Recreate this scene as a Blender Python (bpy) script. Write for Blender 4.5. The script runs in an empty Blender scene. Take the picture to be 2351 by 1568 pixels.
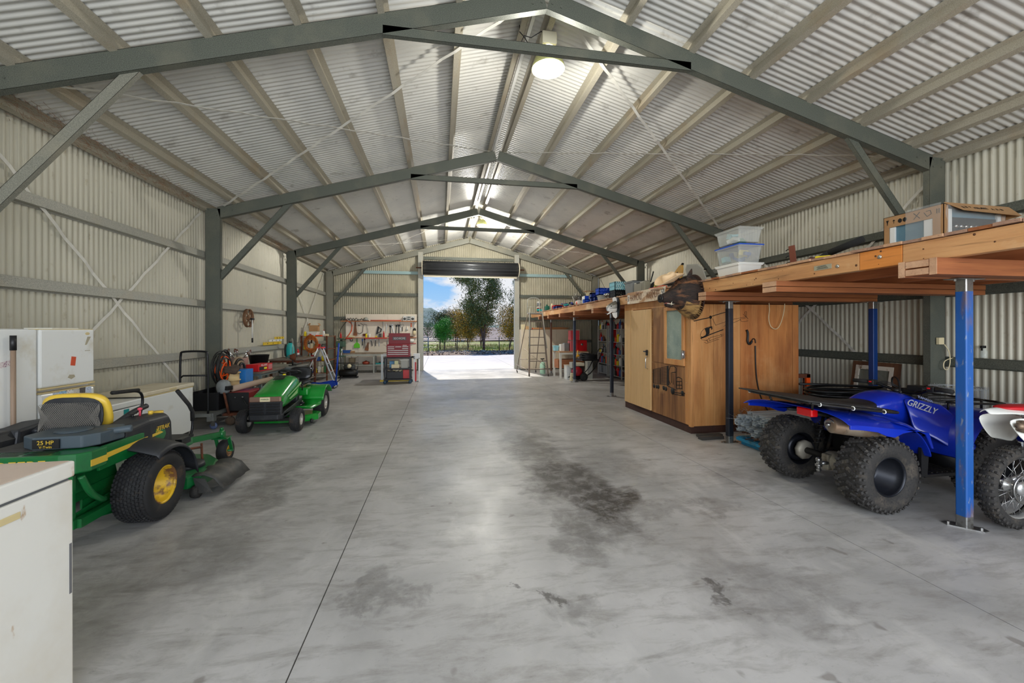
import bpy, bmesh, math, random
from mathutils import Vector, Matrix, Euler, noise as mn
S = bpy.context.scene
C = S.collection
PI = math.pi
sin, cos, R = math.sin, math.cos, math.radians
# ---------------------------------------------------------------- camera
cd = bpy.data.cameras.new('camera'); cam = bpy.data.objects.new('camera', cd); C.objects.link(cam)
cam.location = (0, 0, 1.55)
cam.rotation_mode = 'XYZ'
cam.rotation_euler = (PI/2, R(0.12), -0.1728)
cd.sensor_width = 36; cd.lens = 36*942.5/2351; cd.shift_y = -24.7/2351; cd.clip_start = .05; cd.clip_end = 2000
S.camera = cam
# ---------------------------------------------------------------- exposure, sky, sun, added fill lamp
S.view_settings.view_transform = 'Standard'; S.view_settings.look = 'None'
S.view_settings.exposure = 0.0; S.view_settings.gamma = 1; S.view_settings.use_curve_mapping = False
S.cycles.use_denoising = True
S.cycles.max_bounces = 10; S.cycles.diffuse_bounces = 6
W = bpy.data.worlds.new('sky'); S.world = W; W.use_nodes = True
nt = W.node_tree; nt.nodes.clear()
def nd(t, ty, **k):
    n = t.nodes.new(ty)
    for a, b in k.items(): setattr(n, a, b)
    return n
tc = nd(nt, 'ShaderNodeTexCoord'); sp = nd(nt, 'ShaderNodeSeparateXYZ')
nt.links.new(tc.outputs['Generated'], sp.inputs[0])
rp = nd(nt, 'ShaderNodeValToRGB'); nt.links.new(sp.outputs['Z'], rp.inputs[0])
e = rp.color_ramp.elements
e[0].position = 0.0; e[0].color = (.50, .72, .95, 1)
e[1].position = .5; e[1].color = (.06, .25, .80, 1)
x = e.new(.18); x.color = (.14, .45, .92, 1)
mp = nd(nt, 'ShaderNodeMapping'); mp.inputs['Scale'].default_value = (1, 1, 2.4); mp.inputs['Location'].default_value = (.35, .1, .0)
nt.links.new(tc.outputs['Generated'], mp.inputs[0])
nz = nd(nt, 'ShaderNodeTexNoise'); nz.inputs['Scale'].default_value = 3.3; nz.inputs['Detail'].default_value = 9; nz.inputs['Roughness'].default_value = .58
nt.links.new(mp.outputs[0], nz.inputs[0])
# clouds grow denser towards the horizon
ma = nd(nt, 'ShaderNodeMath', operation='MULTIPLY_ADD'); ma.inputs[1].default_value = -.62; ma.inputs[2].default_value = .13
nt.links.new(sp.outputs['Z'], ma.inputs[0])
mb = nd(nt, 'ShaderNodeMath', operation='ADD'); nt.links.new(nz.outputs[0], mb.inputs[0]); nt.links.new(ma.outputs[0], mb.inputs[1])
cr = nd(nt, 'ShaderNodeValToRGB'); nt.links.new(mb.outputs[0], cr.inputs[0])
cr.color_ramp.elements[0].position = .56; cr.color_ramp.elements[0].color = (0, 0, 0, 1)
cr.color_ramp.elements[1].position = .64; cr.color_ramp.elements[1].color = (1, 1, 1, 1)
mx = nd(nt, 'ShaderNodeMix', data_type='RGBA'); nt.links.new(cr.outputs[0], mx.inputs[0])
nt.links.new(rp.outputs[0], mx.inputs[6]); mx.inputs[7].default_value = (.86, .88, .92, 1)
bg = nd(nt, 'ShaderNodeBackground'); bg.inputs[1].default_value = 1.0
nt.links.new(mx.outputs[2], bg.inputs[0])
wo = nd(nt, 'ShaderNodeOutputWorld'); nt.links.new(bg.outputs[0], wo.inputs[0])
def light(name, ty, loc, rot, energy, color=(1, 1, 1), **k):
    l = bpy.data.lights.new(name, ty); l.energy = energy; l.color = color
    for a, b in k.items(): setattr(l, a, b)
    o = bpy.data.objects.new(name, l); o.location = loc; o.rotation_euler = rot; C.objects.link(o); return o
# sun from beyond the far wall, high and a little to the left
sd = Vector((-.46, 2.59, 3.05)).normalized()
light('sun', 'SUN', (0, 30, 30), sd.to_track_quat('Z', 'Y').to_euler(), 5.6, (1, .94, .85), angle=R(.6))
# area lamp added at the unseen open end, boosting the daylight from behind
light('fill_open_end', 'AREA', (1.15, -3.75, 1.9), (R(89), 0, 0), 740, (.94, .97, 1.0), shape='RECTANGLE', size=10.2, size_y=3.1)
# ---------------------------------------------------------------- helpers
random.seed(7)
class MB:
    def __init__(s): s.v = []; s.f = []; s.m = []; s.s = []
    def add(s, vs, fs, m=0, sm=False, X=None):
        b = len(s.v)
        if X is not None: vs = [X @ Vector(p) for p in vs]
        s.v += [tuple(p) for p in vs]
        for q in fs: s.f.append(tuple(b+i for i in q)); s.m.append(m); s.s.append(sm)
        return s
    def bx(s, x0, x1, y0, y1, z0, z1, m=0, X=None):
        v = [(x, y, z) for z in (z0, z1) for y in (y0, y1) for x in (x0, x1)]
        return s.add(v, [(0, 2, 3, 1), (4, 5, 7, 6), (0, 1, 5, 4), (2, 6, 7, 3), (0, 4, 6, 2), (1, 3, 7, 5)], m, False, X)
    def cb(s, c, d, m=0, r=(0, 0, 0)):
        X = Matrix.Translation(c) @ Euler(r).to_matrix().to_4x4()
        return s.bx(-d[0]/2, d[0]/2, -d[1]/2, d[1]/2, -d[2]/2, d[2]/2, m, X)
    def bar(s, p, q, w, h, m=0, up=(0, 0, 1)):
        p = Vector(p); q = Vector(q); z = (q-p); L = z.length; z.normalize(); u = Vector(up)
        if abs(z.dot(u)) > .98: u = Vector((1, 0, 0))
        x = u.cross(z).normalized(); y = z.cross(x)
        X = Matrix.Translation(p) @ Matrix((x, y, z)).transposed().to_4x4()
        return s.bx(-w/2, w/2, -h/2, h/2, 0, L, m, X)
    def rings(s, rs, m=0, sm=True, closed=False, caps=True):
        n = len(rs[0]); vs = [p for r in rs for p in r]; fs = []
        k = len(rs); rng = k if closed else k-1
        for i in range(rng):
            a = i*n; b = ((i+1) % k)*n
            for j in range(n): fs.append((a+j, a+(j+1) % n, b+(j+1) % n, b+j))
        if caps and not closed: fs.append(tuple(reversed(range(n)))); fs.append(tuple((k-1)*n+j for j in range(n)))
        return s.add(vs, fs, m, sm)
    def tube(s, pts, r=.01, n=6, m=0, closed=False, sm=True):
        pts = [Vector(p) for p in pts]; k = len(pts); rs = []; px = None
        for i, p in enumerate(pts):
            if closed: t = pts[(i+1) % k]-pts[i-1]
            else: t = pts[min(i+1, k-1)]-pts[max(i-1, 0)]
            if t.length < 1e-9: t = Vector((0, 0, 1))
            t.normalize()
            if px is None: px = (Vector((0, 0, 1)) if abs(t.z) < .9 else Vector((1, 0, 0)))
            x = (px-t*px.dot(t)).normalized(); px = x; y = t.cross(x)
            rr = r[i] if isinstance(r, (list, tuple)) else r
            rs.append([p+x*(cos(2*PI*j/n)*rr)+y*(sin(2*PI*j/n)*rr) for j in range(n)])
        return s.rings(rs, m, sm, closed)
    def cyl(s, p, q, r, r2=None, n=16, m=0): return s.tube([p, q], [r, r if r2 is None else r2], n, m, sm=(n > 6)) if True else s
    def lathe(s, prof, c=(0, 0, 0), ax='z', n=24, m=0, sm=True, caps=True):
        rs = []
        for r, h in prof:
            ring = []
            for j in range(n):
                a = 2*PI*j/n; u, v = r*cos(a), r*sin(a)
                ring.append({'z': (u, v, h), 'x': (h, u, v), 'y': (v, h, u)}[ax])
            rs.append([Vector(p)+Vector(c) for p in ring])
        return s.rings(rs, m, sm, False, caps)
    def ell(s, c, r, n=12, k=8, m=0, X=None):
        if not hasattr(r, '__len__'): r = (r, r, r)
        vs = [(c[0], c[1], c[2]-r[2])]
        for i in range(1, k):
            t = PI*i/k
            for j in range(n): a = 2*PI*j/n; vs.append((c[0]+r[0]*sin(t)*cos(a), c[1]+r[1]*sin(t)*sin(a), c[2]-r[2]*cos(t)))
        vs.append((c[0], c[1], c[2]+r[2])); fs = []
        for j in range(n): fs.append((0, 1+(j+1) % n, 1+j)); fs.append((len(vs)-1, len(vs)-1-n+j, len(vs)-1-n+(j+1) % n))
        for i in range(k-2):
            for j in range(n): fs.append((1+i*n+j, 1+i*n+(j+1) % n, 1+(i+1)*n+(j+1) % n, 1+(i+1)*n+j))
        return s.add(vs, fs, m, True, X)
    def prism(s, poly, d0, d1, pl='xy', m=0, sm=False, X=None):
        f = {'xy': lambda a, b, d: (a, b, d), 'xz': lambda a, b, d: (a, d, b), 'yz': lambda a, b, d: (d, a, b)}[pl]
        n = len(poly)
        vs = [f(a, b, d0) for a, b in poly]+[f(a, b, d1) for a, b in poly]
        fs = [tuple(reversed(range(n))), tuple(range(n, 2*n))]+[(j, (j+1) % n, n+(j+1) % n, n+j) for j in range(n)]
        return s.add(vs, fs, m, sm, X)
    def grid(s, rows, m=0, sm=True):
        n = len(rows[0]); vs = [p for r in rows for p in r]
        return s.add(vs, [(i*n+j, i*n+j+1, (i+1)*n+j+1, (i+1)*n+j) for i in range(len(rows)-1) for j in range(n-1)], m, sm)
    def build(s, name, mats, par=None, loc=(0, 0, 0), rot=(0, 0, 0), bev=0, sub=0, sol=0, **pr):
        me = bpy.data.meshes.new(name); me.from_pydata(s.v, [], s.f)
        for mt in (mats if isinstance(mats, (list, tuple)) else [mats]): me.materials.append(mt)
        me.polygons.foreach_set('material_index', s.m); me.polygons.foreach_set('use_smooth', s.s)
        b = bmesh.new(); b.from_mesh(me); bmesh.ops.recalc_face_normals(b, faces=b.faces); b.to_mesh(me); b.free()
        me.update()
        o = bpy.data.objects.new(name, me); C.objects.link(o); o.parent = par; o.location = loc; o.rotation_euler = rot
        if sol: q = o.modifiers.new('solid', 'SOLIDIFY'); q.thickness = sol; q.offset = 0
        if sub: q = o.modifiers.new('smooth', 'SUBSURF'); q.levels = sub; q.render_levels = sub
        if bev: q = o.modifiers.new('bev', 'BEVEL'); q.width = bev; q.segments = 2; q.limit_method = 'ANGLE'; q.angle_limit = R(40); q.harden_normals = False
        for k, v in pr.items(): o[k] = v
        return o
def tag(o, label, cat, group=None, kind=None):
    o['label'] = label; o['category'] = cat
    if group: o['group'] = group
    if kind: o['kind'] = kind
    return o
def thing(name, label, cat, loc=(0, 0, 0), rz=0, group=None, rot=None):
    o = bpy.data.objects.new(name, None); C.objects.link(o); o.location = loc
    o.rotation_euler = rot if rot else (0, 0, rz); o.empty_display_size = .1
    return tag(o, label, cat, group)
def ctree(o, par=None):
    c = o.copy(); C.objects.link(c); c.parent = par
    for ch in list(o.children): ctree(ch, c)
    return c
def dup(o, loc, rz=None, label=None, group=None, rot=None):
    c = ctree(o); c.location = loc
    if rz is not None: c.rotation_euler = (0, 0, rz)
    if rot is not None: c.rotation_euler = rot
    if label: c['label'] = label
    if group: c['group'] = group
    return c
def textpart(body, size, name, mt, par, loc, rot, ext=.001, w=None, align='CENTER', shear=0, sx=1):
    cu = bpy.data.curves.new(name, 'FONT'); cu.body = body; cu.size = size; cu.extrude = ext; cu.align_x = align; cu.align_y = 'CENTER'; cu.shear = shear
    cu.offset = .0 if w is None else w
    cu.materials.append(mt)
    o = bpy.data.objects.new(name, cu); me = bpy.data.meshes.new_from_object(o); bpy.data.objects.remove(o)
    if not me.materials: me.materials.append(mt)
    o = bpy.data.objects.new(name, me); C.objects.link(o); o.parent = par; o.location = loc; o.rotation_euler = rot; o.scale = (sx, 1, 1); o['kind'] = 'stuff'
    return o
def lin(c):
    return tuple(((v/255)/12.92 if v/255 <= .04045 else ((v/255+.055)/1.055)**2.4) for v in c)+(1,)
MT = {}
def mat(name, col, rough=.5, metal=0, n=None, bump=None, emit=0, coat=0, alpha=1, trans=0, ior=1.45):
    """n = (scale, second colour, lo, hi[, (sx,sy,sz)]) mixes a second colour in by noise"""
    if name in MT: return MT[name]
    m = bpy.data.materials.new(name); m.use_nodes = True; t = m.node_tree; b = t.nodes['Principled BSDF']; MT[name] = m
    b.inputs['Base Color'].default_value = lin(col); b.inputs['Roughness'].default_value = rough; b.inputs['Metallic'].default_value = metal
    b.inputs['IOR'].default_value = ior
    if coat: b.inputs['Coat Weight'].default_value = coat; b.inputs['Coat Roughness'].default_value = .08
    if alpha < 1: b.inputs['Alpha'].default_value = alpha
    if trans: b.inputs['Transmission Weight'].default_value = trans
    if emit: b.inputs['Emission Color'].default_value = lin(col); b.inputs['Emission Strength'].default_value = emit
    if n or bump:
        tc = nd(t, 'ShaderNodeTexCoord')
        def nz(scale, st, det=6, ro=.6):
            mpp = nd(t, 'ShaderNodeMapping'); mpp.inputs['Scale'].default_value = st
            t.links.new(tc.outputs['Object'], mpp.inputs[0])
            z = nd(t, 'ShaderNodeTexNoise'); z.inputs['Scale'].default_value = scale; z.inputs['Detail'].default_value = det; z.inputs['Roughness'].default_value = ro
            t.links.new(mpp.outputs[0], z.inputs[0]); return z
    if n:
        cur = None
        for q in (n if isinstance(n, list) else [n]):
            z = nz(q[0], q[4] if len(q) > 4 else (1, 1, 1))
            r = nd(t, 'ShaderNodeMapRange'); r.inputs[1].default_value = q[2]; r.inputs[2].default_value = q[3]; t.links.new(z.outputs[0], r.inputs[0])
            x = nd(t, 'ShaderNodeMix', data_type='RGBA'); t.links.new(r.outputs[0], x.inputs[0])
            if cur: t.links.new(cur, x.inputs[6])
            else: x.inputs[6].default_value = lin(col)
            x.inputs[7].default_value = lin(q[1]); cur = x.outputs[2]
        t.links.new(cur, b.inputs['Base Color'])
    if bump:
        z = nz(bump[0], bump[2] if len(bump) > 2 else (1, 1, 1)); bp = nd(t, 'ShaderNodeBump'); bp.inputs['Strength'].default_value = bump[1]; bp.inputs['Distance'].default_value = .01
        t.links.new(z.outputs[0], bp.inputs['Height']); t.links.new(bp.outputs[0], b.inputs['Normal'])
    return m
def wood(name, c1, c2, ax, rough=.6, c3=None, dark=None):
    st = [9, 9, 9]; st['xyz'.index(ax)] = .7
    st2 = [40, 40, 40]; st2['xyz'.index(ax)] = 1.2
    ns = [(1.0, c2, .35, .68, tuple(st)), (1.6, tuple(int(v*.62) for v in c2), .58, .78, tuple(st2))]
    if c3: ns.append((1.1, c3, .55, .7))
    if dark:
        s3 = [3.2, 3.2, 3.2]; s3['xyz'.index(ax)] = .55; ns.append((1.0, dark, .52, .80, tuple(s3)))
    m = mat(name, c1, rough, 0, ns, (1.5, .25, tuple(st2)))
    return m
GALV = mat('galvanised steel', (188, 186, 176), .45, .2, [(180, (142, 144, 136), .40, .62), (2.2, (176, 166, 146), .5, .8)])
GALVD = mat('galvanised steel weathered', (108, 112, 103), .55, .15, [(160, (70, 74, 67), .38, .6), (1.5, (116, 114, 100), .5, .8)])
GALVB = mat('galvanised purlin', (184, 178, 162), .5, .12, [(160, (150, 144, 128), .4, .65), (1.2, (166, 142, 108), .55, .85)])
BLK = mat('black plastic', (24, 24, 26), .45); RUB = mat('black rubber', (30, 30, 30), .8, 0, (9, (58, 54, 48), .5, .75), (60, .3))
BLKM = mat('black painted steel', (22, 23, 26), .35, .2); WHT = mat('white enamel', (226, 228, 226), .25, 0, (5, (208, 204, 190), .55, .8))
STEEL = mat('bare steel', (160, 160, 158), .3, .9, (30, (110, 100, 90), .5, .75)); CHR = mat('polished chrome', (220, 220, 220), .12, 1)
RUST = mat('rusty steel', (112, 62, 38), .8, .1, (12, (70, 44, 34), .4, .7)); RED = mat('red paint', (190, 20, 24), .35, 0, (6, (150, 14, 20), .5, .8))
GREEN = mat('green paint', (20, 118, 48), .32, 0, (7, (24, 96, 46), .5, .8), None, 0, .3); YEL = mat('yellow paint', (226, 190, 40), .4, 0, (8, (196, 150, 40), .55, .8))
BLUE = mat('blue plastic', (14, 56, 190), .28, 0, (3, (10, 42, 160), .45, .8), None, 0, .5); WPL = mat('white plastic', (228, 228, 222), .4); GRYP = mat('grey plastic', (128, 132, 132), .5, 0, (5, (104, 106, 104), .5, .8))
CARD = mat('brown cardboard', (178, 138, 96), .85, 0, (6, (158, 118, 80), .5, .8)); ORG = mat('orange paint', (232, 84, 20), .45); BEI = mat('cream plastic', (220, 206, 168), .5)
TEAL = mat('teal plastic', (30, 150, 150), .45); INK = mat('black print', (16, 14, 12), .7); ALU = mat('aluminium', (200, 200, 198), .3, .8)
BLUS = mat('blue steel paint', (34, 88, 160), .45, .1, [(5, (112, 92, 82), .5, .6, (1, 1, .22)), (30, (130, 140, 156), .6, .7, (1, 1, .3))])
DRKS = mat('dark steel paint', (40, 44, 54), .45, .4, (4, (84, 72, 66), .5, .75, (1, 1, .3)))
GLS = mat('clear glass', (235, 245, 240), .05, 0, alpha=.25)
# ================================================================= the shed shell
XL, XR, XA, ZE, SL = -4.33, 6.63, 1.15, 3.63, .2766       # sheet planes, ridge, rafter underside at the columns, slope
FY = [.309, 4.33, 8.35, 12.37, 16.39]                       # portal frames
Y0, Y1 = -3.75, 16.56
roofz = lambda X: 3.91+SL*((X+3.7) if X < XA else (2*XA-X+3.7))      # top of the rafters
def tilt(X): return SL if X < XA else -SL
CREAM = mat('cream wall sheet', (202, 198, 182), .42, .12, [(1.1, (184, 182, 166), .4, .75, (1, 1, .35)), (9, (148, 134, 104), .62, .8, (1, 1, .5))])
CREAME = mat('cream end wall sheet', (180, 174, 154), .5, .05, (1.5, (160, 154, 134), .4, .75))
ZINC = mat('zincalume roof sheet', (220, 219, 213), .34, .2, [(1.3, (206, 206, 202), .4, .7), (3.5, (150, 146, 138), .6, .8)])
def corr(name, kind, u0, u1, P, mt, flip=1, seg=8, am=.0085, **k):
    """corrugated sheet; P(u, d, t) -> point, d = offset across the sheet, t = 0/1 along the rib"""
    n = int((u1-u0)/.0762*seg); a = []; b = []
    for i in range(n+1):
        u = u0+(u1-u0)*i/n; ph = 2*PI*(u-u0)/.0762; s_ = sin(ph)
        d = am*(abs(s_)**.6)*(1 if s_ > 0 else -1)
        a.append(P(u, d, 0)); b.append(P(u, d, 1))
    m = MB(); m.grid([a, b]); o = m.build(name, mt); o['kind'] = kind; return o
corr('wall_left', 'structure', Y0, Y1, lambda u, d, t: (XL+d, u, [0, 3.96][t]), CREAM)
corr('wall_right', 'structure', Y0, Y1, lambda u, d, t: (XR+d, u, [0, 3.835][t]), CREAM)
rs = roofz(XA)+.115
corr('roof_left', 'structure', Y0-.1, Y1+.15, lambda u, d, t: ([XL-.12, XA][t], u, [roofz(XL-.12)+.115+d, rs+d][t]), ZINC)
corr('roof_right', 'structure', Y0-.1, Y1+.15, lambda u, d, t: ([XR+.12, XA][t], u, [roofz(XR+.12)+.115+d, rs+d][t]), ZINC)
DL, DR, DT = -.72, 3.03, 4.0
top = lambda X: roofz(X)+.1
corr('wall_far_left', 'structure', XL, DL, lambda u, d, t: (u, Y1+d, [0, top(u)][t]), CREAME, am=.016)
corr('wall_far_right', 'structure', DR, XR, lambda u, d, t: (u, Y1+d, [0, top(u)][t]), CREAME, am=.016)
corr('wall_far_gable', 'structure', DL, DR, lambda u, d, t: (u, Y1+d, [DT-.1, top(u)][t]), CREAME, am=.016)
m = MB(); m.add([(XA-.28, Y0-.1, rs-.055), (XA, Y0-.1, rs+.022), (XA+.28, Y0-.1, rs-.055), (XA-.28, Y1+.15, rs-.055), (XA, Y1+.15, rs+.022), (XA+.28, Y1+.15, rs-.055)], [(0, 1, 4, 3), (1, 2, 5, 4)])
m.build('ridge_capping', ZINC, kind='structure')
# concrete: slabs with sawn joints between them
CONC = bpy.data.materials.new('polished concrete'); CONC.use_nodes = True
def concrete():
    t = CONC.node_tree; b = t.nodes['Principled BSDF']; g = nd(t, 'ShaderNodeNewGeometry')
    def N(scale, det=8, ro=.6, st=(1, 1, 1), rz=0):
        mpp = nd(t, 'ShaderNodeMapping'); mpp.inputs['Scale'].default_value = st; mpp.inputs['Rotation'].default_value = (0, 0, rz)
        t.links.new(g.outputs['Position'], mpp.inputs[0])
        z = nd(t, 'ShaderNodeTexNoise'); z.inputs['Scale'].default_value = scale; z.inputs['Detail'].default_value = det; z.inputs['Roughness'].default_value = ro
        z.inputs['Distortion'].default_value = .4; t.links.new(mpp.outputs[0], z.inputs[0]); return z.outputs[0]
    def rng(x, a, c, lo=0, hi=1):
        r = nd(t, 'ShaderNodeMapRange'); r.inputs[1].default_value = a; r.inputs[2].default_value = c; r.inputs[3].default_value = lo; r.inputs[4].default_value = hi; t.links.new(x, r.inputs[0]); return r.outputs[0]
    def M(op, a, c):
        q = nd(t, 'ShaderNodeMath', operation=op)
        for i, v in enumerate((a, c)):
            if isinstance(v, (int, float)): q.inputs[i].default_value = v
            else: t.links.new(v, q.inputs[i])
        return q.outputs[0]
    def mixc(f, A, B):
        x = nd(t, 'ShaderNodeMix', data_type='RGBA'); t.links.new(f, x.inputs[0])
        if isinstance(A, tuple): x.inputs[6].default_value = lin(A)
        else: t.links.new(A, x.inputs[6])
        x.inputs[7].default_value = lin(B); return x.outputs[2]
    col = mixc(rng(N(.8, 9, .62), .36, .66), (184, 182, 180), (152, 151, 149))
    col = mixc(rng(N(5.5, 9, .72, (.5, 1.6, 1), .5), .48, .72, 0, .7), col, (118, 114, 108))
    col = mixc(rng(N(1.6, 7, .6, (1.4, .7, 1), -.3), .56, .72, 0, .5), col, (206, 204, 200))
    col = mixc(rng(N(22, 8, .75), .60, .74, 0, .5), col, (98, 92, 86))
    # oil and water stains, at their places
    sp = nd(t, 'ShaderNodeSeparateXYZ'); t.links.new(g.outputs['Position'], sp.inputs[0])
    w1 = M('MULTIPLY', M('SUBTRACT', N(2.3, 6, .6), .5), 1.1); w2 = M('MULTIPLY', M('SUBTRACT', N(2.9, 6, .6, (1.2, .9, 1)), .5), 1.1)
    X = M('ADD', sp.outputs[0], w1); Y = M('ADD', sp.outputs[1], w2)
    dk = None
    for (cx, cy, rx, ry, st) in [(1.45, 3.55, .28, .55, .9), (1.25, 4.2, .38, .7, .8), (1.15, 3.15, .22, .3, .55), (1.2, 5.4, .34, .8, .6), (1.0, 6.9, .3, .7, .38), (1.0, 2.85, .25, .25, .45),
                                 (-1.75, 4.6, .25, .9, .5), (-1.6, 3.2, .3, .5, .4), (-.35, 2.55, .12, .16, .4), (.75, 2.2, .16, .12, .35), (.62, 2.3, .05, .05, .7), (1.65, 2.25, .07, .06, .7), (2.1, 3.3, .5, .12, .3), (-2.2, 2.7, .5, .8, .35), (3.3, 3.9, .5, .3, .3),
                                 (2.0, 4.6, .35, .5, .3), (.2, 5.5, .5, .6, .22), (1.5, 9.5, 1.6, .3, .25), (1.9, 2.2, .35, .35, .3)]:
        a = M('DIVIDE', M('SUBTRACT', X, cx), rx); c = M('DIVIDE', M('SUBTRACT', Y, cy), ry)
        q = M('ADD', M('MULTIPLY', a, a), M('MULTIPLY', c, c)); r = rng(q, .35, 1.7, st, 0)
        dk = r if dk is None else M('MAXIMUM', dk, r)
    dk = M('MULTIPLY', dk, rng(N(7, 9, .75), .3, .55, .35, 1.15))
    col = mixc(rng(N(4.2, 3, .5), .69, .73, 0, .5), col, (96, 88, 80)); col = mixc(dk, col, (70, 67, 64))
    t.links.new(col, b.inputs['Base Color'])
    t.links.new(rng(N(1.3), .3, .7, .32, .55), b.inputs['Roughness'])
    bp = nd(t, 'ShaderNodeBump'); bp.inputs['Strength'].default_value = .12; bp.inputs['Distance'].default_value = .01
    t.links.new(N(14, 8, .7), bp.inputs['Height']); t.links.new(bp.outputs[0], b.inputs['Normal'])
concrete()
DIRT = mat('joint filler', (52, 48, 44), .9)
m = MB(); m.bx(XL-.1, XR+.1, -9.9, Y1+.1, -.2, -.008); flo = m.build('floor', DIRT, kind='structure')
xs = [XL-.1, -.675, 2.95, XR+.1]; ys = [-9.9, -3.7, .31, 8.3, Y1+.1]
for i in range(3):
    for j in range(4):
        m = MB(); g = .0035; m.bx(xs[i]+g, xs[i+1]-g, ys[j]+g, ys[j+1]-g, -.1, 0); m.build('slab', CONC, flo)
APR = mat('pale driveway concrete', (198, 192, 184), .75, 0, [(1.2, (186, 179, 170), .4, .7), (8, (174, 165, 154), .6, .8)])
m = MB(); m.bx(-14, 17, Y1+.1, 26.3, -.2, -.02); ap = m.build('driveway', DIRT, kind='structure')
xs = [-14, -5.2, -.7, 3.1, 8, 17]; ys = [Y1+.1, 21.4, 26.3]
for i in range(5):
    for j in range(2):
        m = MB(); m.bx(xs[i]+.005, xs[i+1]-.005, ys[j]+.005, ys[j+1]-.005, -.1, -.004); m.build('slab', APR, ap)
# ---- portal frames: cold formed C sections, web towards the camera
def csec(m, p, q, d, side, w=.076, t=.0035, lip=.018, yb=0, mi=0):
    """C from p to q lying in an XZ plane; depth d on 'side' (unit XZ normal), flanges run +Y"""
    p = Vector(p); q = Vector(q); nrm = Vector((side[0], 0, side[1]))
    m.add([p, q, q+nrm*d, p+nrm*d], [(0, 1, 2, 3)], mi)
    yv = Vector((0, w, 0)); e_ = Vector((0, t, 0))
    for o in (Vector((0, 0, 0)), nrm*d):
        sg = 1 if o.length == 0 else -1
        a = [p+o, q+o, q+o+yv, p+o+yv]; b_ = [v+nrm*t*sg for v in a]
        m.add(a+b_, [(0, 1, 2, 3), (7, 6, 5, 4), (0, 4, 5, 1), (1, 5, 6, 2), (2, 6, 7, 3), (3, 7, 4, 0)], mi)
        a = [p+o+yv, q+o+yv, q+o+yv+nrm*lip*sg, p+o+yv+nrm*lip*sg]; m.add(a, [(0, 1, 2, 3)], mi)
GALVM = mat('galvanised end frame', (146, 145, 133), .5, .15, [(160, (112, 112, 102), .38, .6), (1.5, (150, 144, 126), .5, .8)])
cs, sn = cos(math.atan(SL)), sin(math.atan(SL))
BOLT = mat('zinc bolt', (190, 190, 180), .3, .8)
for i, Y in enumerate(FY):
    nm = 'far end wall' if i == 4 else ['nearest the camera, above it', 'across the front of the view', 'second from the camera, behind the long collar', 'third, over the workbench'][i]
    t = thing('portal_frame', ['galvanised steel portal frame directly over the camera', 'large galvanised portal frame spanning the top of the photo, lamp behind its collar', 'galvanised portal frame in the middle of the shed',
                               'galvanised portal frame between the green mower and the end wall, level with the steel shelves', 'galvanised portal frame set against the end wall around the roller door'][i], 'steel frame', (0, Y, 0))
    for sgn, xc in ((1, -3.98), (-1, 6.28)):
        m = MB(); csec(m, (xc, 0, 0), (xc, 0, roofz(xc)-.03), .25, (-sgn, 0))
        m.bx(xc-.0 if sgn < 0 else xc-.25, xc+.25 if sgn < 0 else xc, -.02, .1, 0, .006)
        if sgn > 0: pass
        # bolts at the knee
        for a in (.06, .19):
            for b_ in (.05, .15): m.cyl((xc-sgn*a, -.008, ZE+b_), (xc-sgn*a, .0, ZE+b_), .012, n=6)
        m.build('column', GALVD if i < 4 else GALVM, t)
        m = MB(); n_ = (-sn*sgn, cs)
        p = (xc, 0, ZE); q = (XA, 0, ZE+SL*abs(XA-xc))
        csec(m, p, q, .205, n_)
        for a in (.06, .2): m.cyl((xc+sgn*a, -.008, ZE+.1+a*SL), (xc+sgn*a, 0, ZE+.1+a*SL), .012, n=6)
        for a in (.06, .16): m.cyl((XA-sgn*a, -.008, q[2]+.08-a*SL), (XA-sgn*a, 0, q[2]+.08-a*SL), .012, n=6)
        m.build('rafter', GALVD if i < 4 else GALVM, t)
        # knee brace
        m = MB(); bx_, bz = (xc+sgn*1.28, ZE+SL*1.28+.05); p = Vector((xc, .03, 2.5)); q = Vector((bx_, .03, bz))
        dr = (q-p).normalized(); nn = Vector((-dr.z, 0, dr.x))*(1 if sgn > 0 else -1)
        csec(m, p, q, .1, (nn.x, nn.z), w=.05)
        m.build('knee_brace', GALVM if i in (1,) and sgn > 0 else GALVD, t)  # front left brace gets paler steel: its lit side is put into the colour
    if i < 4:
        m = MB(); csec(m, (XA-1.72, 0, 4.56), (XA+1.72, 0, 4.56), .1, (0, 1), w=.05)
        m.build('collar_tie', GALVD, t)
# ---- purlins, top hat eave sections and the ridge pair
PX = [-3.7+.787*k for k in range(7)]
pur = []
for k, X in enumerate(PX+[-4.2]):
    for sgn in (1, -1):
        xx = X if sgn > 0 else 2*XA-X
        z = roofz(xx)
        m = MB(); h = .1; w = .065
        nn = Vector((-tilt(xx), 0, 1)).normalized(); tt = Vector((1, 0, tilt(xx))).normalized()
        P = Vector((xx, 0, z))
        def q4(a, b_):   # a, b_ = (along slope, normal) offsets
            return [Vector((0, Y0, 0))+P+tt*a[0]+nn*a[1], Vector((0, Y1, 0))+P+tt*a[0]+nn*a[1], Vector((0, Y1, 0))+P+tt*b_[0]+nn*b_[1], Vector((0, Y0, 0))+P+tt*b_[0]+nn*b_[1]]
        s_ = -sgn
        for a, b_, c_ in (((0, 0), (0, h), 1), ((0, 0), (s_*w, 0), 0), ((0, h), (-s_*w, h), 0), ((s_*w, 0), (s_*w, .016), 0)):
            m.add(q4(a, b_), [(0, 1, 2, 3)], 0)
        side = 'left' if sgn > 0 else 'right'
        o = m.build('trim_%d' % (1+k*2+(sgn < 0)), GALVB, kind='structure', sol=.003)
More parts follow.
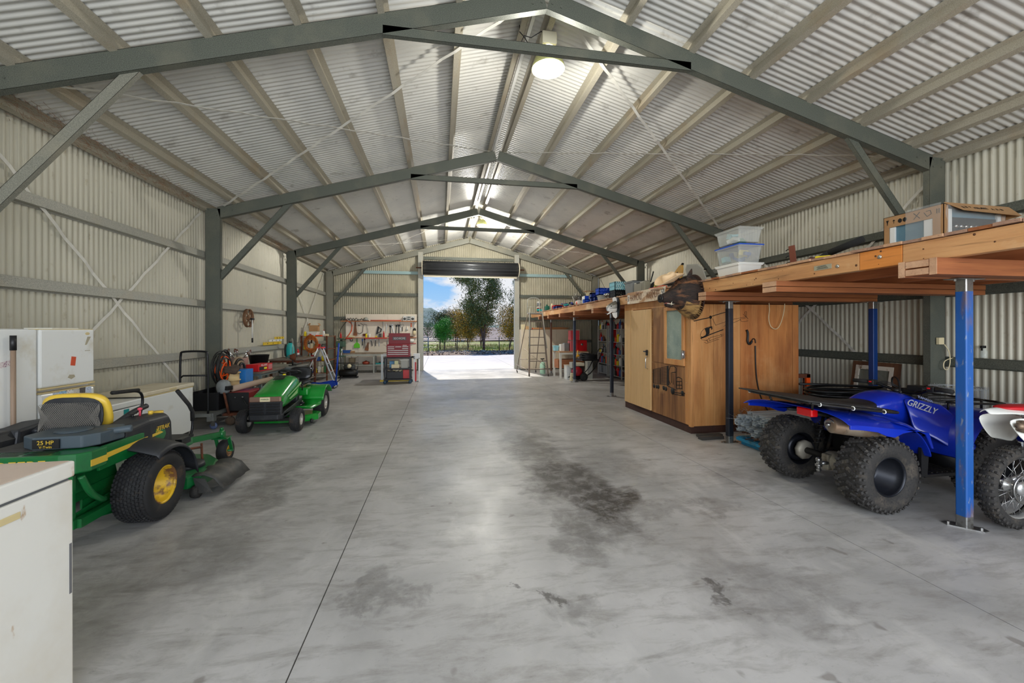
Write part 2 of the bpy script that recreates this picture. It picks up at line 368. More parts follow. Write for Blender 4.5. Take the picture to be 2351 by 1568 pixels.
# ---- wall girts
def girtY(X, z, s, ya=Y0, yb=Y1, mt=GALV):
    m = MB(); X0 = X; X1 = X+s*.075
    m.bx(min(X0, X1), max(X0, X1), ya, yb, z, z+.004); m.bx(min(X0, X1), max(X0, X1), ya, yb, z+.1, z+.104)
    m.bx(X1-.002, X1+.002, ya, yb, z, z+.104)
    m.bx(X1-s*.02-.002, X1-s*.02+.002, ya, yb, z+.1, z+.118); m.bx(X0-.002, X0+.002, ya, yb, z-.018, z)
    return m.build('trim_20', mt, kind='structure')
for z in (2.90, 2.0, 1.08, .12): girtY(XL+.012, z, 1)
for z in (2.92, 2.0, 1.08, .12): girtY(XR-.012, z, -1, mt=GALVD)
def girtX(x0, x1, z, mt=GALVD, Y=Y1-.012):
    m = MB(); m.bx(x0, x1, Y-.075, Y, z, z+.004); m.bx(x0, x1, Y-.075, Y, z+.1, z+.104); m.bx(x0, x1, Y-.077, Y-.073, z, z+.104); m.bx(x0, x1, Y-.06, Y-.056, z+.1, z+.118)
    return m.build('trim_21', mt, kind='structure')
PALEB = mat('pale blue painted girt', (150, 176, 178), .5, .1)
for z in (2.9, 1.98, 1.05, .1): girtX(-3.98, DL-.1, z); girtX(DR+.1, 6.28, z)
girtX(-2.9, DL-.1, 3.76, PALEB); girtX(DR+.1, 5.4, 3.76, PALEB); girtX(DL, DR, 4.36)
# ---- door posts (back to back channels), header, jamb edges
for X, s in ((DL+.06, -1), (DR-.06, 1)):
    m = MB()
    x0, x1 = sorted((X, X+s*.19))
    m.bx(x0, x1, Y1-.19, Y1-.185, 0, roofz(X)-.12)
    for xx in (x0, x1): m.bx(xx-.003, xx+.003, Y1-.19, Y1+.02, 0, roofz(X)-.12)
    m.bx(x0+.05, x0+.054, Y1-.2, Y1-.19, 0, 4.3); m.bx(x1-.054, x1-.05, Y1-.2, Y1-.19, 0, 4.3); m.bx(x0-.03, x1+.03, Y1-.24, Y1, 0, .008)
    m.build('door_1' if s < 0 else 'door_2', GALV, kind='structure', label='galvanised steel roller door post')
# ---- flat strap bracing
STRP = mat('bright strap steel', (218, 216, 208), .45, .1)
def strap(p, q, nm='trim_30', w=.04, sag=.0):
    m = MB(); p = Vector(p); q = Vector(q); n = 30; d = (q-p); up = Vector((0, 0, 1))
    perp = d.normalized()
    a = []; b_ = []
    sd_ = Vector((0, -d.z, d.y)).normalized() if abs(d.x) < .01 else (d.cross(Vector((0, 0, 1)))).normalized()
    for i in range(n+1):
        c = p+d*(i/n); wob = (.010*sin(i*1.9))*Vector((1, 0, 0)) if abs(d.x) < .01 else Vector((0, 0, .010*sin(i*2.3)))
        a.append(c+sd_*w/2+wob); b_.append(c-sd_*w/2+wob)
    m.grid([a, b_], sm=False)
    return m.build(nm, STRP, sol=.003, kind='structure')
xw = XL+.05
for ya, yb in ((4.42, 8.3), (12.45, 16.3)):
    for X in (xw, XR-.05):
        strap((X, ya, .15), (X, yb, 3.7)); strap((X, ya, 3.7), (X, yb, .15))
    for x0, x1 in ((-3.9, XA-.15), (6.2, XA+.15)):
        strap((x0, ya, roofz(x0)-.012), (x1, yb, roofz(x1)-.012)); strap((x1, ya, roofz(x1)-.012), (x0, yb, roofz(x0)-.012))
# ---- ridge conduit
WPIPE = mat('white conduit', (226, 226, 222), .4)
m = MB(); m.bx(XA-.085, XA-.045, Y0, Y1, rs-.14, rs-.11); m.build('trim_40', WPIPE, kind='structure')
# rubble and nests on the left eave
NEST = mat('dry nest grass', (128, 92, 66), .9)
m = MB(); rn = random.Random(3)
for i in range(2600):
    y = rn.uniform(2.2, 13); x = -4.06+rn.uniform(-.09, .08); z = 3.77+rn.uniform(-.09, .09)+ (-.05 if rn.random() < .4 else .02)
    if mn.noise((y*1.3, 0, 3)) < -.12 or min(abs(y-f) for f in FY) < .25: continue
    d = Vector((rn.gauss(0, .04), rn.gauss(0, .08), rn.gauss(0, .04)))
    p = Vector((x, y, z)); m.add([p, p+d, p+d+Vector((0, .004, .004))], [(0, 1, 2)])
tag(m.build('nest_grass', NEST), 'dry brown bird nest grass lying along the left eave', 'nest', kind='stuff')
# ---- roller door drum
STR = mat('charcoal roller curtain', (64, 66, 70), .35, .35); CRE = mat('cream end cap', (224, 214, 190), .4)
t = thing('roller_door', 'rolled up charcoal corrugated roller door over the far opening', 'roller door', (1.2, Y1-.42, 3.98))
m = MB(); rr = []
for i in range(1): pass
prof = []
for j in range(96):
    a = 2*PI*j/96; r = .262+.012*sin(a*13); prof.append((r*cos(a), r*sin(a)))
m.prism(prof, -1.86, 1.86, 'yz', sm=True); m.build('curtain', STR, t)
m = MB()
for x in (-1.88, 1.88): m.lathe([(.02, -.012), (.285, -.012), (.285, .012), (.02, .012)], (x, 0, 0), 'x', 32)
m.build('end_cap', CRE, t)
m = MB(); m.bx(-1.83, 1.83, .03, .07, -.34, -.2); m.build('bottom_rail', CRE, t)
m = MB(); m.cyl((-2.12, 0, 0), (2.12, 0, 0), .02, n=8); m.build('axle', RUST, t)
# ---- high bay lamps
LMP = mat('lamp glass glowing', (255, 250, 190), .3, emit=14); REF = mat('lamp reflector', (214, 216, 150), .25, .35); CRM = mat('lamp housing', (206, 200, 176), .4)
def lamp(loc, sc, label, pw):
    t = thing('high_bay_lamp', label, 'lamp', loc); t.scale = (sc, sc, sc)
    m = MB(); a = [(.07, .22), (.12, .19), (.17, .12), (.2, .03), (.205, 0)]; b_ = [(.2, .0), (.165, .11), (.11, .17), (.06, .2)]
    m.lathe(a+b_, n=32, caps=False); m.build('reflector', REF, t)
    m = MB(); m.ell((0, 0, .1), (.045, .045, .09)); m.build('bulb', LMP, t)
    m = MB(); m.bx(-.09, .09, -.08, .08, .27, .42); m.cyl((0, 0, .2), (0, 0, .28), .05); m.build('ballast_housing', CRM, t, bev=.008)
    m = MB(); m.cyl((0, 0, .42), (0, 0, .5), .006, n=6); m.tube([(.0, .0, .5), (.012, 0, .52), (0, 0, .54)], .004); m.build('hook', STEEL, t)
    m = MB(); pts = [(0, 0, .40), (-.1, -.05, .42), (-.22, -.02, .35), (-.3, 0, .38), (-.34, 0, .30), (-.3, 0, .26), (-.26, 0, .3), (-.3, 0, .36), (-.36, 0, .42), (-.36, 0, .5)]
    m.tube(pts, .006, 6); m.build('cord', BLK, t)
    l = light('lamp_light', 'POINT', (0, 0, -.13), (0, 0, 0), pw, (1, .97, .88), shadow_soft_size=.08); l.parent = t
    return t
lamp((1.32, 4.92, 4.78), 1.0, 'lit high bay lamp hanging from the ridge behind the front collar tie', 110)
lamp((1.32, 13.1, 4.92), .85, 'small high bay lamp hanging from the ridge near the roller door', 480)
# ================================================================= mezzanine platform on the right
W1 = wood('weathered pine beam', (212, 162, 110), (182, 126, 78), 'y', .6, (228, 198, 158), (128, 88, 58))
W1B = wood('orange pine beam', (222, 142, 66), (200, 120, 52), 'y', .55, (232, 170, 100))
WX = wood('red brown bearer', (160, 98, 56), (126, 70, 38), 'x', .6)
WXE = wood('pale sawn end grain', (206, 164, 130), (178, 136, 104), 'x', .7)
WD = wood('grey deck board', (168, 134, 112), (142, 104, 84), 'x', .75); WD2 = wood('pale deck board', (198, 158, 124), (170, 126, 94), 'x', .75)
ZD = 2.253
t = thing('mezzanine_platform', 'long pine mezzanine platform with deck boards along the right wall', 'platform', (0, 0, 0))
for a, b_, mt in ((.5, 2.68, W1), (2.684, 3.02, W1B), (3.024, 9.0, W1), (9.004, 16.2, W1)):
    m = MB(); m.bx(3.62, 3.70, a, b_, 2.072, 2.226); m.build('edge_beam', mt, t, bev=.004)
WY = wood('brown joist', (176, 108, 66), (150, 86, 50), 'y', .6)
for x in (4.35, 5.05, 5.75, 6.2):
    m = MB(); m.bx(x, x+.045, .5, 16.2, 2.075, 2.226); m.build('joist', WY, t)
rn = random.Random(5); y = .5; pm = []
for q in range(3):
    m = MB(); m.bx(0, 2.64, 0, .132, 0, .022); o = m.build('deck_board', (WD, WD2, WX)[q], t, (3.63, -50, ZD-.025)); pm.append(o)
i = 0
while y < 16.1:
    src = pm[rn.choice((0, 0, 1, 1, 2))]
    o = src.copy(); C.objects.link(o); o.parent = t; o.location = (3.605+rn.uniform(-.012, .008), y, ZD-.025+rn.uniform(0, .006)); y += .136
for q in pm: bpy.data.objects.remove(q)
BY = [2.37, 3.76, 4.96, 6.42, 7.75, 9.06, 10.4, 11.75, 13.08, 14.4]
for k, yb in enumerate(BY):
    x0 = 3.72 if k in (3, 4) else (3.5 if k != 1 else 3.47)
    if k == 0:
        for (a, b_, c_, d_) in ((0, .045, 1.95, 2.07), (.205, .25, 1.95, 2.07)):
            m = MB(); m.bx(x0, 6.26, yb+a, yb+b_, c_, d_); m.build('bearer', WX, t, bev=.003)
        m = MB(); m.bx(x0+.002, 6.26, yb+.047, yb+.203, 2.012, 2.068); m.build('bearer', WX, t, bev=.004)
        m = MB(); m.bx(x0+.002, 6.26, yb+.047, yb+.203, 1.955, 2.008); m.build('bearer', WX, t, bev=.004)
        m = MB()
        for a, b_, c_, d_ in ((0, .045, 1.95, 2.07), (.205, .25, 1.95, 2.07), (.05, .2, 2.016, 2.064), (.05, .2, 1.959, 2.004)): m.bx(x0-.003, x0, yb+a, yb+b_, c_, d_)
        m.build('end_grain', WXE, t)
    else:
        w = {1: .19, 2: .165}.get(k, .13)
        m = MB(); m.bx(x0, 6.26, yb, yb+w, 2.014, 2.068); m.build('bearer', WX, t, bev=.004)
        m = MB(); m.bx(x0, 6.26, yb+.004, yb+w, 1.955, 2.010); m.build('bearer', WX, t, bev=.004)
        m = MB(); m.bx(x0-.003, x0, yb+.003, yb+w-.003, 2.016, 2.066); m.bx(x0-.003, x0, yb+.006, yb+w-.003, 1.957, 2.008); m.build('end_grain', WXE, t)
m = MB()
for y, z in ((2.85, 2.16), (3.22, 2.14), (5.9, 2.15), (7.6, 2.16), (1.8, 2.16)): m.cyl((3.612, y, z), (3.62, y, z), .016, n=14)
m.build('bolt', BOLT, t)
m = MB(); m.bx(3.614, 3.62, 3.28, 3.46, 2.13, 2.175); pl = m.build('data_plate', mat('tin plate', (176, 172, 150), .5, .4), t)
m = MB()
for k in range(4): m.bx(3.6125, 3.6135, 3.31+.008*k, 3.43-.01*(k % 2), 2.139+k*.009, 2.142+k*.009)
m.build('print_lines', INK, pl, kind='stuff')
KN = mat('dark timber knots', (92, 58, 34), .8)
m = MB(); rn = random.Random(8)
for i in range(60):
    y = rn.uniform(1.9, 12); z = rn.uniform(2.09, 2.21); r = rn.uniform(.003, .011); m.lathe([(r, 0), (r*.4, -.0012)], (3.6195, y, z), 'x', 7)
m.build('knots', KN, t, kind='stuff')
def post(x, y, mt, label, w=.075, top_z=1.95, plate=True):
    t = thing('steel_post', label, 'post', (x, y, 0), 0, 'square steel posts under the mezzanine')
    m = MB(); h = w/2; pr = []
    for cx, cy, a0 in ((h-.01, h-.01, 0), (-h+.01, h-.01, 90), (-h+.01, -h+.01, 180), (h-.01, -h+.01, 270)):
        for j in range(4): a = R(a0+j*30); pr.append((cx+.01*cos(a), cy+.01*sin(a)))
    m.prism(pr, .09, top_z-.1, 'xy', sm=False); m.build('tube', mt, t)
    m = MB(); m.prism(pr, .006, .09, 'xy'); m.build('bare_foot', STEEL, t); m = MB(); m.prism(pr, top_z-.1, top_z-.006, 'xy'); m.build('bare_head', STEEL, t)
    m = MB(); m.prism([(-.1, -.045), (.1, -.045), (.13, 0), (.1, .045), (-.1, .045), (-.13, 0)], 0, .006, 'xy')
    for sx in (-.09, .09): m.cyl((sx, 0, .006), (sx, 0, .02), .011, n=6)
    m.build('base_plate', STEEL, t, rot=(0, 0, R(-50) if y < 3 else 0)); m = MB(); m.bx(-.13, .13, -.05, .05, top_z-.006, top_z)
    for sx in (-.09, .09): m.cyl((sx, 0, top_z-.02), (sx, 0, top_z-.006), .009, n=6)
    m.build('top_plate', STEEL, t)
    return t
post(4.06, 2.57, BLUS, 'scratched bright blue square steel post nearest the camera, beside the dirt bike')
post(3.94, 5.08, DRKS, 'dark steel post in front of the helicopter drawing on the plywood box')
post(3.97, 9.11, DRKS, 'steel post directly under the fish head trophy', .07)
post(3.97, 11.83, mat('dark blue grey paint', (54, 62, 78), .4, .3), 'steel post standing in front of the pressure washer', .07)
post(3.98, 14.51, mat('brown painted post', (110, 72, 54), .6, 0), 'brown steel post beside the step ladder', .06)
post(6.05, 4.86, mat('deep blue paint', (16, 52, 110), .4, .1), 'deep blue steel post behind the quad bike by the wall', .075)
# ================================================================= plywood box room
PLY = wood('golden plywood', (206, 150, 92), (184, 122, 66), 'z', .55, (218, 170, 116), (128, 76, 40))
PLY2 = wood('orange stained plywood', (198, 132, 74), (172, 102, 50), 'z', .55, (206, 150, 96), (118, 64, 34))
PLYP = wood('pale door plywood', (216, 178, 126), (204, 164, 112), 'z', .6)
PLYD = wood('dark grained plywood', (164, 114, 66), (102, 64, 36), 'z', .6, (190, 142, 88), (52, 36, 26))
SKID = mat('dark brown skid', (60, 36, 28), .8, 0, (6, (84, 50, 36), .5, .8))
bx0, bx1, by0, by1, bz = 3.69, 5.55, 5.59, 7.83, 1.945
t = thing('plywood_room', 'golden plywood box room with a door and small window under the mezzanine', 'wooden room', (0, 0, 0))
m = MB(); m.bx(bx0+.01, bx1-.01, by0+.01, by1-.01, 0, .12); m.build('skid', SKID, t)
def pan(x0, x1, y0, y1, z0, z1, mt, nm='panel', bev=.003): m = MB(); m.bx(x0, x1, y0, y1, z0, z1); return m.build(nm, mt, t, bev=bev)
# side facing the camera: sheets with battens
for x0, x1, mt in ((bx0+.05, 4.07, PLY), (4.074, 4.52, PLY), (4.524, 5.02, PLY2), (5.024, 5.44, PLY2)): pan(x0, x1, by0, by0+.012, .11, bz, mt, 'side_panel')
pan(bx0, bx0+.048, by0-.004, by0+.06, .1, bz, PLY, 'corner_post'); pan(5.444, 5.55, by0-.004, by0+.06, .1, bz, PLY2, 'corner_post')
pan(bx1-.012, bx1, by0+.06, by1, .1, bz, PLY2, 'back_panel'); pan(bx0+.05, bx1-.012, by1-.012, by1, .1, bz, PLY2, 'far_panel'); pan(bx0+.02, bx1, by0+.02, by1-.02, bz-.02, bz, PLY, 'roof_panel')
# front facing the shed
pan(bx0, bx0+.02, 5.65, 5.735, .12, bz, PLY, 'stile'); pan(bx0, bx0+.02, 6.69, 6.74, .12, bz, PLYD, 'stile'); pan(bx0, bx0+.02, 7.46, by1, .12, bz, PLYP, 'stile'); pan(bx0-.006, bx0, 7.56, 7.66, .12, bz, PLYP, 'batten')
pan(bx0, bx0+.02, 5.65, by1, bz, 2.065, PLY, 'fascia')
pan(bx0-.004, bx0+.016, 6.31, 6.69, 1.0, bz, PLYD, 'grained_panel'); pan(bx0-.004, bx0+.016, 5.735, 6.69, .12, .995, PLYD, 'grained_panel')
d = pan(bx0-.026, bx0+.004, 6.745, 7.455, .13, 1.93, PLYP, 'door', .004)
m = MB(); m.bx(bx0-.05, bx0-.026, 6.83, 6.87, 1.10, 1.2); m.cyl((bx0-.06, 6.78, 1.17), (bx0-.06, 6.92, 1.17), .012, n=8); m.build('lock', BLKM, d)
m = MB(); m.tube([(bx0-.028, 6.83, .86), (bx0-.07, 6.83, .88), (bx0-.07, 6.83, 1.06), (bx0-.028, 6.83, 1.08)], .009, 8); m.build('pull_handle', CHR, d)
# window
m = MB()
for a in ((5.74, 5.80, 1.0, 1.93), (6.25, 6.31, 1.0, 1.93), (5.80, 6.25, 1.0, 1.09), (5.80, 6.25, 1.87, 1.93)): m.bx(bx0-.022, bx0+.02, *a)
wf = m.build('window_frame', PLY, t, bev=.004)
GW = mat('dusty window glass', (150, 164, 152), .35, 0, [(5, (120, 140, 132), .4, .7), (40, (200, 206, 196), .6, .75)])
m = MB(); m.bx(bx0, bx0+.006, 5.80, 6.25, 1.09, 1.87); m.build('pane', GW, wf)
m = MB(); m.bx(bx0-.032, bx0-.022, 5.70, 5.79, 1.12, 1.24); m.cyl((bx0-.036, 5.745, 1.11), (bx0-.036, 5.745, 1.25), .008, n=8); m.build('hinge', CHR, wf)
m = MB(); rn = random.Random(2)
for i in range(30): m.lathe([(.005, 0), (.003, -.003)], (bx0-.002, rn.choice((5.69, 5.70, 6.71, 7.78)), rn.uniform(.2, 1.9)), 'x', 8)
m.build('screws', BOLT, t, kind='stuff')
# drawings burnt into the ply
def stroke(m, pts, w, Y=None, X=None):
    for a, b_ in zip(pts, pts[1:]):
        if Y is not None: m.bar((a[0], Y, a[1]), (b_[0], Y, b_[1]), w, .003, up=(0, 1, 0))
        else: m.bar((X, a[0], a[1]), (X, b_[0], b_[1]), w, .003, up=(1, 0, 0))
HL = {'blade1': [(3.71, 1.692), (3.751, 1.691), (3.865, 1.716), (3.994, 1.74)], 'blade2': [(4.042, 1.763), (4.234, 1.816), (4.397, 1.846)],
      'nose': [(4.042, 1.608), (3.98, 1.601), (3.912, 1.574), (3.865, 1.528), (3.848, 1.479), (3.852, 1.43), (3.879, 1.405), (3.94, 1.399), (3.98, 1.417)],
      'm1': [(4.011, 1.731), (4.018, 1.608)], 'm2': [(4.025, 1.731), (4.029, 1.608)], 'be': [(3.858, 1.43), (3.933, 1.454), (4.021, 1.491), (4.234, 1.562)], 'b2': [(3.98, 1.417), (4.021, 1.442), (4.234, 1.491)],
      'ba': [(4.049, 1.731), (4.103, 1.627), (4.234, 1.667), (4.313, 1.699), (4.491, 1.734), (4.617, 1.754)], 'tb': [(4.234, 1.61), (4.313, 1.64), (4.463, 1.684), (4.533, 1.722), (4.617, 1.738)],
      'fin': [(4.617, 1.754), (4.6, 1.819), (4.61, 1.838), (4.631, 1.835), (4.624, 1.747)], 'ro': [(4.568, 1.8), (4.66, 1.723)], 'st': [(4.519, 1.712), (4.547, 1.684), (4.603, 1.682), (4.66, 1.698)],
      's1': [(3.912, 1.371), (3.953, 1.353), (4.158, 1.417)], 's2': [(3.94, 1.399), (3.98, 1.385), (4.213, 1.463), (4.234, 1.472)], 't1': [(3.98, 1.436), (4.011, 1.393)], 't2': [(4.186, 1.491), (4.206, 1.46)], 't3': [(3.96, 1.405), (3.974, 1.362)]}
m = MB()
for k, p in HL.items(): stroke(m, p, {'blade1': .014, 'blade2': .011, 'be': .014}.get(k, .0045), Y=by0-.001)
m.prism([(3.919, 1.578), (4.045, 1.612), (4.05, 1.57), (4.03, 1.555), (4.03, 1.585), (4.001, 1.58), (4.0, 1.50), (3.97, 1.475), (3.86, 1.425), (3.862, 1.46), (3.885, 1.452), (3.935, 1.478), (3.945, 1.51), (3.93, 1.55)], by0-.0025, by0, 'xz')
m.lathe([(.024, 0), (.024, -.003)], (4.018, by0, 1.748), 'y', 12)
m.build('helicopter_drawing', INK, t)
textpart('DFM', .03, 'lettering', INK, t, (4.355, by0-.002, 1.665), (PI/2, R(-15), 0))
TR = [[(6.188, .758), (6.18, .895), (6.138, .967), (6.026, .979), (5.971, .951), (5.967, .889), (6.09, .868)], [(6.188, .831), (6.18, .731), (6.138, .673)], [(5.967, .792), (5.909, .817), (5.818, .801), (5.803, .631)],
      [(5.963, .74), (5.811, .759), (5.811, .647), (5.963, .626), (5.963, .74)], [(5.887, .75), (5.887, .636)], [(5.963, .683), (5.811, .70)], [(6.026, .559), (5.88, .568), (5.737, .589), (5.752, .545), (5.856, .537), (6.02, .53)], [(6.11, .87), (6.1, .7)], [(6.06, .86), (6.05, .68)], [(5.967, .889), (5.97, .63)], [(6.24, .64), (5.97, .60)]]
m = MB(); fx = bx0-.0055
for p in TR: stroke(m, p, .012, X=fx)
for i in range(13):
    f = i/12
    m.bar((fx, 6.69, .862-.24*f), (fx, 6.24, .955-.30*f), .0085, .003, up=(1, 0, 0))
m.prism([(6.24, .964), (6.19, .972), (6.172, .651), (6.24, .642)], fx-.001, fx+.002, 'yz'); m.bar((fx, 6.447, .903), (fx, 6.447, .633), .015, .003, up=(1, 0, 0)); m.bar((fx, 6.68, .86), (fx, 6.68, .62), .02, .003, up=(1, 0, 0))
for y, z, r in ((6.655, .576, .036), (6.57, .578, .034), (6.51, .582, .036), (6.34, .587, .036), (6.27, .58, .036), (6.07, .572, .055), (5.80, .58, .04)): m.lathe([(r, 0), (r, -.003)], (fx+.001, y, z), 'x', 14)
m.build('truck_drawing', INK, t)
# corrugated cable, hose and cord on the box
m = MB(); P = [(4.617, 1.554), (4.638, 1.516), (4.638, 1.454), (4.631, 1.391), (4.645, 1.347), (4.674, 1.335), (4.702, 1.372), (4.716, 1.41), (4.744, 1.425), (4.766, 1.403), (4.773, 1.353)]
n = len(P)
def smooth(P, k=4):
    for _ in range(k-2):
        Q = [P[0]]
        for a, b_ in zip(P, P[1:]): Q += [tuple(x*.75+y*.25 for x, y in zip(a, b_)), tuple(x*.25+y*.75 for x, y in zip(a, b_))]
        P = Q+[P[-1]]
    return P
q = smooth(P, 5); m.tube([(x, by0-.02, z) for x, z in q], [(.015 if i < len(q)*.62 else .006)*(1+.16*(i % 2)) for i in range(len(q))], 8)
o = m.build('conduit_snake', BLK)
tag(o, 'short black corrugated conduit curling out of the plywood box wall', 'conduit')
m = MB(); m.tube([(x, by0-.016, z) for x, z in smooth([(4.769, 1.31), (4.773, 1.014), (4.794, .763), (4.858, .51), (4.994, .292)], 5)], .009, 8)
tag(m.build('black_hose', BLK), 'long thin black hose hanging down the orange plywood wall', 'hose')
m = MB(); m.tube([(x, by0-.05, z+(.04 if z > 1.9 else 0)) for x, z in smooth([(4.98, 1.927), (4.991, 1.864), (4.973, 1.769), (4.98, 1.674), (5.016, 1.592), (5.095, 1.561), (5.153, 1.593), (5.211, 1.707), (5.241, 1.834), (5.259, 1.92)], 5)], .0055, 6)
tag(m.build('cream_rope_loop', BEI), 'cream cord hanging in a loop in front of the plywood box', 'cord')
# ---- old name board on the beam
SB = mat('worn white sign paint', (226, 208, 184), .75, 0, [(3.5, (184, 142, 104), .46, .6, (1, .7, 2)), (30, (160, 116, 82), .55, .72)])
t = thing('name_board', 'weathered white lettered name board with 50 at its ends, fixed on the beam', 'sign', (3.606, 6.83, 2.163))
m = MB(); m.bx(0, .012, -.69, .70, -.105, .115); m.build('board', SB, t, bev=.003)
LB = mat('faded brown lettering', (112, 76, 54), .8); 
textpart('HAMMOND', .17, 'lettering', LB, t, (-.001, .34, .0), (PI/2, 0, -PI/2), sx=.52)
textpart('WANMURE', .17, 'lettering', LB, t, (-.001, -.28, .0), (PI/2, 0, -PI/2), sx=.52)
m = MB(); m.bx(-.003, 0, -.665, -.56, -.07, .09); m.bx(-.003, 0, .60, .685, -.09, .07); m.build('number_plate', mat('white sign enamel', (236, 232, 222), .5), t)
textpart('50', .17, 'number', INK, t, (-.004, -.612, .01), (PI/2, 0, -PI/2), sx=.55); textpart('50', .14, 'number', LB, t, (-.004, .642, -.01), (PI/2, 0, -PI/2), sx=.5)
# ================================================================= trophies
def blob_rings(cs, n=20):
    """cs: (x, y, z, ry, rz) rings facing x"""
    return [[(x, y+ry*cos(2*PI*j/n), z+rz*sin(2*PI*j/n)) for j in range(n)] for x, y, z, ry, rz in cs]
HIDE = mat('dark bristly boar hide', (46, 34, 28), .75, 0, [(5, (128, 84, 52), .50, .66, (.5, 1.6, 2.4)), (26, (26, 20, 18), .48, .62, (.5, 1, 3)), (3, (96, 70, 44), .6, .75)], (30, .9, (.6, 1, 3)))
HIDEL = mat('tan bristly throat hide', (164, 128, 76), .8, 0, [(9, (84, 60, 38), .45, .62, (.6, 1, 3))], (30, .9, (.6, 1, 3)))
t = thing('boar_head', 'dark bristly wild boar head trophy with open mouth, wearing a straw hat', 'trophy', (3.6, 5.4, 2.05), 0)
m = MB()
hd = [(.0, 0, -.02, .21, .27), (-.05, 0, -.02, .215, .28), (-.13, 0, 0, .19, .255), (-.2, 0, .015, .155, .205), (-.27, 0, .005, .115, .15), (-.33, 0, -.015, .085, .105), (-.39, 0, -.03, .062, .072), (-.435, 0, -.038, .052, .055), (-.465, 0, -.042, .05, .052)]
rg = blob_rings(hd, 28); rn = random.Random(4)
rg = [[(x, y*(1+.06*mn.noise((x*9, y*9, z*9))), z+.014*mn.noise((x*14, y*14, z*14))) for x, y, z in r] for r in rg]
m.rings(rg, 0); 
for f in range(len(m.f)):
    zc = sum(m.v[i][2] for i in m.f[f])/len(m.f[f]); xc = sum(m.v[i][0] for i in m.f[f])/len(m.f[f])
    if zc < -.1 and xc > -.22: m.m[f] = 1
m.build('head', [HIDE, HIDEL], t, sub=1)
m = MB(); m.rings(blob_rings([(-.2, 0, -.10, .07, .05), (-.27, 0, -.135, .055, .035), (-.34, 0, -.14, .042, .024), (-.4, 0, -.125, .033, .018), (-.415, 0, -.12, .02, .01)], 14)); m.build('lower_jaw', HIDE, t, sub=1)
SN = mat('wet black snout', (34, 30, 30), .35)
m = MB(); m.rings(blob_rings([(-.462, 0, -.042, .05, .05), (-.475, 0, -.042, .056, .056), (-.485, 0, -.042, .05, .05), (-.48, 0, -.042, .03, .03)], 18)); m.build('snout', SN, t)
m = MB()
for s in (-1, 1): m.ell((-.487, s*.02, -.045), (.006, .011, .014), 8, 6)
m.build('nostril', BLK, t)
MOU = mat('pink mouth lining', (150, 84, 74), .5); m = MB(); m.rings(blob_rings([(-.22, 0, -.085, .05, .03), (-.3, 0, -.1, .045, .025), (-.38, 0, -.1, .034, .016), (-.41, 0, -.1, .02, .01)], 12)); m.build('mouth', MOU, t)
TK = mat('ivory tusk', (232, 222, 196), .35)
for s in (-1, 1):
    m = MB(); m.tube([(-.345, s*.038, -.125), (-.352, s*.055, -.10), (-.345, s*.06, -.075)], [.007, .006, .002], 8); m.tube([(-.4, s*.034, -.108), (-.33, s*.046, -.115), (-.28, s*.052, -.105)], .0045, 6); m.build('tusk', TK, t)
    m = MB(); m.ell((-.262, s*.1, .07), (.016, .01, .014), 10, 8); m.build('eye', mat('glass eye', (30, 18, 12), .08), t)
    m = MB(); m.rings([[(x+dx*cos(a), s*(y+dy*sin(a)), z) for a in [2*PI*j/10 for j in range(10)]] for x, y, z, dx, dy in ((-.14, .1, .16, .04, .018), (-.15, .125, .22, .045, .02), (-.14, .14, .28, .03, .014), (-.125, .145, .33, .006, .004))]); m.build('ear', HIDE, t, sub=1)
m = MB()
for i in range(1100):
    u = rn.random()**.8; a = rn.uniform(0, 2*PI); k = u*(len(hd)-3); i0 = int(k); f = k-i0
    c = [hd[i0][j]*(1-f)+hd[i0+1][j]*f for j in range(5)]
    p = Vector((c[0], c[1]+c[3]*cos(a)*.97, c[2]+c[4]*sin(a)*.97)); o_ = Vector((.045, cos(a)*.028, sin(a)*.028-.012)) ; w_ = Vector((0, -sin(a), cos(a)))*.0035
    if p.z < -.1 and p.x > -.24 : mi = 1
    else: mi = 0
    m.add([p-w_, p+w_, p+o_*rn.uniform(.7, 1.4)], [(0, 1, 2)], mi)
m.build('bristles', [HIDE, HIDEL], t, kind='stuff')
m = MB(); n = 40; oval = [(.215*cos(2*PI*j/n), .0+.29*sin(2*PI*j/n)-.015) for j in range(n)]; m.prism(oval, -.0, .018, 'yz'); m.build('shield', mat('dark stained shield', (52, 30, 20), .5), t, bev=.004)
t.rotation_euler = (0, 0, R(4)); t.scale = (1.12, 1.1, 1.12)
STRAW = mat('pale straw felt', (220, 190, 152), .8, 0, (7, (200, 168, 128), .5, .8), (80, .3))
t = thing('straw_hat', 'pale cream wide brimmed stockman hat tilted on the boar head', 'hat', (3.27, 5.45, 2.262), rot=(R(10), R(-24), 0))
def hatp(r, a): return 0
rgs = []
n = 32
for r, z, cr_ in ((.205, .03, 0), (.2, .018, 0), (.16, .0, 0), (.105, .0, 0), (.1, .03, 0), (.092, .09, 1), (.08, .118, 1), (.045, .115, 1), (.006, .095, 1)):
    ring = []
    for j in range(n):
        a = 2*PI*j/n; zz = z+(.055*(abs(sin(a))**2.2) if r > .15 else 0)
        if cr_: zz -= .02*abs(sin(a))**8*(r/.09); 
        ring.append((r*cos(a)*1.12, r*sin(a)*.86, zz))
    rgs.append(ring)
m = MB(); m.rings(rgs, caps=False); m.build('felt', STRAW, t, sol=.004, sub=1)
m = MB(); m.lathe([(.108, .002), (.107, .018), (.104, .018), (.105, .002)], n=32); bd = m.build('hat_band', mat('tan hat band', (190, 150, 112), .7), t); bd.scale = (1.1, .86, 1)
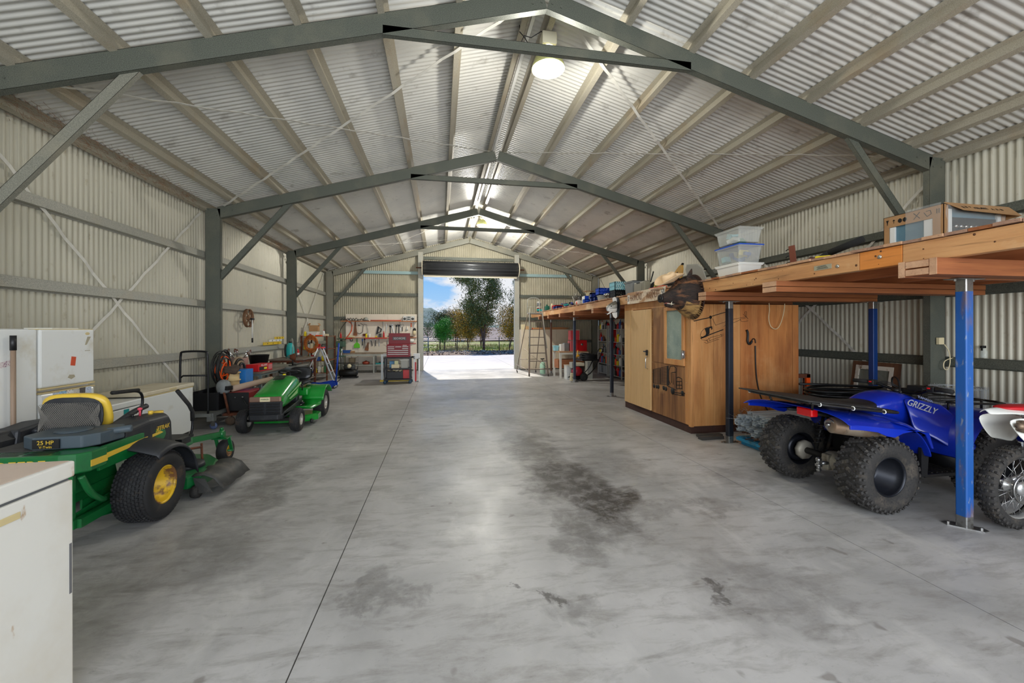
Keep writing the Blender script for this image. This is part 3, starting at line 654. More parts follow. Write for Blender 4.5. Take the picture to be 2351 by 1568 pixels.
FISH = mat('silver grey fish skin', (168, 168, 164), .35, .1, (6, (120, 122, 118), .5, .7)); FISHW = mat('white fish belly', (226, 224, 220), .4); FISHD = mat('olive grey fish back', (108, 104, 92), .45, .05)
t = thing('fish_head', 'mounted silver fish head trophy with gaping mouth on a dark oval board', 'trophy', (3.595, 7.98, 2.03), 0)
m = MB(); m.prism([(.12*cos(2*PI*j/28), .21*sin(2*PI*j/28)) for j in range(28)], 0, .015, 'yz'); m.build('board', BLK, t)
m = MB(); hd2 = [(-.0, 0, .02, .06, .13), (-.06, 0, .01, .075, .125), (-.13, 0, -.005, .07, .10), (-.19, 0, -.02, .055, .07), (-.235, 0, -.03, .035, .042)]
m.rings(blob_rings(hd2, 18), 0)
for f in range(len(m.f)):
    zc = sum(m.v[i][2] for i in m.f[f])/len(m.f[f]); m.m[f] = 1 if zc > .04 else (2 if zc < -.03 else 0)
m.build('head', [FISH, FISHD, FISHW], t, sub=1)
m = MB(); m.rings(blob_rings([(-.1, 0, -.07, .04, .03), (-.15, 0, -.11, .035, .02), (-.2, 0, -.14, .025, .014), (-.22, 0, -.15, .012, .008)], 12)); m.build('lower_jaw', FISHW, t, sub=1)
m = MB()
for s in (-1, 1): m.ell((-.15, s*.062, .02), (.014, .008, .014), 10, 8)
m.build('eye', mat('fish eye', (20, 20, 18), .1), t)
m = MB(); m.prism([(-.0, .1), (-.09, .11), (-.10, .19), (-.05, .215), (-.01, .18)], -.012, .012, 'xz', sm=False); m.prism([(0, -.1), (-.11, -.12), (-.08, -.2), (-.03, -.235), (0, -.2)], -.012, .012, 'xz'); m.build('fin', FISHW, t, bev=.006)
# ================================================================= generic small things
def crate(dx, dy, dz, mt, loc, label, group=None, cat='crate', name='plastic_crate', rz=0):
    t = thing(name, label, cat, loc, rz, group)
    m = MB(); m.bx(-dx/2, dx/2, -dy/2, dy/2, 0, .01); m.build('base', mt, t)
    for ax in (0, 1):
        for s in (-1, 1):
            m = MB(); L = (dx, dy)[ax]; O = (dy, dx)[ax]/2*s
            def B(a, b_, z0, z1):
                y0, y1 = sorted((O, O-s*.012))
                if ax == 0: m.bx(a, b_, y0, y1, z0, z1)
                else: m.bx(y0, y1, a, b_, z0, z1)
            B(-L/2, L/2, dz*.86, dz); B(-L/2, L/2, 0, dz*.12); B(-L/2, L/2, dz*.45, dz*.55)
            n = 6
            for k in range(n+1): c = -L/2+.01+(L-.02)*k/n; B(c-.01, c+.01, 0, dz)
            m.build('side', mt, t)
    return t
def tub(dx, dy, dz, mt, lidmt, loc, label, cat='tub', name='storage_tub', rz=0, lid=True, taper=.88, content=None, cm=None):
    t = thing(name, label, cat, loc, rz)
    m = MB(); a, b_ = dx/2*taper, dy/2*taper
    def rect(x, y, z, r=.02): return [(sx*(x-(0 if k else r)), sy*(y-(r if k else 0)), z) for sx, sy, k in ((1, 1, 0), (1, 1, 1), (1, -1, 1), (1, -1, 0), (-1, -1, 0), (-1, -1, 1), (-1, 1, 1), (-1, 1, 0))]
    m.rings([rect(a, b_, 0), rect(dx/2, dy/2, dz-.02), rect(dx/2+.012, dy/2+.012, dz-.02), rect(dx/2+.012, dy/2+.012, dz-.005)], sm=False, caps=False); m.add(rect(a, b_, 0), [tuple(range(8))])
    m.build('body', mt, t, sol=.003)
    if lid: m = MB(); m.bx(-dx/2-.014, dx/2+.014, -dy/2-.014, dy/2+.014, dz-.005, dz+.012); m.bx(-dx/2+.03, dx/2-.03, -dy/2+.03, dy/2-.03, dz+.012, dz+.018); m.build('lid', lidmt, t, bev=.003)
    if content:
        rn = random.Random(int(dx*999+dz*77))
        m = MB()
        for i in range(content): m.cb((rn.uniform(-a*.7, a*.7), rn.uniform(-b_*.7, b_*.7), rn.uniform(.03, dz*.75)), (rn.uniform(.04, .12), rn.uniform(.04, .12), rn.uniform(.02, .08)), rn.randrange(len(cm)), (rn.uniform(-.4, .4), rn.uniform(-.4, .4), rn.uniform(0, 3)))
        m.build('contents', cm, t, kind='stuff')
    return t
def bucket(r, h, mt, loc, label, lidmt=None, band=None, cat='bucket', name='bucket', rim=None):
    t = thing(name, label, cat, loc)
    m = MB(); m.lathe([(r*.86, 0), (r, h*.97), (r*1.03, h*.97), (r*1.03, h), (r*.97, h), (r*.84, .01)], n=20); m.build('body', mt, t)
    if band: m = MB(); m.lathe([(r*.905+.001, h*.25), (r*.965+.001, h*.75)], n=20, caps=False); m.build('label_band', band, t, sol=.001)
    if lidmt: m = MB(); m.lathe([(r*1.05, h-.02), (r*1.05, h+.008), (r*.9, h+.012), (.001, h+.012)], n=20, caps=False); m.build('lid', lidmt, t)
    else: m = MB(); m.tube([(r*cos(a), 0, h*.9+(-.0+.0*a)-r*.6*sin(a)) for a in [PI*k/10 for k in range(11)]], .003, 5); m.build('bail', STEEL, t)
    return t
def bottle(r, h, mt, cap, loc, label, cat='bottle', name='bottle', group=None, lab=None, neck=.4, rz=0, sq=False):
    t = thing(name, label, cat, loc, rz, group)
    m = MB()
    pf = [(r*.92, 0), (r, h*.03), (r, h*.62), (r*.85, h*.74), (r*neck, h*.82), (r*neck, h*.88)]
    if sq: m.rings([[(rr*.75*(1 if abs(cos(a)) > 1e-6 else 0)*cos(a)*1.2, rr*1.15*sin(a), z) for a in [2*PI*(j+.5)/8 for j in range(8)]] for rr, z in pf], sm=False)
    else: m.lathe(pf, n=14)
    m.build('body', mt, t)
    m = MB(); m.lathe([(r*neck*1.15, h*.88), (r*neck*1.1, h)], n=12); m.build('cap', cap, t)
    if lab: m = MB(); m.lathe([(r*1.01, h*.15), (r*1.01, h*.55)], n=14, caps=False); m.build('paper_label', lab, t, sol=.0006)
    return t
def box(dx, dy, dz, mt, loc, label, cat='box', name='cardboard_box', rz=0, bev=.003, flaps=False, group=None, tape=None):
    t = thing(name, label, cat, loc, rz, group)
    m = MB(); m.bx(-dx/2, dx/2, -dy/2, dy/2, 0, dz); m.build('body', mt, t, bev=bev)
    if flaps:
        m = MB(); m.cb((-dx/2-.02, 0, dz+.03), (.004, dy*.95, .08), r=(0, .5, 0)); m.cb((dx/2+.02, 0, dz+.03), (.004, dy*.95, .08), r=(0, -.6, 0)); m.build('flap', mt, t)
    if tape: m = MB(); m.bx(-dx*.06, dx*.06, -dy/2-.001, dy/2+.001, dz*.6, dz+.001); m.build('tape', tape, t)
    return t
CLR = mat('clear plastic tub', (212, 214, 208), .25, 0, alpha=.3); TBL = mat('translucent blue tub lid', (40, 84, 190), .3); CYC = mat('pale blue crate plastic', (150, 206, 218), .4); GRN = mat('dark green plastic', (22, 92, 74), .45)
DGR = mat('dark grey plastic', (66, 68, 66), .55); LGR = mat('light grey plastic', (164, 164, 156), .5); SKIN = mat('brown leather', (108, 56, 38), .55, 0, (6, (84, 42, 30), .5, .8)); YPL = mat('bright yellow plastic', (238, 214, 30), .4)
MIX = [mat('assorted red', (170, 40, 36), .5), mat('assorted green', (60, 130, 80), .5), mat('assorted yellow', (220, 196, 90), .5), mat('assorted blue', (50, 90, 160), .5), WPL, DGR, BEI, CARD]
Z = ZD+.004
# ---- oven in its torn carton
t = thing('boxed_oven', 'wide oven in a torn brown cardboard carton wrapped with clear film on the platform', 'boxed oven', (5.68, 3.80, Z))
FOAM = mat('white foam', (232, 234, 232), .7); BLG = mat('blue tinted oven side', (96, 132, 150), .3, 0, (4, (120, 154, 168), .5, .75)); DKG = mat('dark oven front', (42, 40, 38), .25, .4)
m = MB(); dx, dy, dz = .42, .3, .635
m.bx(-dx+.03, dx-.03, -dy+.03, dy-.03, .02, dz-.05); m.build('oven', BLG, t)
m = MB()   # carton: left face frame, top, corner edges
m.bx(-dx, -dx+.006, -dy, dy, dz-.13, dz); m.bx(-dx, -dx+.006, dy-.06, dy, 0, dz-.13); m.bx(-dx, -dx+.006, -dy, -dy+.10, 0, dz-.13); m.bx(-dx, -dx+.006, -dy, dy, 0, .1)
m.bx(-dx, dx, -dy, dy, dz-.005, dz); m.bx(-dx, -dx+.06, -dy, -dy+.005, 0, dz); m.bx(dx-.05, dx, -dy, -dy+.005, 0, dz); m.bx(dx-.006, dx, -dy, dy, 0, dz); m.bx(-dx, dx, dy-.006, dy, 0, dz)
m.build('carton', CARD, t)
m = MB(); m.add([(-dx, -dy-.002, dz+.01), (dx+.04, -dy-.002, dz-.0), (dx+.05, -dy-.10, dz-.12), (-dx+.13, -dy-.09, dz-.09)], [(0, 1, 2, 3)]); m.add([(dx+.04, -dy, dz), (dx+.05, -dy-.1, dz-.12), (dx+.04, -dy+.05, dz-.14)], [(0, 1, 2)]); fl_ = m.build('top_flap', CARD, t, sol=.006)
m = MB(); m.bx(-dx+.008, -dx+.03, dy-.12, dy-.06, .1, dz-.13); m.bx(-dx+.008, -dx+.03, -dy+.10, -dy+.19, .1, dz-.13); m.bx(-dx+.06, -dx+.12, -dy+.005, -dy+.03, .2, dz-.05); m.bx(dx-.1, dx-.05, -dy+.005, -dy+.03, .0, dz-.08); m.bx(-dx+.06, dx-.05, -dy+.005, -dy+.03, 0, .24); m.build('foam_block', FOAM, t, bev=.004)
m = MB(); m.bx(-dx+.12, dx-.1, -dy+.02, -dy+.028, .24, .50); m.build('oven_front', DKG, t)
m = MB()
for i in range(9): x = -dx+.17+i*.066; m.lathe([(.018, -.03), (.022, 0)], (x, -dy+.02, .40), 'y', 12)
m.cyl((-dx+.13, -dy-.012, .29), (dx-.12, -dy-.012, .29), .01, n=8); m.build('knobs', CHR, t, kind='stuff')
textpart('FRONT', .07, 'lettering', INK, t, (-.01, -dy-.052, dz-.047), (R(40), 0, 0), sx=.85)
textpart('X  X  #', .06, 'shipping_symbols', INK, t, (.21, -dy-.052, dz-.05), (R(40), 0, 0), sx=.85)
textpart('||  #  +', .07, 'shipping_symbols', INK, t, (-.2, -dy-.048, dz-.04), (R(40), 0, 0), sx=.7)
m = MB()
def glyph(pts, w): 
    for a, b_ in zip(pts, pts[1:]): m.bar((-dx-.002, a[0], a[1]), (-dx-.002, b_[0], b_[1]), w, .002, up=(1, 0, 0))
m.prism([(.27, dz-.04), (.24, dz-.04), (.25, dz-.07), (.253, dz-.10), (.257, dz-.10), (.26, dz-.07)], -dx-.003, -dx-.001, 'yz'); m.prism([(.20, dz-.06), (.185, dz-.045), (.17, dz-.06)], -dx-.003, -dx-.001, 'yz'); glyph([(.185, dz-.05), (.185, dz-.09)], .004)
for c in (.12, .07): m.prism([(c-.02, dz-.06), (c, dz-.045), (c+.02, dz-.06), (c+.02, dz-.085), (c, dz-.1), (c-.02, dz-.085)], -dx-.003, -dx-.001, 'yz')
glyph([(-.02, dz-.03), (-.08, dz-.1)], .006); glyph([(-.08, dz-.03), (-.02, dz-.1)], .006); glyph([(-.12, dz-.05), (-.15, dz-.1), (-.19, dz-.08), (-.18, dz-.04), (-.14, dz-.04)], .005); glyph([(-.24, dz-.04), (-.24, dz-.09)], .006); glyph([(-.26, dz-.04), (-.26, dz-.09)], .006)
m.build('shipping_symbols', INK, t, kind='stuff')
m = MB(); m.bx(-dx-.002, -dx, .14, .27, .19, .30); st = m.build('sticker', WPL, t); textpart('smeg', .055, 'lettering', INK, st, (-dx-.003, .2, .265), (PI/2, 0, -PI/2), sx=.8); textpart('FS9606XS', .035, 'lettering', INK, st, (-dx-.003, .2, .22), (PI/2, 0, -PI/2), sx=.7)
FILM = mat('clear packing film', (225, 228, 228), .15, alpha=.22)
m = MB(); rn = random.Random(3); rows = []
for i in range(9): rows.append([(-dx-.006-rn.uniform(0, .01), -dy+.02+.1*i*.42, .1+(dz-.08)*j/6) for j in range(7)])
m.grid(rows); rows = []
for i in range(9): rows.append([(-dx+i*.1, -dy-.012-rn.uniform(0, .02), .1+(dz-.12)*j/6) for j in range(7)])
m.grid(rows); m.build('film', FILM, t)
# ---- stacked clear tubs
for z, dz, lm, lb, n in ((0, .165, WPL, 'white clear tub, lowest of the three stacked on the platform edge', 3), (.188, .22, TBL, 'clear tub with a blue lid in the middle of the stack', 8), (.45, .18, CLR, 'clear tub with green toys inside, top of the stack', 7)):
    tt = tub(.34, .46, dz, WPL if z == 0 else CLR, lm, (3.98, 4.95, Z+z), lb, content=n, cm=[MIX[1], MIX[3], WPL, MIX[2], CYC])
# ---- saddle rack with hooks, mat roll, clothes, yellow packet
t = thing('leather_strap_rack', 'brown leather strap with three black rings standing on the platform', 'strap', (3.9, 3.98, Z), R(15))
m = MB(); m.prism([(-.03, 0), (.035, 0), (.06, .24), (-.005, .245)], -.008, .008, 'yz'); m.build('strap', SKIN, t, bev=.003)
for z in (.04, .115, .19):
    m = MB(); m.tube([(0, .045+.045*cos(a), z+.02*sin(a)) for a in [2*PI*k/14 for k in range(12)]], .006, 6); m.build('ring', BLK, t)
m = MB(); m.cyl((4.08, 3.72, Z+.115), (4.14, 3.42, Z+.195), .034, n=18); m.tube([(4.08, 3.72, Z+.115), (4.03, 3.98, Z+.012)], [.034, .006], 12); tag(m.build('foam_roll', mat('black foam', (28, 28, 28), .9)), 'black foam roll lying tilted on the platform beside the leather strap', 'roll')
m = MB(); rows = []
for i in range(15): rows.append([(3.84+.02*j, 3.62+.022*i, Z+.012+max(0, .062*sin(PI*i/14)*sin(PI*(j+.3)/9)+.02*mn.noise((i*.7, j*.8, 1)))) for j in range(10)])
m.grid(rows); tag(m.build('folded_jacket', mat('maroon cloth', (82, 50, 44), .9, 0, (9, (58, 56, 56), .45, .6))), 'crumpled maroon and grey jacket beside the leather strap', 'jacket')
m = MB(); m.cb((3.85, 3.55, Z+.03), (.1, .16, .03), r=(.1, 0, 0)); tag(m.build('yellow_packet', YPL, bev=.006), 'bright yellow packet beside the foam roll on the platform', 'packet')
# ---- further along the platform
t = thing('folding_chair', 'pale grey plastic folding chair lid shape leaning near the hat', 'chair', (4.2, 6.15, Z), R(0)); m = MB(); m.prism([(-.26, 0), (.2, 0), (.24, .34), (.17, .42), (-.1, .38), (-.2, .3)], 0, .02, 'yz'); m.build('panel', LGR, t, bev=.006, rot=(0, R(-14), 0)); m = MB(); m.cyl((-.004, -.16, .28), (.03, -.16, .28), .014, n=8); m.cyl((-.004, .1, .34), (.03, .1, .34), .014, n=8); m.build('hinge', BLK, t)
t['label'] = 'pale grey plastic leaning panel with two black hinges behind the straw hat'; t['category'] = 'panel'; t.name = 'leaning_board'
SURF = mat('yellowed surfboard', (206, 158, 78), .35, 0, (3, (184, 132, 60), .5, .8))
t = thing('surfboard', 'yellowed surfboard nose pointing up from the platform', 'surfboard', (4.5, 7.45, Z+.03), rot=(R(32), 0, R(6)))
m = MB(); pr = [(0, .62), (.06, .55), (.11, .42), (.14, .25), (.15, 0), (-.15, 0), (-.14, .25), (-.11, .42), (-.06, .55)]; m.prism(pr, -.02, .02, 'yz'); m.build('board', SURF, t, bev=.012)
m = MB(); m.prism([(-.015, .60), (.015, .60), (0, .64)], -.024, .024, 'yz'); m.build('nose_guard', BLK, t)
m = MB(); m.prism([(.0, 0), (.25, 0), (.2, .24), (.1, .3)], -.012, .012, 'yz', X=None); o = m.build('green_fin_board', mat('lime green', (120, 160, 60), .4), loc=(4.3, 7.55, Z)); tag(o, 'small lime green board leaning beside the surfboard', 'board')
t = thing('small_wheel', 'small dark pneumatic wheel propped up left of the surfboard', 'wheel', (4.36, 7.80, Z+.155), R(20))
m = MB(); m.lathe([(.08, -.03), (.12, -.035), (.14, -.02), (.145, 0), (.14, .02), (.12, .035), (.08, .03)], ax='y', n=24); m.build('tyre', RUB, t); m = MB(); m.lathe([(.08, -.02), (.05, -.01), (.02, -.02), (.02, .02), (.05, .01), (.08, .02)], ax='y', n=18); m.build('rim', STEEL, t)
t = thing('fan_cushion', 'round dark grey seat cushion lying behind the red tray', 'cushion', (4.12, 6.75, Z)); m = MB(); m.ell((0, 0, .14), (.1, .2, .05), 16, 8); m.bx(-.06, .06, -.1, .1, 0, .1); m.build('pad', DGR, t)
m = MB(); m.prism([(-.27, 0), (.2, 0), (.24, .045), (-.22, .055)], -.04, .05, 'yz'); o = m.build('red_tray', mat('orange red plastic', (226, 66, 30), .4), loc=(3.73, 6.62, Z+.002), bev=.008); tag(o, 'orange red plastic tray on the platform above the name board', 'tray')
m = MB(); m.tube([(0, .13*cos(a), .055+.085*sin(a)) for a in [PI*k/12 for k in range(13)]], .011, 8); o = m.build('yellow_hoop', mat('pale yellow plastic', (206, 186, 110), .5), loc=(3.83, 6.78, Z)); tag(o, 'pale yellow plastic hoop standing above the red tray', 'hoop')
t = thing('tool_case', 'upright grey brown plastic tool case with rounded corners and black latch', 'case', (3.86, 7.42, Z)); m = MB(); m.bx(-.07, .07, -.21, .21, 0, .235); m.build('shell', mat('khaki grey case', (138, 134, 116), .5), t, bev=.022); m = MB(); m.bx(-.078, -.07, -.04, .08, .205, .228); m.build('latch', BLK, t); m = MB(); m.bx(-.076, -.07, -.13, .16, .02, .19); m.build('front_plate', mat('khaki grey case', (138, 134, 116), .5), t, bev=.004)
tub(.34, .40, .30, GRYP, DGR, (4.03, 8.0, Z), 'tall grey storage tub with a dark lid beside the tool case')
m = MB(); m.bar((4.3, 7.9, Z+.3), (4.3, 7.78, Z+.5), .02, .02); tag(m.build('thin_pole', BLK), 'thin black pole sticking up behind the grey tub', 'pole')
crate(.3, .3, .17, BLK, (3.9, 8.55, Z), 'black milk crate under the pale blue crate'); crate(.3, .3, .19, CYC, (3.9, 8.58, Z+.172), 'pale blue crate with black print on top of the black crate')
m = MB(); rn = random.Random(9)
for i in range(8): m.ell((3.85+rn.uniform(-.06, .06), 9.0+rn.uniform(-.12, .12), Z+.055+rn.uniform(0, .08)), rn.uniform(.02, .05), 8, 6, rn.randrange(3))
tag(m.build('wrapped_parts', [LGR, STEEL, DGR]), 'heap of wrapped metal parts between the crates', 'parts', kind='stuff')
tub(.22, .22, .14, LGR, LGR, (3.86, 9.36, Z), 'small grey tub under the bright blue crate', lid=False)
BLC = mat('bright blue crate plastic', (24, 72, 196), .4); BLD = mat('navy crate plastic', (30, 50, 130), .4)
crate(.26, .24, .17, BLC, (3.9, 9.5, Z+.155), 'bright blue crate on top of the small grey tub'); crate(.2, .13, .25, BLD, (3.86, 9.93, Z), 'tall navy crate standing by the white water tank'); crate(.2, .12, .13, BLD, (3.86, 9.68, Z), 'low navy crate right of the tall navy crate')
bucket(.075, .15, BLC, (3.95, 9.15, Z+.14), 'small bright blue bucket full of fittings', cat='bucket')
t = thing('water_tank', 'white plastic tank with blue side panel on the platform', 'tank', (3.86, 10.45, Z)); m = MB(); m.bx(-.11, .11, -.13, .12, 0, .21); m.build('body', WPL, t, bev=.02); m = MB(); m.bx(-.112, .0, -.136, -.13, .0, .21); m.build('side_panel', BLC, t)
crate(.14, .16, .11, BLC, (3.76, 10.24, Z), 'small bright blue crate in front of the white tank')
t = thing('cable_spool', 'cream cable spool with a flat brown top flange on the white tank', 'spool', (3.9, 10.42, Z+.212)); m = MB(); m.lathe([(.07, 0), (.07, .12)], n=18); m.build('core', BEI, t); m = MB(); m.lathe([(.14, .12), (.14, .132)], n=20); m.build('flange', wood('spool ply', (176, 140, 100), (150, 112, 76), 'x'), t)
# pedestal fan lying back
t = thing('workshop_fan', 'large grey wire caged fan tilted back on the platform', 'fan', (4.0, 11.6, Z+.21), rot=(0, R(-25), R(12)))
m = MB()
for r in (.05, .09, .13, .17, .2): m.tube([(-.02-.04*(1-r/.2), r*cos(a), r*sin(a)) for a in [2*PI*k/24 for k in range(24)]], .0022, 4, closed=True)
for k in range(36): a = 2*PI*k/36; m.tube([(-.06, .03*cos(a), .03*sin(a)), (-.05, .12*cos(a), .12*sin(a)), (-.01, .2*cos(a), .2*sin(a)), (.04, .19*cos(a), .19*sin(a)), (.06, .08*cos(a), .08*sin(a))], .0016, 4)
m.build('cage', STEEL, t, kind='stuff')
for k in range(4): m = MB(); a = PI/2*k; m.add([(0, .03*cos(a), .03*sin(a)), (.02, .17*cos(a-.3), .17*sin(a-.3)), (-.01, .17*cos(a+.35), .17*sin(a+.35))], [(0, 1, 2)]); m.build('blade', DGR, t, sol=.003)
m = MB(); m.lathe([(.05, .04), (.05, .12), (.02, .13)], ax='x', n=14); m.build('motor', BLK, t)
m = MB(); m.tube([(.02, .17, -.19), (-.02, .22, 0), (-.02, .19, .12)], .01, 6); m.tube([(.02, .17, -.19), (.1, -.1, -.19)], .01, 6); m.build('stand', WPL, t)
t = thing('white_reel', 'white reel with orange line lying in front of the fan', 'reel', (3.83, 11.05, Z+.075)); m = MB(); m.lathe([(.07, -.09), (.075, -.085), (.04, -.08), (.04, .08), (.075, .085), (.07, .09)], ax='y', n=18); m.build('reel', WPL, t); m = MB(); m.lathe([(.055, -.07), (.055, .07)], ax='y', n=14); m.build('line', ORG, t)
for i, (y, mt, lb) in enumerate(((13.0, BLD, 'navy crate with white labels nearest the fan'), (13.3, BLD, 'navy crate with white labels beside the red crate'))): crate(.18, .2, .1, mt, (3.83, y, Z), lb)
crate(.3, .42, .17, RED, (4.0, 13.72, Z), 'red crate on the platform beside the green jug')
m = MB(); rn = random.Random(12)
for i in range(12): p = Vector((3.95+rn.uniform(-.1, .1), 12.5+rn.uniform(-.4, .4), Z+.06+rn.uniform(0, .09))); m.cb(p, (rn.uniform(.04, .1), rn.uniform(.06, .22), rn.uniform(.02, .05)), rn.randrange(4), (rn.uniform(-.5, .5), 0, rn.uniform(0, 3)))
tag(m.build('power_tool_heap', [BLD, BLK, STEEL, TEAL]), 'heap of hand power tools lying between the fan and the navy crates', 'tools', kind='stuff')
t = thing('green_jug', 'dark green fuel jug with a spout next to the paint buckets', 'jug', (3.88, 14.7, Z)); m = MB(); m.bx(-.07, .07, -.11, .11, 0, .2); m.build('body', GRN, t, bev=.02); m = MB(); m.cyl((0, .05, .2), (0, .05, .26), .02, n=10); m.tube([(0, -.07, .2), (0, -.05, .23), (0, 0, .23), (0, .02, .2)], .01, 6); m.build('handle', GRN, t)
m = MB(); m.cb((3.98, 14.35, Z+.15), (.05, .12, .26), r=(R(-35), 0, 0)); tag(m.build('tan_glove', BEI, bev=.02), 'tan glove sticking up beside the green jug', 'glove')
m = MB(); m.cb((4.12, 14.3, Z+.09), (.12, .2, .18)); tag(m.build('brown_carton', CARD), 'small brown carton behind the tan glove', 'carton')
bucket(.085, .22, RED, (3.88, 15.95, Z), 'red and teal paint bucket under the white bucket', WPL, TEAL); bucket(.085, .2, WPL, (3.88, 15.95, Z+.235), 'white paint bucket stacked on the red bucket', WPL, mat('label grey', (120, 124, 128), .6))
m = MB(); m.cb((3.85, 15.5, Z+.06), (.12, .12, .12)); tag(m.build('teal_tin', TEAL, bev=.004), 'small teal tin standing beside the stacked paint buckets', 'tin')
# ================================================================= wheels
def lug(m, R_, th, y, lt, ly, h, ang=0, mi=0):
    """raised block on a tyre whose axle is y; th around, ang turns it in the tread plane"""
    n = Vector((cos(th), 0, sin(th))); tg = Vector((-sin(th), 0, cos(th))); yy = Vector((0, 1, 0))
    a = tg*cos(ang)+yy*sin(ang); b_ = -tg*sin(ang)+yy*cos(ang); c = n*(R_)+yy*y
    X = Matrix.Translation(c) @ Matrix((a, b_, n)).transposed().to_4x4()
    v = [(sx*lt/2*k, sy*ly/2*k, z) for z, k in ((-.012, 1), (h, .82)) for sy in (-1, 1) for sx in (-1, 1)]
    m.add(v, [(4, 5, 7, 6), (0, 1, 5, 4), (2, 6, 7, 3), (0, 4, 6, 2), (1, 3, 7, 5)], mi, False, X)
def tyre(R_, w, ri, kind, par, mt=RUB, lugmt=None):
    m = MB(); h = w/2; rr = R_-.012
    pf = [(ri, -h*.78), (ri+.012, -h*.9), (ri+(rr-ri)*.45, -h*1.0), (rr-.035, -h*.97), (rr-.012, -h*.86), (rr, -h*.6), (rr+.004, 0), (rr, h*.6), (rr-.012, h*.86), (rr-.035, h*.97), (ri+(rr-ri)*.45, h*1.0), (ri+.012, h*.9), (ri, h*.78)]
    m.lathe(pf, ax='y', n=56, caps=False); o = m.build('tyre', mt, par)
    m = MB()
    if kind == 'mud':
        N = 17
        for i in range(N):
            for s in (-1, 1):
                t0 = 2*PI*(i+(.5 if s > 0 else 0))/N
                for k in range(4): lug(m, rr-.001, t0+.055*k**1.15*.6, s*(.012+h*.17*k), .032, h*.2, .018, s*(-.55+.12*k))
                for k in range(2): lug(m, rr+.001, t0+.21+.04*k, s*h*(.22+.25*k), .018, .016, .012)
        M_ = 34
        for i in range(M_):
            for s in (-1, 1): lug(m, rr-.004, 2*PI*i/M_, s*h*.74, .027, h*.26, .014); lug(m, rr-.022, 2*PI*(i)/M_, s*h*.93, .02, h*.12, .010)
    elif kind == 'turf':
        N = int(2*PI*R_/.034); c = 9
        for i in range(N):
            for k in range(c):
                y = (-1+2*(k+.5)/c)*h*.86; t0 = 2*PI*(i+(.5 if k % 2 else 0))/N
                lug(m, rr-.001-(.010 if abs(y) > h*.7 else 0), t0, y, .027, h*2*.86/c*.74, .011, .15*(1 if k % 2 else -1))
    elif kind == 'smallturf':
        N = int(2*PI*R_/.03); c = 5
        for i in range(N):
            for k in range(c): lug(m, rr-.001-(.008 if k in (0, 4) else 0), 2*PI*(i+(.5 if k % 2 else 0))/N, (-1+2*(k+.5)/c)*h*.84, .02, h*2*.84/c*.7, .006, .2*(1 if k % 2 else -1))
    elif kind == 'knob':
        N = 38
        for i in range(N):
            for k, y in enumerate((-.8, -.4, 0, .4, .8) if i % 2 else (-.9, -.58, -.2, .2, .58, .9)): lug(m, rr-(.014 if abs(y) > .7 else 0), 2*PI*i/N, y*h, .02, h*.28, .012)
    elif kind == 'rib':
        pass
    if m.v: m.build('tread', lugmt or mt, par, kind='stuff')
    return o
MUDR = mat('dusty tyre rubber', (46, 44, 42), .8, 0, [(7, (84, 76, 66), .5, .72), (60, (30, 30, 30), .5, .7)], (60, .4)); MUDL = mat('tyre tread rubber', (52, 50, 48), .72, 0, (9, (96, 88, 76), .56, .74))
def wheel(par, loc, R_, w, ri, kind, rimmt, dish=.5, side=-1, name='wheel', mt=None, lmt=None, holes=4):
    g = bpy.data.objects.new(name, None); C.objects.link(g); g.parent = par; g.location = loc
    tyre(R_, w, ri, kind, g, mt or MUDR, lmt or MUDL)
    m = MB(); s = side; h = w/2
    pf = [(ri+.006, s*h*.80), (ri-.004, s*h*.82), (ri-.012, s*h*.7), (ri-.014, s*h*.3), (ri-.03, s*h*.27), (ri-.034, s*h*(dish-.9)), (ri*.45, s*h*(dish-.95)), (ri*.42, s*h*(dish-.7)), (.012, s*h*(dish-.68))]
    m.lathe(pf, ax='y', n=40, caps=False); m.lathe([(ri+.006, -s*h*.80), (ri-.004, -s*h*.8), (ri-.02, -s*h*.3), (ri-.03, -s*h*.1)], ax='y', n=40, caps=False)
    m.build('rim', rimmt, g, sol=.003)
    m = MB(); m.lathe([(.03, s*h*(dish-.68)), (.03, s*h*(dish-.45)), (.02, s*h*(dish-.42))], ax='y', n=14)
    for k in range(holes): a = 2*PI*k/holes+.4; m.cyl((ri*.3*cos(a), s*h*(dish-.75), ri*.3*sin(a)), (ri*.3*cos(a), s*h*(dish-.55), ri*.3*sin(a)), .009, n=6)
    m.build('hub', STEEL, g)
    return g
# ================================================================= quad bike
QB = mat('quad blue plastic', (14, 44, 168), .25, 0, [(2, (12, 38, 150), .4, .8), (26, (96, 92, 88), .70, .8)], None, 0, .4)
BLKR = mat('black satin steel', (30, 29, 28), .45, .2, (8, (66, 56, 46), .56, .75)); MUF = mat('dusty muffler steel', (150, 136, 118), .5, .5, [(5, (128, 98, 72), .45, .7), (18, (96, 84, 70), .55, .7)]); CASTA = mat('cast aluminium', (160, 154, 140), .55, .4, (9, (110, 98, 82), .5, .7))
t = thing('quad_bike', 'blue farm quad bike with knobbly black tyres parked facing the right wall', 'quad bike', (3.71, 3.385, 0), R(0))
Q = t
for x, y, w, s in ((0, -.43, .27, -1), (0, .43, .27, 1), (1.20, -.44, .22, -1), (1.20, .44, .22, 1)):
    wheel(t, (x, y, .315), .315, w, .165, 'mud', mat('black steel rim', (30, 32, 38), .35, .5), .25, s)
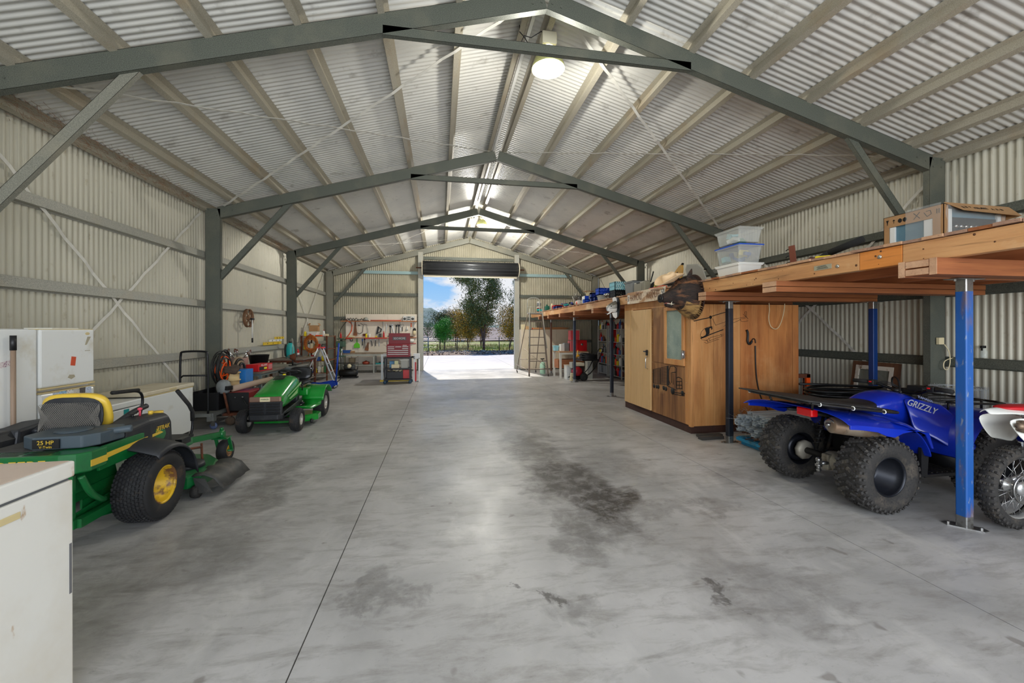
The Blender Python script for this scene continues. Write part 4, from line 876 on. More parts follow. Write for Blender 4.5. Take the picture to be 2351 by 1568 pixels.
# rear axle, differential, hubs, ball
m = MB(); m.cyl((0, -.34, .315), (0, .34, .315), .032, n=14); m.build('rear_axle', BLKR, t)
m = MB(); m.lathe([(.02, .1), (.055, .08), (.085, .04), (.095, 0), (.085, -.05), (.05, -.09), (.03, -.12)], (0, -.04, .3), 'y', 20); m.bx(-.10, .03, -.075, 0, .22, .37); m.build('differential', CASTA, t, bev=.012)
m = MB(); m.lathe([(.085, .0), (.1, .02), (.1, .05), (.05, .07)], (0, .25, .315), 'y', 9); m.build('brake_housing', CASTA, t)
m = MB(); m.cyl((-.16, -.06, .29), (-.02, -.06, .29), .018, n=8); m.ell((-.19, -.06, .325), .027); m.cyl((-.19, -.06, .30), (-.19, -.06, .21), .016, n=10); m.cyl((-.19, -.06, .285), (-.19, -.06, .265), .03, n=10); m.cyl((-.19, -.06, .24), (-.19, -.06, .225), .024, n=6); m.build('tow_ball', STEEL, t)
for y in (-.14, .16):
    m = MB(); m.tube([(.02+.06*k/60+.028*cos(k*.55), y+.028*sin(k*.55), .40+.22*k/60) for k in range(61)], .007, 5); m.cyl((.02, y, .36), (.1, y, .68), .014, n=8); m.build('shock_absorber', BLKR, t)
m = MB(); m.tube([(0, -.1, .3), (.35, -.18, .34), (.5, -.2, .36)], .022, 8); m.tube([(0, .1, .3), (.35, .18, .34), (.5, .2, .36)], .022, 8); m.build('swing_arm', BLKR, t)
# muffler
m = MB(); p0, p1 = Vector((-.33, -.30, .715)), Vector((.10, -.40, .655)); d = (p1-p0)
m.tube([p0, p0+d*.02, p0+d*.04, p1-d*.06, p1-d*.02, p1], [.040, .064, .070, .070, .064, .040], 22); m.build('muffler', MUF, t)
m = MB(); m.tube([p0-d*.06, p0+d*.02], .016, 12); m.lathe([(.03, 0), (.05, -.004), (.054, .006)], tuple(p0), 'x', 18); m.build('tail_pipe', STEEL, t)
m = MB(); m.tube(smooth([tuple(p1), (.2, -.42, .63), (.3, -.36, .58), (.45, -.2, .5)], 4), .026, 10); m.build('exhaust_pipe', MUF, t)
# rear fender: one sheet running over the wheels
xs_ = [-.42, -.41, -.36, -.3, -.2, -.1, 0, .1, .2, .28]; ys_ = [-.56, -.545, -.5, -.42, -.3, -.15, 0, .15, .3, .42, .5, .545, .56]
def fz(x, y):
    b_ = .865-.10*(x+.53)/.8; a = abs(y)
    d_ = 0 if a < .3 else .055*((a-.3)/.26)**1.4
    if a > .53: d_ += .02
    if x < -.4: d_ += .01
    return b_-d_
def fx_(x, y): return x+(-.06*max(0, (y-.0)/.5) if x < -.32 else 0)
m = MB(); m.grid([[(fx_(x, y), y, fz(x, y)) for y in ys_] for x in xs_])
for s in (-1, 1):   # arch in front of the rear wheel
    rows = []
    for k in range(10):
        a = R(78-62*k/9); r = .43
        rows.append([(.0+r*cos(a), s*yy, .34+r*sin(a)) for yy in (.22, .3, .42, .52, .56)])
    m.grid(rows)
    rows = [[(.28, s*.56, fz(.28, .56)), (.28, s*.56, fz(.28, .56)-.05)]]
m.build('rear_fender', QB, t, sol=.008, sub=1)
for s in (-1, 1):
    m = MB(); tp = [(x, fz(x, .56)+.004) for x in (-.42, -.3, -.15, -.05, .02, .1, .2, .28)]; q = tp+[(.37, .68), (.42, .54), (.40, .54), (.34, .66), (.25, .70)]+[(x, fz(x, .56)-d_) for x, d_ in ((.1, .03), (.02, .07), (-.06, .065), (-.15, .04), (-.3, .035), (-.42, .03))]
    m.prism(q, s*.552, s*.566, 'xz'); m.build('fender_lip', QB, t, bev=.004)
m = MB(); m.bx(-.435, -.36, -.22, -.06, .765, .84); m.build('tail_light', mat('red lamp lens', (200, 16, 20), .15, coat=.5), t, bev=.012)
# rear rack
RK = BLKR; z1 = lambda x: .925-.11*(x+.6)/.9
m = MB(); lp = [(-.58, -.36), (-.52, -.42), (.0, -.46), (.26, -.42), (.36, -.3), (.36, .3), (.26, .42), (0, .46), (-.52, .42), (-.58, .36)]
m.tube([(x, y, z1(x)) for x, y in smooth(lp+[lp[0]], 4)], .012, 8)
for y in (-.3, -.15, 0, .15, .3): m.tube([(-.58, y, z1(-.58)), (-.3, y, z1(-.3)-.012), (-.1, y, z1(-.1)+.01)], .008, 6)
for x in (-.4, -.15): m.tube([(x, -.43, z1(x)), (x, .43, z1(x))], .010, 6)
for x in (-.45, -.05):
    for y in (-.25, .25): m.tube([(x, y, z1(x)), (x+.02, y*.9, fz(x, y)-.01)], .010, 6)
m.build('rear_rack', RK, t)
m = MB(); m.grid([[(x, y, z1(x)+.016+.006*mn.noise((x*6, y*6, 0))) for y in (-.41, -.2, 0, .2, .41)] for x in [-.66+.1*k for k in range(9)]]); m.build('rack_mat', mat('black rubber mat', (34, 32, 31), .6, 0, (5, (64, 54, 44), .55, .75)), t, sol=.012)
m = MB()
for x, y in ((-.54, -.40), (-.25, -.44), (.05, -.455), (-.5, -.2), (-.54, .4)): m.tube([(x, y+.016*cos(a), z1(x)+.016*sin(a)) for a in [2*PI*k/10 for k in range(10)]], .004, 5, closed=True)
m.build('cable_ties', WPL, t, kind='stuff')
# seat
def sec(x, hw, z0, z1_, k=12, p=2.6):
    r = []
    for j in range(k*2):
        a = 2*PI*j/(k*2); cx_, sz = cos(a), sin(a)
        r.append((x, hw*(abs(cx_)**(2/p))*(1 if cx_ > 0 else -1), (z0+z1_)/2+(z1_-z0)/2*(abs(sz)**(2/p))*(1 if sz > 0 else -1)))
    return r
m = MB(); m.rings([sec(x, w, a, b_) for x, w, a, b_ in ((-.16, .10, .80, .855), (-.1, .15, .79, .88), (.05, .17, .78, .885), (.22, .17, .77, .865), (.38, .15, .77, .87), (.46, .12, .79, .885), (.5, .06, .82, .87))]); m.build('seat', mat('black vinyl seat', (30, 28, 28), .4, 0, (6, (52, 46, 42), .55, .75)), t, sub=1)
# tank cover and body
m = MB(); m.rings([sec(x, w, a, b_, p=3) for x, w, a, b_ in ((.30, .13, .76, .83), (.40, .17, .72, .895), (.50, .19, .68, .935), (.62, .19, .64, .955), (.75, .18, .60, .94), (.88, .17, .55, .89), (1.0, .18, .52, .85), (1.1, .16, .55, .82))]); m.build('tank_cover', QB, t, sub=1)
for s in (-1, 1):
    # side cover flowing into the front fender
    m = MB(); rows = []
    for (x, za, zb, y0, y1) in ((.62, .90, .62, .17, .26), (.72, .90, .58, .18, .32), (.80, .89, .50, .19, .40), (.86, .87, .43, .20, .47), (.93, .855, .42, .22, .52), (.98, .85, .45, .23, .545)):
        rows.append([(x, s*(y0+(y1-y0)*f**.7), za+(zb-za)*f) for f in (0, .2, .4, .6, .8, 1)])
    m.grid(rows)
    m.build('side_cover', QB, t, sol=.008, sub=1)
    m = MB(); rows = []
    for k in range(17):
        a = R(172-150*k/16); r = .41+.03*sin(R(180*k/16)); rows.append([(1.2+r*cos(a), s*yy, .345+r*sin(a)*1.08+(0 if yy > .25 else .0)-(.03 if yy > .54 else 0)) for yy in (.14, .24, .34, .46, .54, .57)])
    m.grid(rows); m.build('front_fender', QB, t, sol=.008, sub=1)
    m = MB(); m.bx(.42, .98, min(s*.2, s*.5), max(s*.2, s*.5), .27, .295)
    for k in range(9): m.bx(.46+k*.055, .475+k*.055, min(s*.22, s*.48), max(s*.22, s*.48), .295, .307)
    m.build('footrest', BLKR, t)
    m = MB(); m.prism([(.86, .50), (.98, .47), (1.0, .28), (.84, .28)], s*.44, s*.455, 'xz'); m.grid([[(.84, s*.44, .5), (.84, s*.44, .28)], [(.82, s*.2, .58), (.82, s*.2, .28)]]); m.build('mud_guard', BLK, t, sol=.006); m = MB(); m.prism([(.38, .55), (.46, .52), (.44, .28), (.38, .28)], s*.48, s*.5, 'xz'); m.grid([[(.46, s*.48, .5), (.46, s*.48, .28)], [(.42, s*.25, .55), (.42, s*.25, .28)]]); m.build('mud_guard', BLK, t, sol=.006)
    m = MB()
    for x, z in ((.88, .455), (.96, .44), (.41, .53)): m.ell((x, s*.46 if x > .5 else s*.5, z), .009, 8, 6)
    m.build('rivets', BOLT, t, kind='stuff')
m = MB(); m.bx(.2, .9, -.16, .16, .30, .60); m.cyl((.55, -.2, .42), (.55, .2, .42), .11, n=18); m.cyl((.42, -.14, .6), (.62, -.14, .66), .03, n=10); m.build('engine', BLKR, t, bev=.015)
m = MB(); m.tube([(.1, -.12, .35), (.2, -.13, .62), (.0, -.12, .74), (-.35, -.12, .78)], .016, 8); m.tube([(.1, .12, .35), (.2, .13, .62), (.0, .12, .74), (-.35, .12, .78)], .016, 8); m.tube([(.2, -.13, .3), (1.3, -.13, .27), (1.5, -.13, .45)], .018, 8); m.tube([(.2, .13, .3), (1.3, .13, .27), (1.5, .13, .45)], .018, 8); m.tube([(1.5, -.3, .45), (1.53, -.3, .7), (1.53, .3, .7), (1.5, .3, .45), (1.5, -.3, .45)], .016, 8); m.cyl((1.2, -.36, .315), (1.2, .36, .315), .02, n=10); m.build('chassis', BLKR, t)
# front rack
m = MB(); lp = [(.95, -.3), (1.0, -.38), (1.45, -.42), (1.55, -.3), (1.55, .3), (1.45, .42), (1.0, .38), (.95, .3)]
m.tube([(x, y, .875-.03*(x-.95)) for x, y in lp+[lp[0]]], .011, 8)
for y in (-.22, -.08, .08, .22): m.tube([(.98, y, .875), (1.54, y, .857)], .008, 6)
for x, y in ((1.05, -.25), (1.05, .25), (1.45, -.25), (1.45, .25)): m.tube([(x, y, .87), (x, y, .78)], .009, 6)
m.build('front_rack', RK, t)
# handlebar, controls, cables, pod
m = MB(); bar_ = smooth([(.80, -.44, .995), (.84, -.26, 1.0), (.92, -.12, .93), (.94, 0, .915), (.92, .12, .93), (.84, .26, 1.0), (.80, .44, .995)], 4); m.tube(bar_, .014, 8); m.tube([(.95, 0, .9), (1.0, 0, .6)], .02, 8); m.build('handlebar', BLKM, t)
for s in (-1, 1):
    m = MB(); m.cyl((.80, s*.445, .995), (.825, s*.31, .997), .021, n=12)
    m.build('grip', RUB, t)
    m = MB(); m.bx(.80, .87, min(s*.24, s*.30), max(s*.24, s*.30), .965, 1.02); c_ = m.build('switch_block', BLK, t, bev=.008)
    m = MB(); m.bx(.792, .80, min(s*.255, s*.275), max(s*.255, s*.275), .995, 1.008); m.build('red_button', mat('red button', (214, 22, 26), .4), c_)
    m = MB(); m.tube([(.87, s*.27, .99), (.88, s*.38, .985), (.86, s*.43, .985)], .005, 6); m.build('brake_lever', STEEL, t)
m = MB()
for k in range(6):
    s = 1 if k % 2 else -1; m.tube(smooth([(.84, s*.26, .99), (.9, s*(.17-.01*k), 1.03-.01*k), (.98, s*.08, .93), (1.02, s*.04, .8)], 4), .004, 5)
m.build('cables', BLK, t, kind='stuff')
m = MB(); m.bx(.88, 1.0, -.16, -.02, .95, 1.0); m.bx(.92, 1.02, -.07, .07, .92, .96); m.build('dash_pod', BLK, t, bev=.008)
m = MB(); m.tube(smooth([(.90, .05, .93), (.94, .10, 1.05), (.99, .2, 1.06), (1.02, .22, .95), (.98, .12, .92)], 4), .009, 8); m.build('brush_hoop', BLK, t)
m = MB(); m.cyl((.78, 0, .93), (.78, 0, .965), .03, n=14); m.ell((.70, -.10, .945), (.012, .012, .016), 8, 6); m.build('fuel_cap', BLK, t)
SLV = mat('silver decal', (200, 204, 208), .3, .4)
textpart('GRIZZLY', .085, 'decal', SLV, t, (.72, -.262, .83), (PI/2-.1, R(20), R(-14)), ext=.003, shear=.25, sx=.8)
textpart('YAMAHA', .035, 'decal', mat('grey decal', (130, 140, 170), .4), t, (.80, -.236, .895), (PI/2-.35, R(20), R(-12)), ext=.003)
# ================================================================= dirt bike
t = thing('dirt_bike', 'white and red dirt bike with a knobbly spoked rear wheel beside the blue quad', 'motorbike', (4.43, 2.49, 0), R(-1))
def spoked(par, loc, R_, name='wheel'):
    g = bpy.data.objects.new(name, None); C.objects.link(g); g.parent = par; g.location = loc
    tyre(R_, .115, R_-.085, 'knob', g, MUDR, MUDL)
    m = MB(); r = R_-.083; m.lathe([(r+.006, -.032), (r-.004, -.034), (r-.012, -.02), (r-.014, 0), (r-.012, .02), (r-.004, .034), (r+.006, .032)], ax='y', n=48, caps=False); m.build('rim', ALU, g, sol=.003)
    m = MB(); m.lathe([(.03, -.06), (.055, -.05), (.058, -.035), (.03, -.028), (.03, .028), (.058, .035), (.055, .05), (.03, .06)], ax='y', n=22); m.build('hub', ALU, g)
    m = MB()
    for k in range(36):
        a = 2*PI*k/36; s = 1 if k % 2 else -1; b_ = a+(.55 if (k//2) % 2 else -.55)
        m.tube([(.052*cos(b_), s*.042, .052*sin(b_)), ((r-.01)*cos(a), 0, (r-.01)*sin(a))], .0022, 5)
    m.build('spokes', STEEL, g, kind='stuff')
    return g
spoked(t, (0, 0, .32), .32); spoked(t, (1.42, 0, .34), .34)
m = MB(); m.lathe([(.1, -.055), (.115, -.055), (.115, -.062), (.1, -.062)], (0, 0, .32), 'y', 30, caps=False); m.build('brake_disc', STEEL, t, sol=.002)
m = MB()
for s in (-1, 1): m.tube([(0, s*.085, .32), (.3, s*.09, .37), (.5, s*.07, .42)], .022, 8)
m.build('swing_arm', ALU, t)
WF = mat('white fender plastic', (226, 226, 218), .35, 0, (5, (204, 200, 186), .55, .8))
m = MB(); rows = []
for x, z, w in ((-.30, .935, .03), (-.22, .945, .07), (-.1, .945, .09), (.05, .935, .1), (.2, .92, .1), (.32, .90, .08)): rows.append([(x, w*f, z-.035*abs(f)**1.5*(1+.4*(x > 0))) for f in (-1, -.7, -.3, 0, .3, .7, 1)])
m.grid(rows); m.build('rear_fender', WF, t, sol=.008, sub=1)
for s in (-1, 1):
    m = MB(); m.grid([[(-.22, s*.085, .87), (-.12, s*.095, .885), (.02, s*.10, .88), (.3, s*.10, .86)], [(-.2, s*.095, .82), (-.1, s*.105, .83), (.02, s*.11, .82), (.3, s*.11, .76)], [(-.13, s*.1, .74), (-.06, s*.115, .74), (.04, s*.12, .74), (.25, s*.12, .68)], [(-.06, s*.105, .68), (-.02, s*.115, .67), (.05, s*.12, .66), (.2, s*.12, .62)]]); m.build('side_panel', WF, t, sol=.005, sub=1)
m = MB(); m.rings([sec(x, w, a, b_) for x, w, a, b_ in ((-.18, .05, .935, .955), (.0, .085, .92, .97), (.3, .09, .88, .95), (.6, .08, .87, .95), (.8, .06, .93, 1.0))]); m.build('seat', mat('red seat cover', (186, 26, 34), .5), t, sub=1)
m = MB(); m.rings([sec(x, w, a, b_) for x, w, a, b_ in ((.6, .1, .66, .93), (.75, .14, .62, 1.0), (.95, .16, .62, 1.02), (1.08, .12, .7, .98))]); m.build('tank', RED, t, sub=1)
m = MB(); m.tube([(-.16, -.13, .83), (-.02, -.13, .80), (.3, -.13, .72)], [.045, .05, .045], 14); m.tube([(-.19, -.13, .835), (-.14, -.13, .825)], .022, 12); m.tube([(.3, -.13, .72), (.5, -.15, .6), (.75, -.1, .4), (.7, -.06, .6)], .02, 8); m.build('exhaust', MUF, t)
m = MB(); m.tube([(.0, -.06, .86), (.45, -.05, .86), (1.0, 0, .95), (.75, -.05, .35), (.4, -.05, .35), (.3, -.05, .7), (.0, -.05, .86)], .015, 8); m.bx(.4, .75, -.12, .12, .3, .62); m.build('frame_and_engine', BLKR, t, bev=.01)
m = MB()
for s in (-1, 1): m.tube([(1.42, s*.09, .34), (1.05, s*.09, 1.1)], .025, 10)
m.tube([(.95, -.4, 1.12), (1.02, -.15, 1.1), (1.02, .15, 1.1), (.95, .4, 1.12)], .011, 8); m.build('front_fork', ALU, t)
m = MB(); m.grid([[(x, w*f, z-.02*abs(f)) for f in (-1, -.5, 0, .5, 1)] for x, z, w in ((1.05, .76, .08), (1.3, .8, .09), (1.6, .76, .07), (1.8, .66, .04))]); m.build('front_fender', WF, t, sol=.006, sub=1)
m = MB(); m.tube([(.2, -.09, .62), (-.02, -.1, .4), (0, -.1, .34)], .008, 6); m.build('brake_hose', BLK, t)
# ================================================================= steel lengths, pallet, coil, wall leaners
t = thing('steel_bundle', 'bundle of long galvanised steel battens tied with wire on a blue pallet', 'steel bundle', (4.0, 4.56, 0))
BP = mat('blue painted pallet', (40, 130, 168), .6, 0, (8, (70, 96, 100), .55, .7)); BAT = mat('galvanised batten', (182, 190, 194), .45, .25, [(3, (150, 160, 168), .45, .7, (.4, 3, 3))]); RB = mat('rusty barbed wire', (70, 46, 34), .9, 0, (20, (116, 74, 48), .5, .7))
for y in (-.46, -.2, .06, .34):
    m = MB(); m.bx(.0, 2.0, y, y+.09, .09, .11); m.build('pallet_board', BP, t)
for x in (.05, .95, 1.9): m = MB(); m.bx(x, x+.09, -.46, .43, .0, .09); m.build('pallet_bearer', BP, t)
m = MB(); m.bx(-.02, 0, -.47, .44, .06, .1); m.build('pallet_edge', BP, t)
def channel():
    m = MB(); m.prism([(-.03, 0), (.03, 0), (.03, .028), (.042, .028), (.042, .032), (.026, .032), (.026, .004), (-.026, .004), (-.026, .032), (-.042, .032), (-.042, .028), (-.03, .028)], 0, 2.0, 'yz'); return m
src = channel().build('batten', BAT, t, (0, 0, .2)); rn = random.Random(6); first = True
for lay in range(8):
    for k in range(9-lay//3):
        o = src if first else src.copy()
        if not first: C.objects.link(o)
        first = False; o.parent = t; o.location = (rn.uniform(-.16, .02)-.0*lay, -.36+k*.086+lay*.012+rn.uniform(-.008, .008), .21+lay*.033+rn.uniform(-.002, .002)); o.rotation_euler = (rn.choice((0, PI))*0+rn.uniform(-.1, .1), 0, rn.uniform(-.01, .01))
m = MB(); rn = random.Random(7)
for i in range(70):
    c = Vector((rn.uniform(-.14, .12), rn.uniform(-.4, .42), rn.uniform(.2, .46))); pts = [c+Vector((rn.gauss(0, .03), rn.gauss(0, .04), rn.gauss(0, .04))) for k in range(5)]; m.tube(smooth([tuple(p) for p in pts], 4), .0018, 4)
m.build('tie_wire', STEEL, t, kind='stuff')
m = MB()
for i in range(130):
    x = rn.uniform(-.1, 1.2); y = rn.uniform(-.46, .48); z = rn.uniform(.115, .2); m.tube([(x, y, z), (x+rn.uniform(.1, .3), y+rn.gauss(0, .04), z+rn.gauss(0, .015)), (x+rn.uniform(.3, .6), y+rn.gauss(0, .06), z)], rn.uniform(.004, .012), 4)
m.build('rusty_wire', RB, t, kind='stuff')
for i, (x, y, a) in enumerate(((3.80, 5.28, 3), (3.86, 5.40, -4))):
    m = MB(); m.cb((x, y, .022), (.36, .09, .04), r=(0, 0, R(a))); tag(m.build('short_board', mat('dark grey timber', (62, 58, 54), .85)), ['short dark timber offcut on the floor, nearer the camera', 'short dark timber offcut on the floor against the plywood box'][i], 'timber offcut')
t = thing('pipe_coil', 'coil of black poly pipe lying on the steel bundle behind the quad', 'pipe coil', (5.32, 4.62, .505))
m = MB(); rn = random.Random(4); pts = []
for k in range(24*13):
    a = 2*PI*k/24; r = .44+.05*sin(k*.091)+.02*sin(a*2+k*.01); pts.append((r*cos(a)*1.1, r*sin(a)*.6, .02+.25*(k/(24*13))+.012*sin(k*.37)))
m.tube(pts, .017, 7); m.tube([pts[-1], (-.2, .1, .31), (-.62, .1, .33)], .016, 7); m.build('coils', mat('black poly pipe', (20, 20, 21), .35), t, kind='stuff')
t = thing('engine_hoist', 'orange steel hoist frame standing behind the plywood box', 'hoist', (5.86, 5.75, 0), R(0))
m = MB(); m.bx(-.035, .035, -.04, .04, 0, .84); m.build('upright', ORG, t, bev=.004); m = MB(); m.bx(-.26, -.2, -.04, .04, 0, .84); m.build('upright', RUST, t); m = MB(); m.bx(-.26, .035, -.04, .04, .78, .84); m.build('crossbar', RUST, t); m = MB(); m.tube([(-.1, -.05, .78), (-.1, -.05, .55), (-.06, -.05, .5)], .012, 6); m.build('hook', BLKR, t); m = MB(); m.bx(-.3, .3, -.3, -.24, 0, .05); m.bx(-.3, .3, .1, .16, 0, .05); m.build('foot', ORG, t)
t = thing('old_window', 'old timber window sash with flaking white paint leaning on the right wall', 'window sash', (6.28, 5.15, .0), rot=(0, R(9), 0))
WT = mat('flaking white timber', (206, 198, 184), .8, 0, [(12, (120, 86, 60), .55, .65)]); BR = wood('brown window timber', (110, 76, 54), (84, 54, 38), 'z')
for a in ((-.33, -.27, 0, 1.08), (.27, .33, 0, 1.08), (-.27, .27, 1.02, 1.08), (-.27, .27, 0, .08)): m = MB(); m.bx(0, .05, a[0], a[1], a[2], a[3]); m.build('outer_frame', BR, t)
for a in ((-.27, -.22, .08, 1.02), (.22, .27, .08, 1.02), (-.22, .22, .96, 1.02), (-.22, .22, .08, .14)): m = MB(); m.bx(-.01, .03, a[0], a[1], a[2], a[3]); m.build('sash_frame', WT, t)
m = MB(); m.bx(.01, .014, -.22, .22, .14, .96); m.build('pane', mat('dull window glass', (130, 134, 124), .2, alpha=.45), t)
# wire mesh rolls
def meshroll(loc, R_, h, label, turns=3.5, sd=1):
    t = thing('wire_mesh_roll', label, 'wire roll', loc); m = MB(); n = int(turns*26); rn = random.Random(sd)
    for z in [h*k/7 for k in range(8)]: m.tube([((R_-.05*(k/n))*cos(k*2*PI/26), (R_-.05*(k/n))*sin(k*2*PI/26), z+.006*sin(k*1.3+z*9)) for k in range(n+1)], .002, 4)
    for k in range(n): a = k*2*PI/26; r = R_-.05*k/n; m.tube([(r*cos(a), r*sin(a), -.01), (r*cos(a+.03), r*sin(a+.03), h+rn.uniform(0, .03))], .002, 4)
    m.build('wires', mat('new galvanised wire', (206, 212, 216), .3, .6), t, kind='stuff'); return t
meshroll((6.0, 3.86, .012), .25, .86, 'tall roll of galvanised wire mesh behind the quad handlebars', 4, 1); meshroll((5.95, 3.22, .012), .27, .74, 'lower roll of galvanised wire mesh at the edge of the view', 5, 2)
# spray bottle, cord and junction box on the girt
t = thing('spray_bottle', 'clear spray bottle with a black trigger standing on the wall girt', 'bottle', (6.575, 3.97, 1.204)); m = MB(); m.lathe([(.03, 0), (.032, .01), (.032, .08), (.012, .11), (.012, .12)], n=14); m.build('body', GLS, t); m = MB(); m.bx(-.045, .02, -.01, .01, .12, .15); m.bx(-.035, -.025, -.006, .006, .09, .12); m.build('trigger', BLK, t)
t = thing('junction_box', 'small cream electrical box on the right wall column with a looping cord', 'junction box', (6.40, 4.32, 1.36)); m = MB(); m.bx(-.04, .04, -.04, -.0, 0, .09); m.build('box', BEI, t, bev=.006); m = MB(); m.tube(smooth([(.03, -.045, 0), (.1, -.05, -.08), (.12, -.05, -.22), (.09, -.05, -.32), (.03, -.05, -.33), (.0, -.05, -.27), (.03, -.05, -.2), (.2, -.05, -.17)], 4), .006, 6); m.build('cord', BEI, t)
# ================================================================= near white freezer at the left edge
ENW = mat('worn white freezer enamel', (222, 220, 212), .4, 0, [(1.6, (206, 198, 182), .5, .8), (14, (176, 140, 100), .68, .76, (1, 1, .4))]); YEN = mat('yellowed freezer seam', (206, 188, 140), .5); TOPW = mat('stained freezer top', (206, 186, 170), .5, 0, [(3, (168, 134, 112), .45, .75)])
t = thing('chest_freezer', 'worn white chest freezer with a stained lid cut off by the left edge', 'freezer', (-1.88, 1.35, 0))
m = MB(); m.bx(-.35, .345, -.68, .685, .03, .925); m.build('body', ENW, t, bev=.006)
m = MB(); m.bx(-.355, .35, -.69, .69, .937, 1.004); l = m.build('lid', ENW, t, bev=.008); m = MB(); m.bx(-.34, .336, -.676, .676, 1.0045, 1.0065); m.build('top_skin', TOPW, l)
m = MB(); m.bx(-.34, .335, -.67, .675, .925, .937); m.build('seal', mat('grey lid seal', (96, 98, 100), .7), t)
m = MB(); m.bx(.345, .349, .33, .46, .86, .885); m.build('badge', YEN, t, bev=.002)
m = MB(); m.bx(.3452, .3465, .665, .676, .45, .66); m.build('scrape', mat('bare scrape', (104, 104, 106), .6), t)
# ================================================================= fridges against the left wall
t = thing('upright_freezer', 'tall plain white upright freezer at the left edge with one sticker', 'freezer', (-3.74, 3.86, 0))
m = MB(); m.bx(-.32, .24, -.37, .355, .02, 1.575); m.build('cabinet', WHT, t, bev=.01); m = MB(); m.bx(.245, .295, -.37, .355, .1, 1.57); m.build('door', WHT, t, bev=.012)
m = MB(); m.cb((.2965, .09, 1.29), (.002, .09, .045), r=(R(12), 0, 0)); m.build('sticker', mat('floral sticker', (216, 206, 206), .5, 0, (60, (150, 110, 130), .5, .6)), t)
t = thing('pole', 'wooden pole with a black grip leaning on the tall white freezer', 'pole', (-3.40, 3.96, 0)); m = MB(); m.cyl((0, 0, 0), (0, 0, 1.42), .016, n=12); m.build('shaft', wood('pole wood', (150, 128, 108), (120, 98, 80), 'z'), t); m = MB(); m.cyl((0, 0, 1.40), (0, 0, 1.52), .0195, n=12); m.build('grip', BLK, t)
t = thing('fridge', 'white two door fridge with papers and stickers on its doors', 'fridge', (-3.74, 4.53, 0))
m = MB(); m.bx(-.22, .24, -.295, .29, .02, 1.565); m.build('cabinet', WHT, t, bev=.008)
m = MB(); m.bx(.245, .295, -.29, .285, 1.05, 1.57); fd = m.build('freezer_door', WHT, t, bev=.016); m = MB(); m.bx(.245, .295, -.29, .285, .1, 1.00); bd = m.build('fridge_door', WHT, t, bev=.016)
m = MB(); m.bx(.25, .297, -.292, .287, 1.035, 1.05); m.build('door_seal', YEN, t); m = MB(); m.bx(.25, .297, -.292, .287, 1.0, 1.012); m.build('door_seal', YEN, t); m = MB(); m.bx(-.2, .28, -.29, .285, 1.567, 1.575); m.build('top_trim', YEN, t)
m = MB(); m.cb((.296, .04, 1.27), (.002, .05, .085), r=(R(-8), 0, 0)); m.build('red_sticker', mat('orange red sticker', (206, 82, 50), .5), fd)
m = MB(); m.prism([(.02*cos(a)*1.3+.2, 1.53+.014*sin(a)) for a in [2*PI*k/16 for k in range(16)]], .295, .2965, 'yz'); m.build('badge', YEN, fd)
m = MB(); m.prism([(.17, 1.42), (.19, 1.42), (.24, 1.50), (.20, 1.50)], .295, .2962, 'yz'); m.bx(.295, .2962, .17, .23, 1.36, 1.366); m.prism([(-.02, 1.12), (.02, 1.10), (.06, 1.12), (.05, 1.14), (.0, 1.145)], .295, .2962, 'yz'); m.build('torn_labels', mat('torn sticker residue', (168, 160, 138), .8), fd, kind='stuff')
for i, (y, z, w, h, c_) in enumerate(((-.14, .95, .05, .09, (190, 204, 224)), (-.07, .965, .07, .07, (150, 190, 220)), (-.07, .92, .07, .03, (40, 140, 200)), (.0, .96, .05, .08, (228, 228, 226)), (.07, .955, .06, .09, (200, 196, 188)), (.14, .97, .06, .07, (90, 84, 84)), (.14, .92, .06, .04, (214, 220, 228)), (.21, .955, .06, .1, (196, 206, 224)), (.215, .915, .05, .04, (20, 170, 190)))):
    m = MB(); m.bx(.295, .2965+.0004*i, y-w/2, y+w/2, z-h/2, z+h/2); m.build('paper', mat('paper %d' % i, c_, .7, 0, (70, tuple(int(v*.6) for v in c_), .56, .64)), bd)
m = MB(); m.bx(.0, .22, -.08, .2, 1.575, 1.585); m.build('hinge_cover', WPL, t)
# ================================================================= chest freezers along the wall
t = thing('long_freezer', 'long white chest freezer with a cream lid behind the big green mower', 'freezer', (-3.84, 6.22, 0))
m = MB(); m.bx(-.26, .26, -.5, .53, .1, .735); m.build('body', WHT, t, bev=.012); m = MB(); m.bx(-.265, .27, -.51, .54, .75, .80); m.build('lid', mat('cream lid', (216, 206, 182), .45, 0, (3, (190, 172, 140), .5, .8)), t, bev=.01)
m = MB(); m.bx(.255, .262, -.5, .53, .735, .75); m.build('seal', YEN, t); m = MB(); m.bx(-.22, .22, -.46, .49, 0, .1); m.build('plinth', DGR, t); m = MB(); m.bx(.27, .274, -.02, .12, .765, .785); m.build('badge', YEN, t)
t = thing('small_freezer', 'short white chest freezer with a teal badge next to the long one', 'freezer', (-3.84, 5.36, 0)); m = MB(); m.bx(-.26, .25, -.3, .32, .1, .66); m.build('body', WHT, t, bev=.012); m = MB(); m.bx(-.265, .265, -.31, .33, .67, .74); m.build('lid', WHT, t, bev=.012); m = MB(); m.bx(-.2, .2, -.25, .27, 0, .1); m.build('plinth', DGR, t)
m = MB(); m.prism([(.06, .65), (.14, .65), (.14, .58), (.1, .545), (.06, .58)], .25, .253, 'yz'); m.build('teal_badge', TEAL, t)
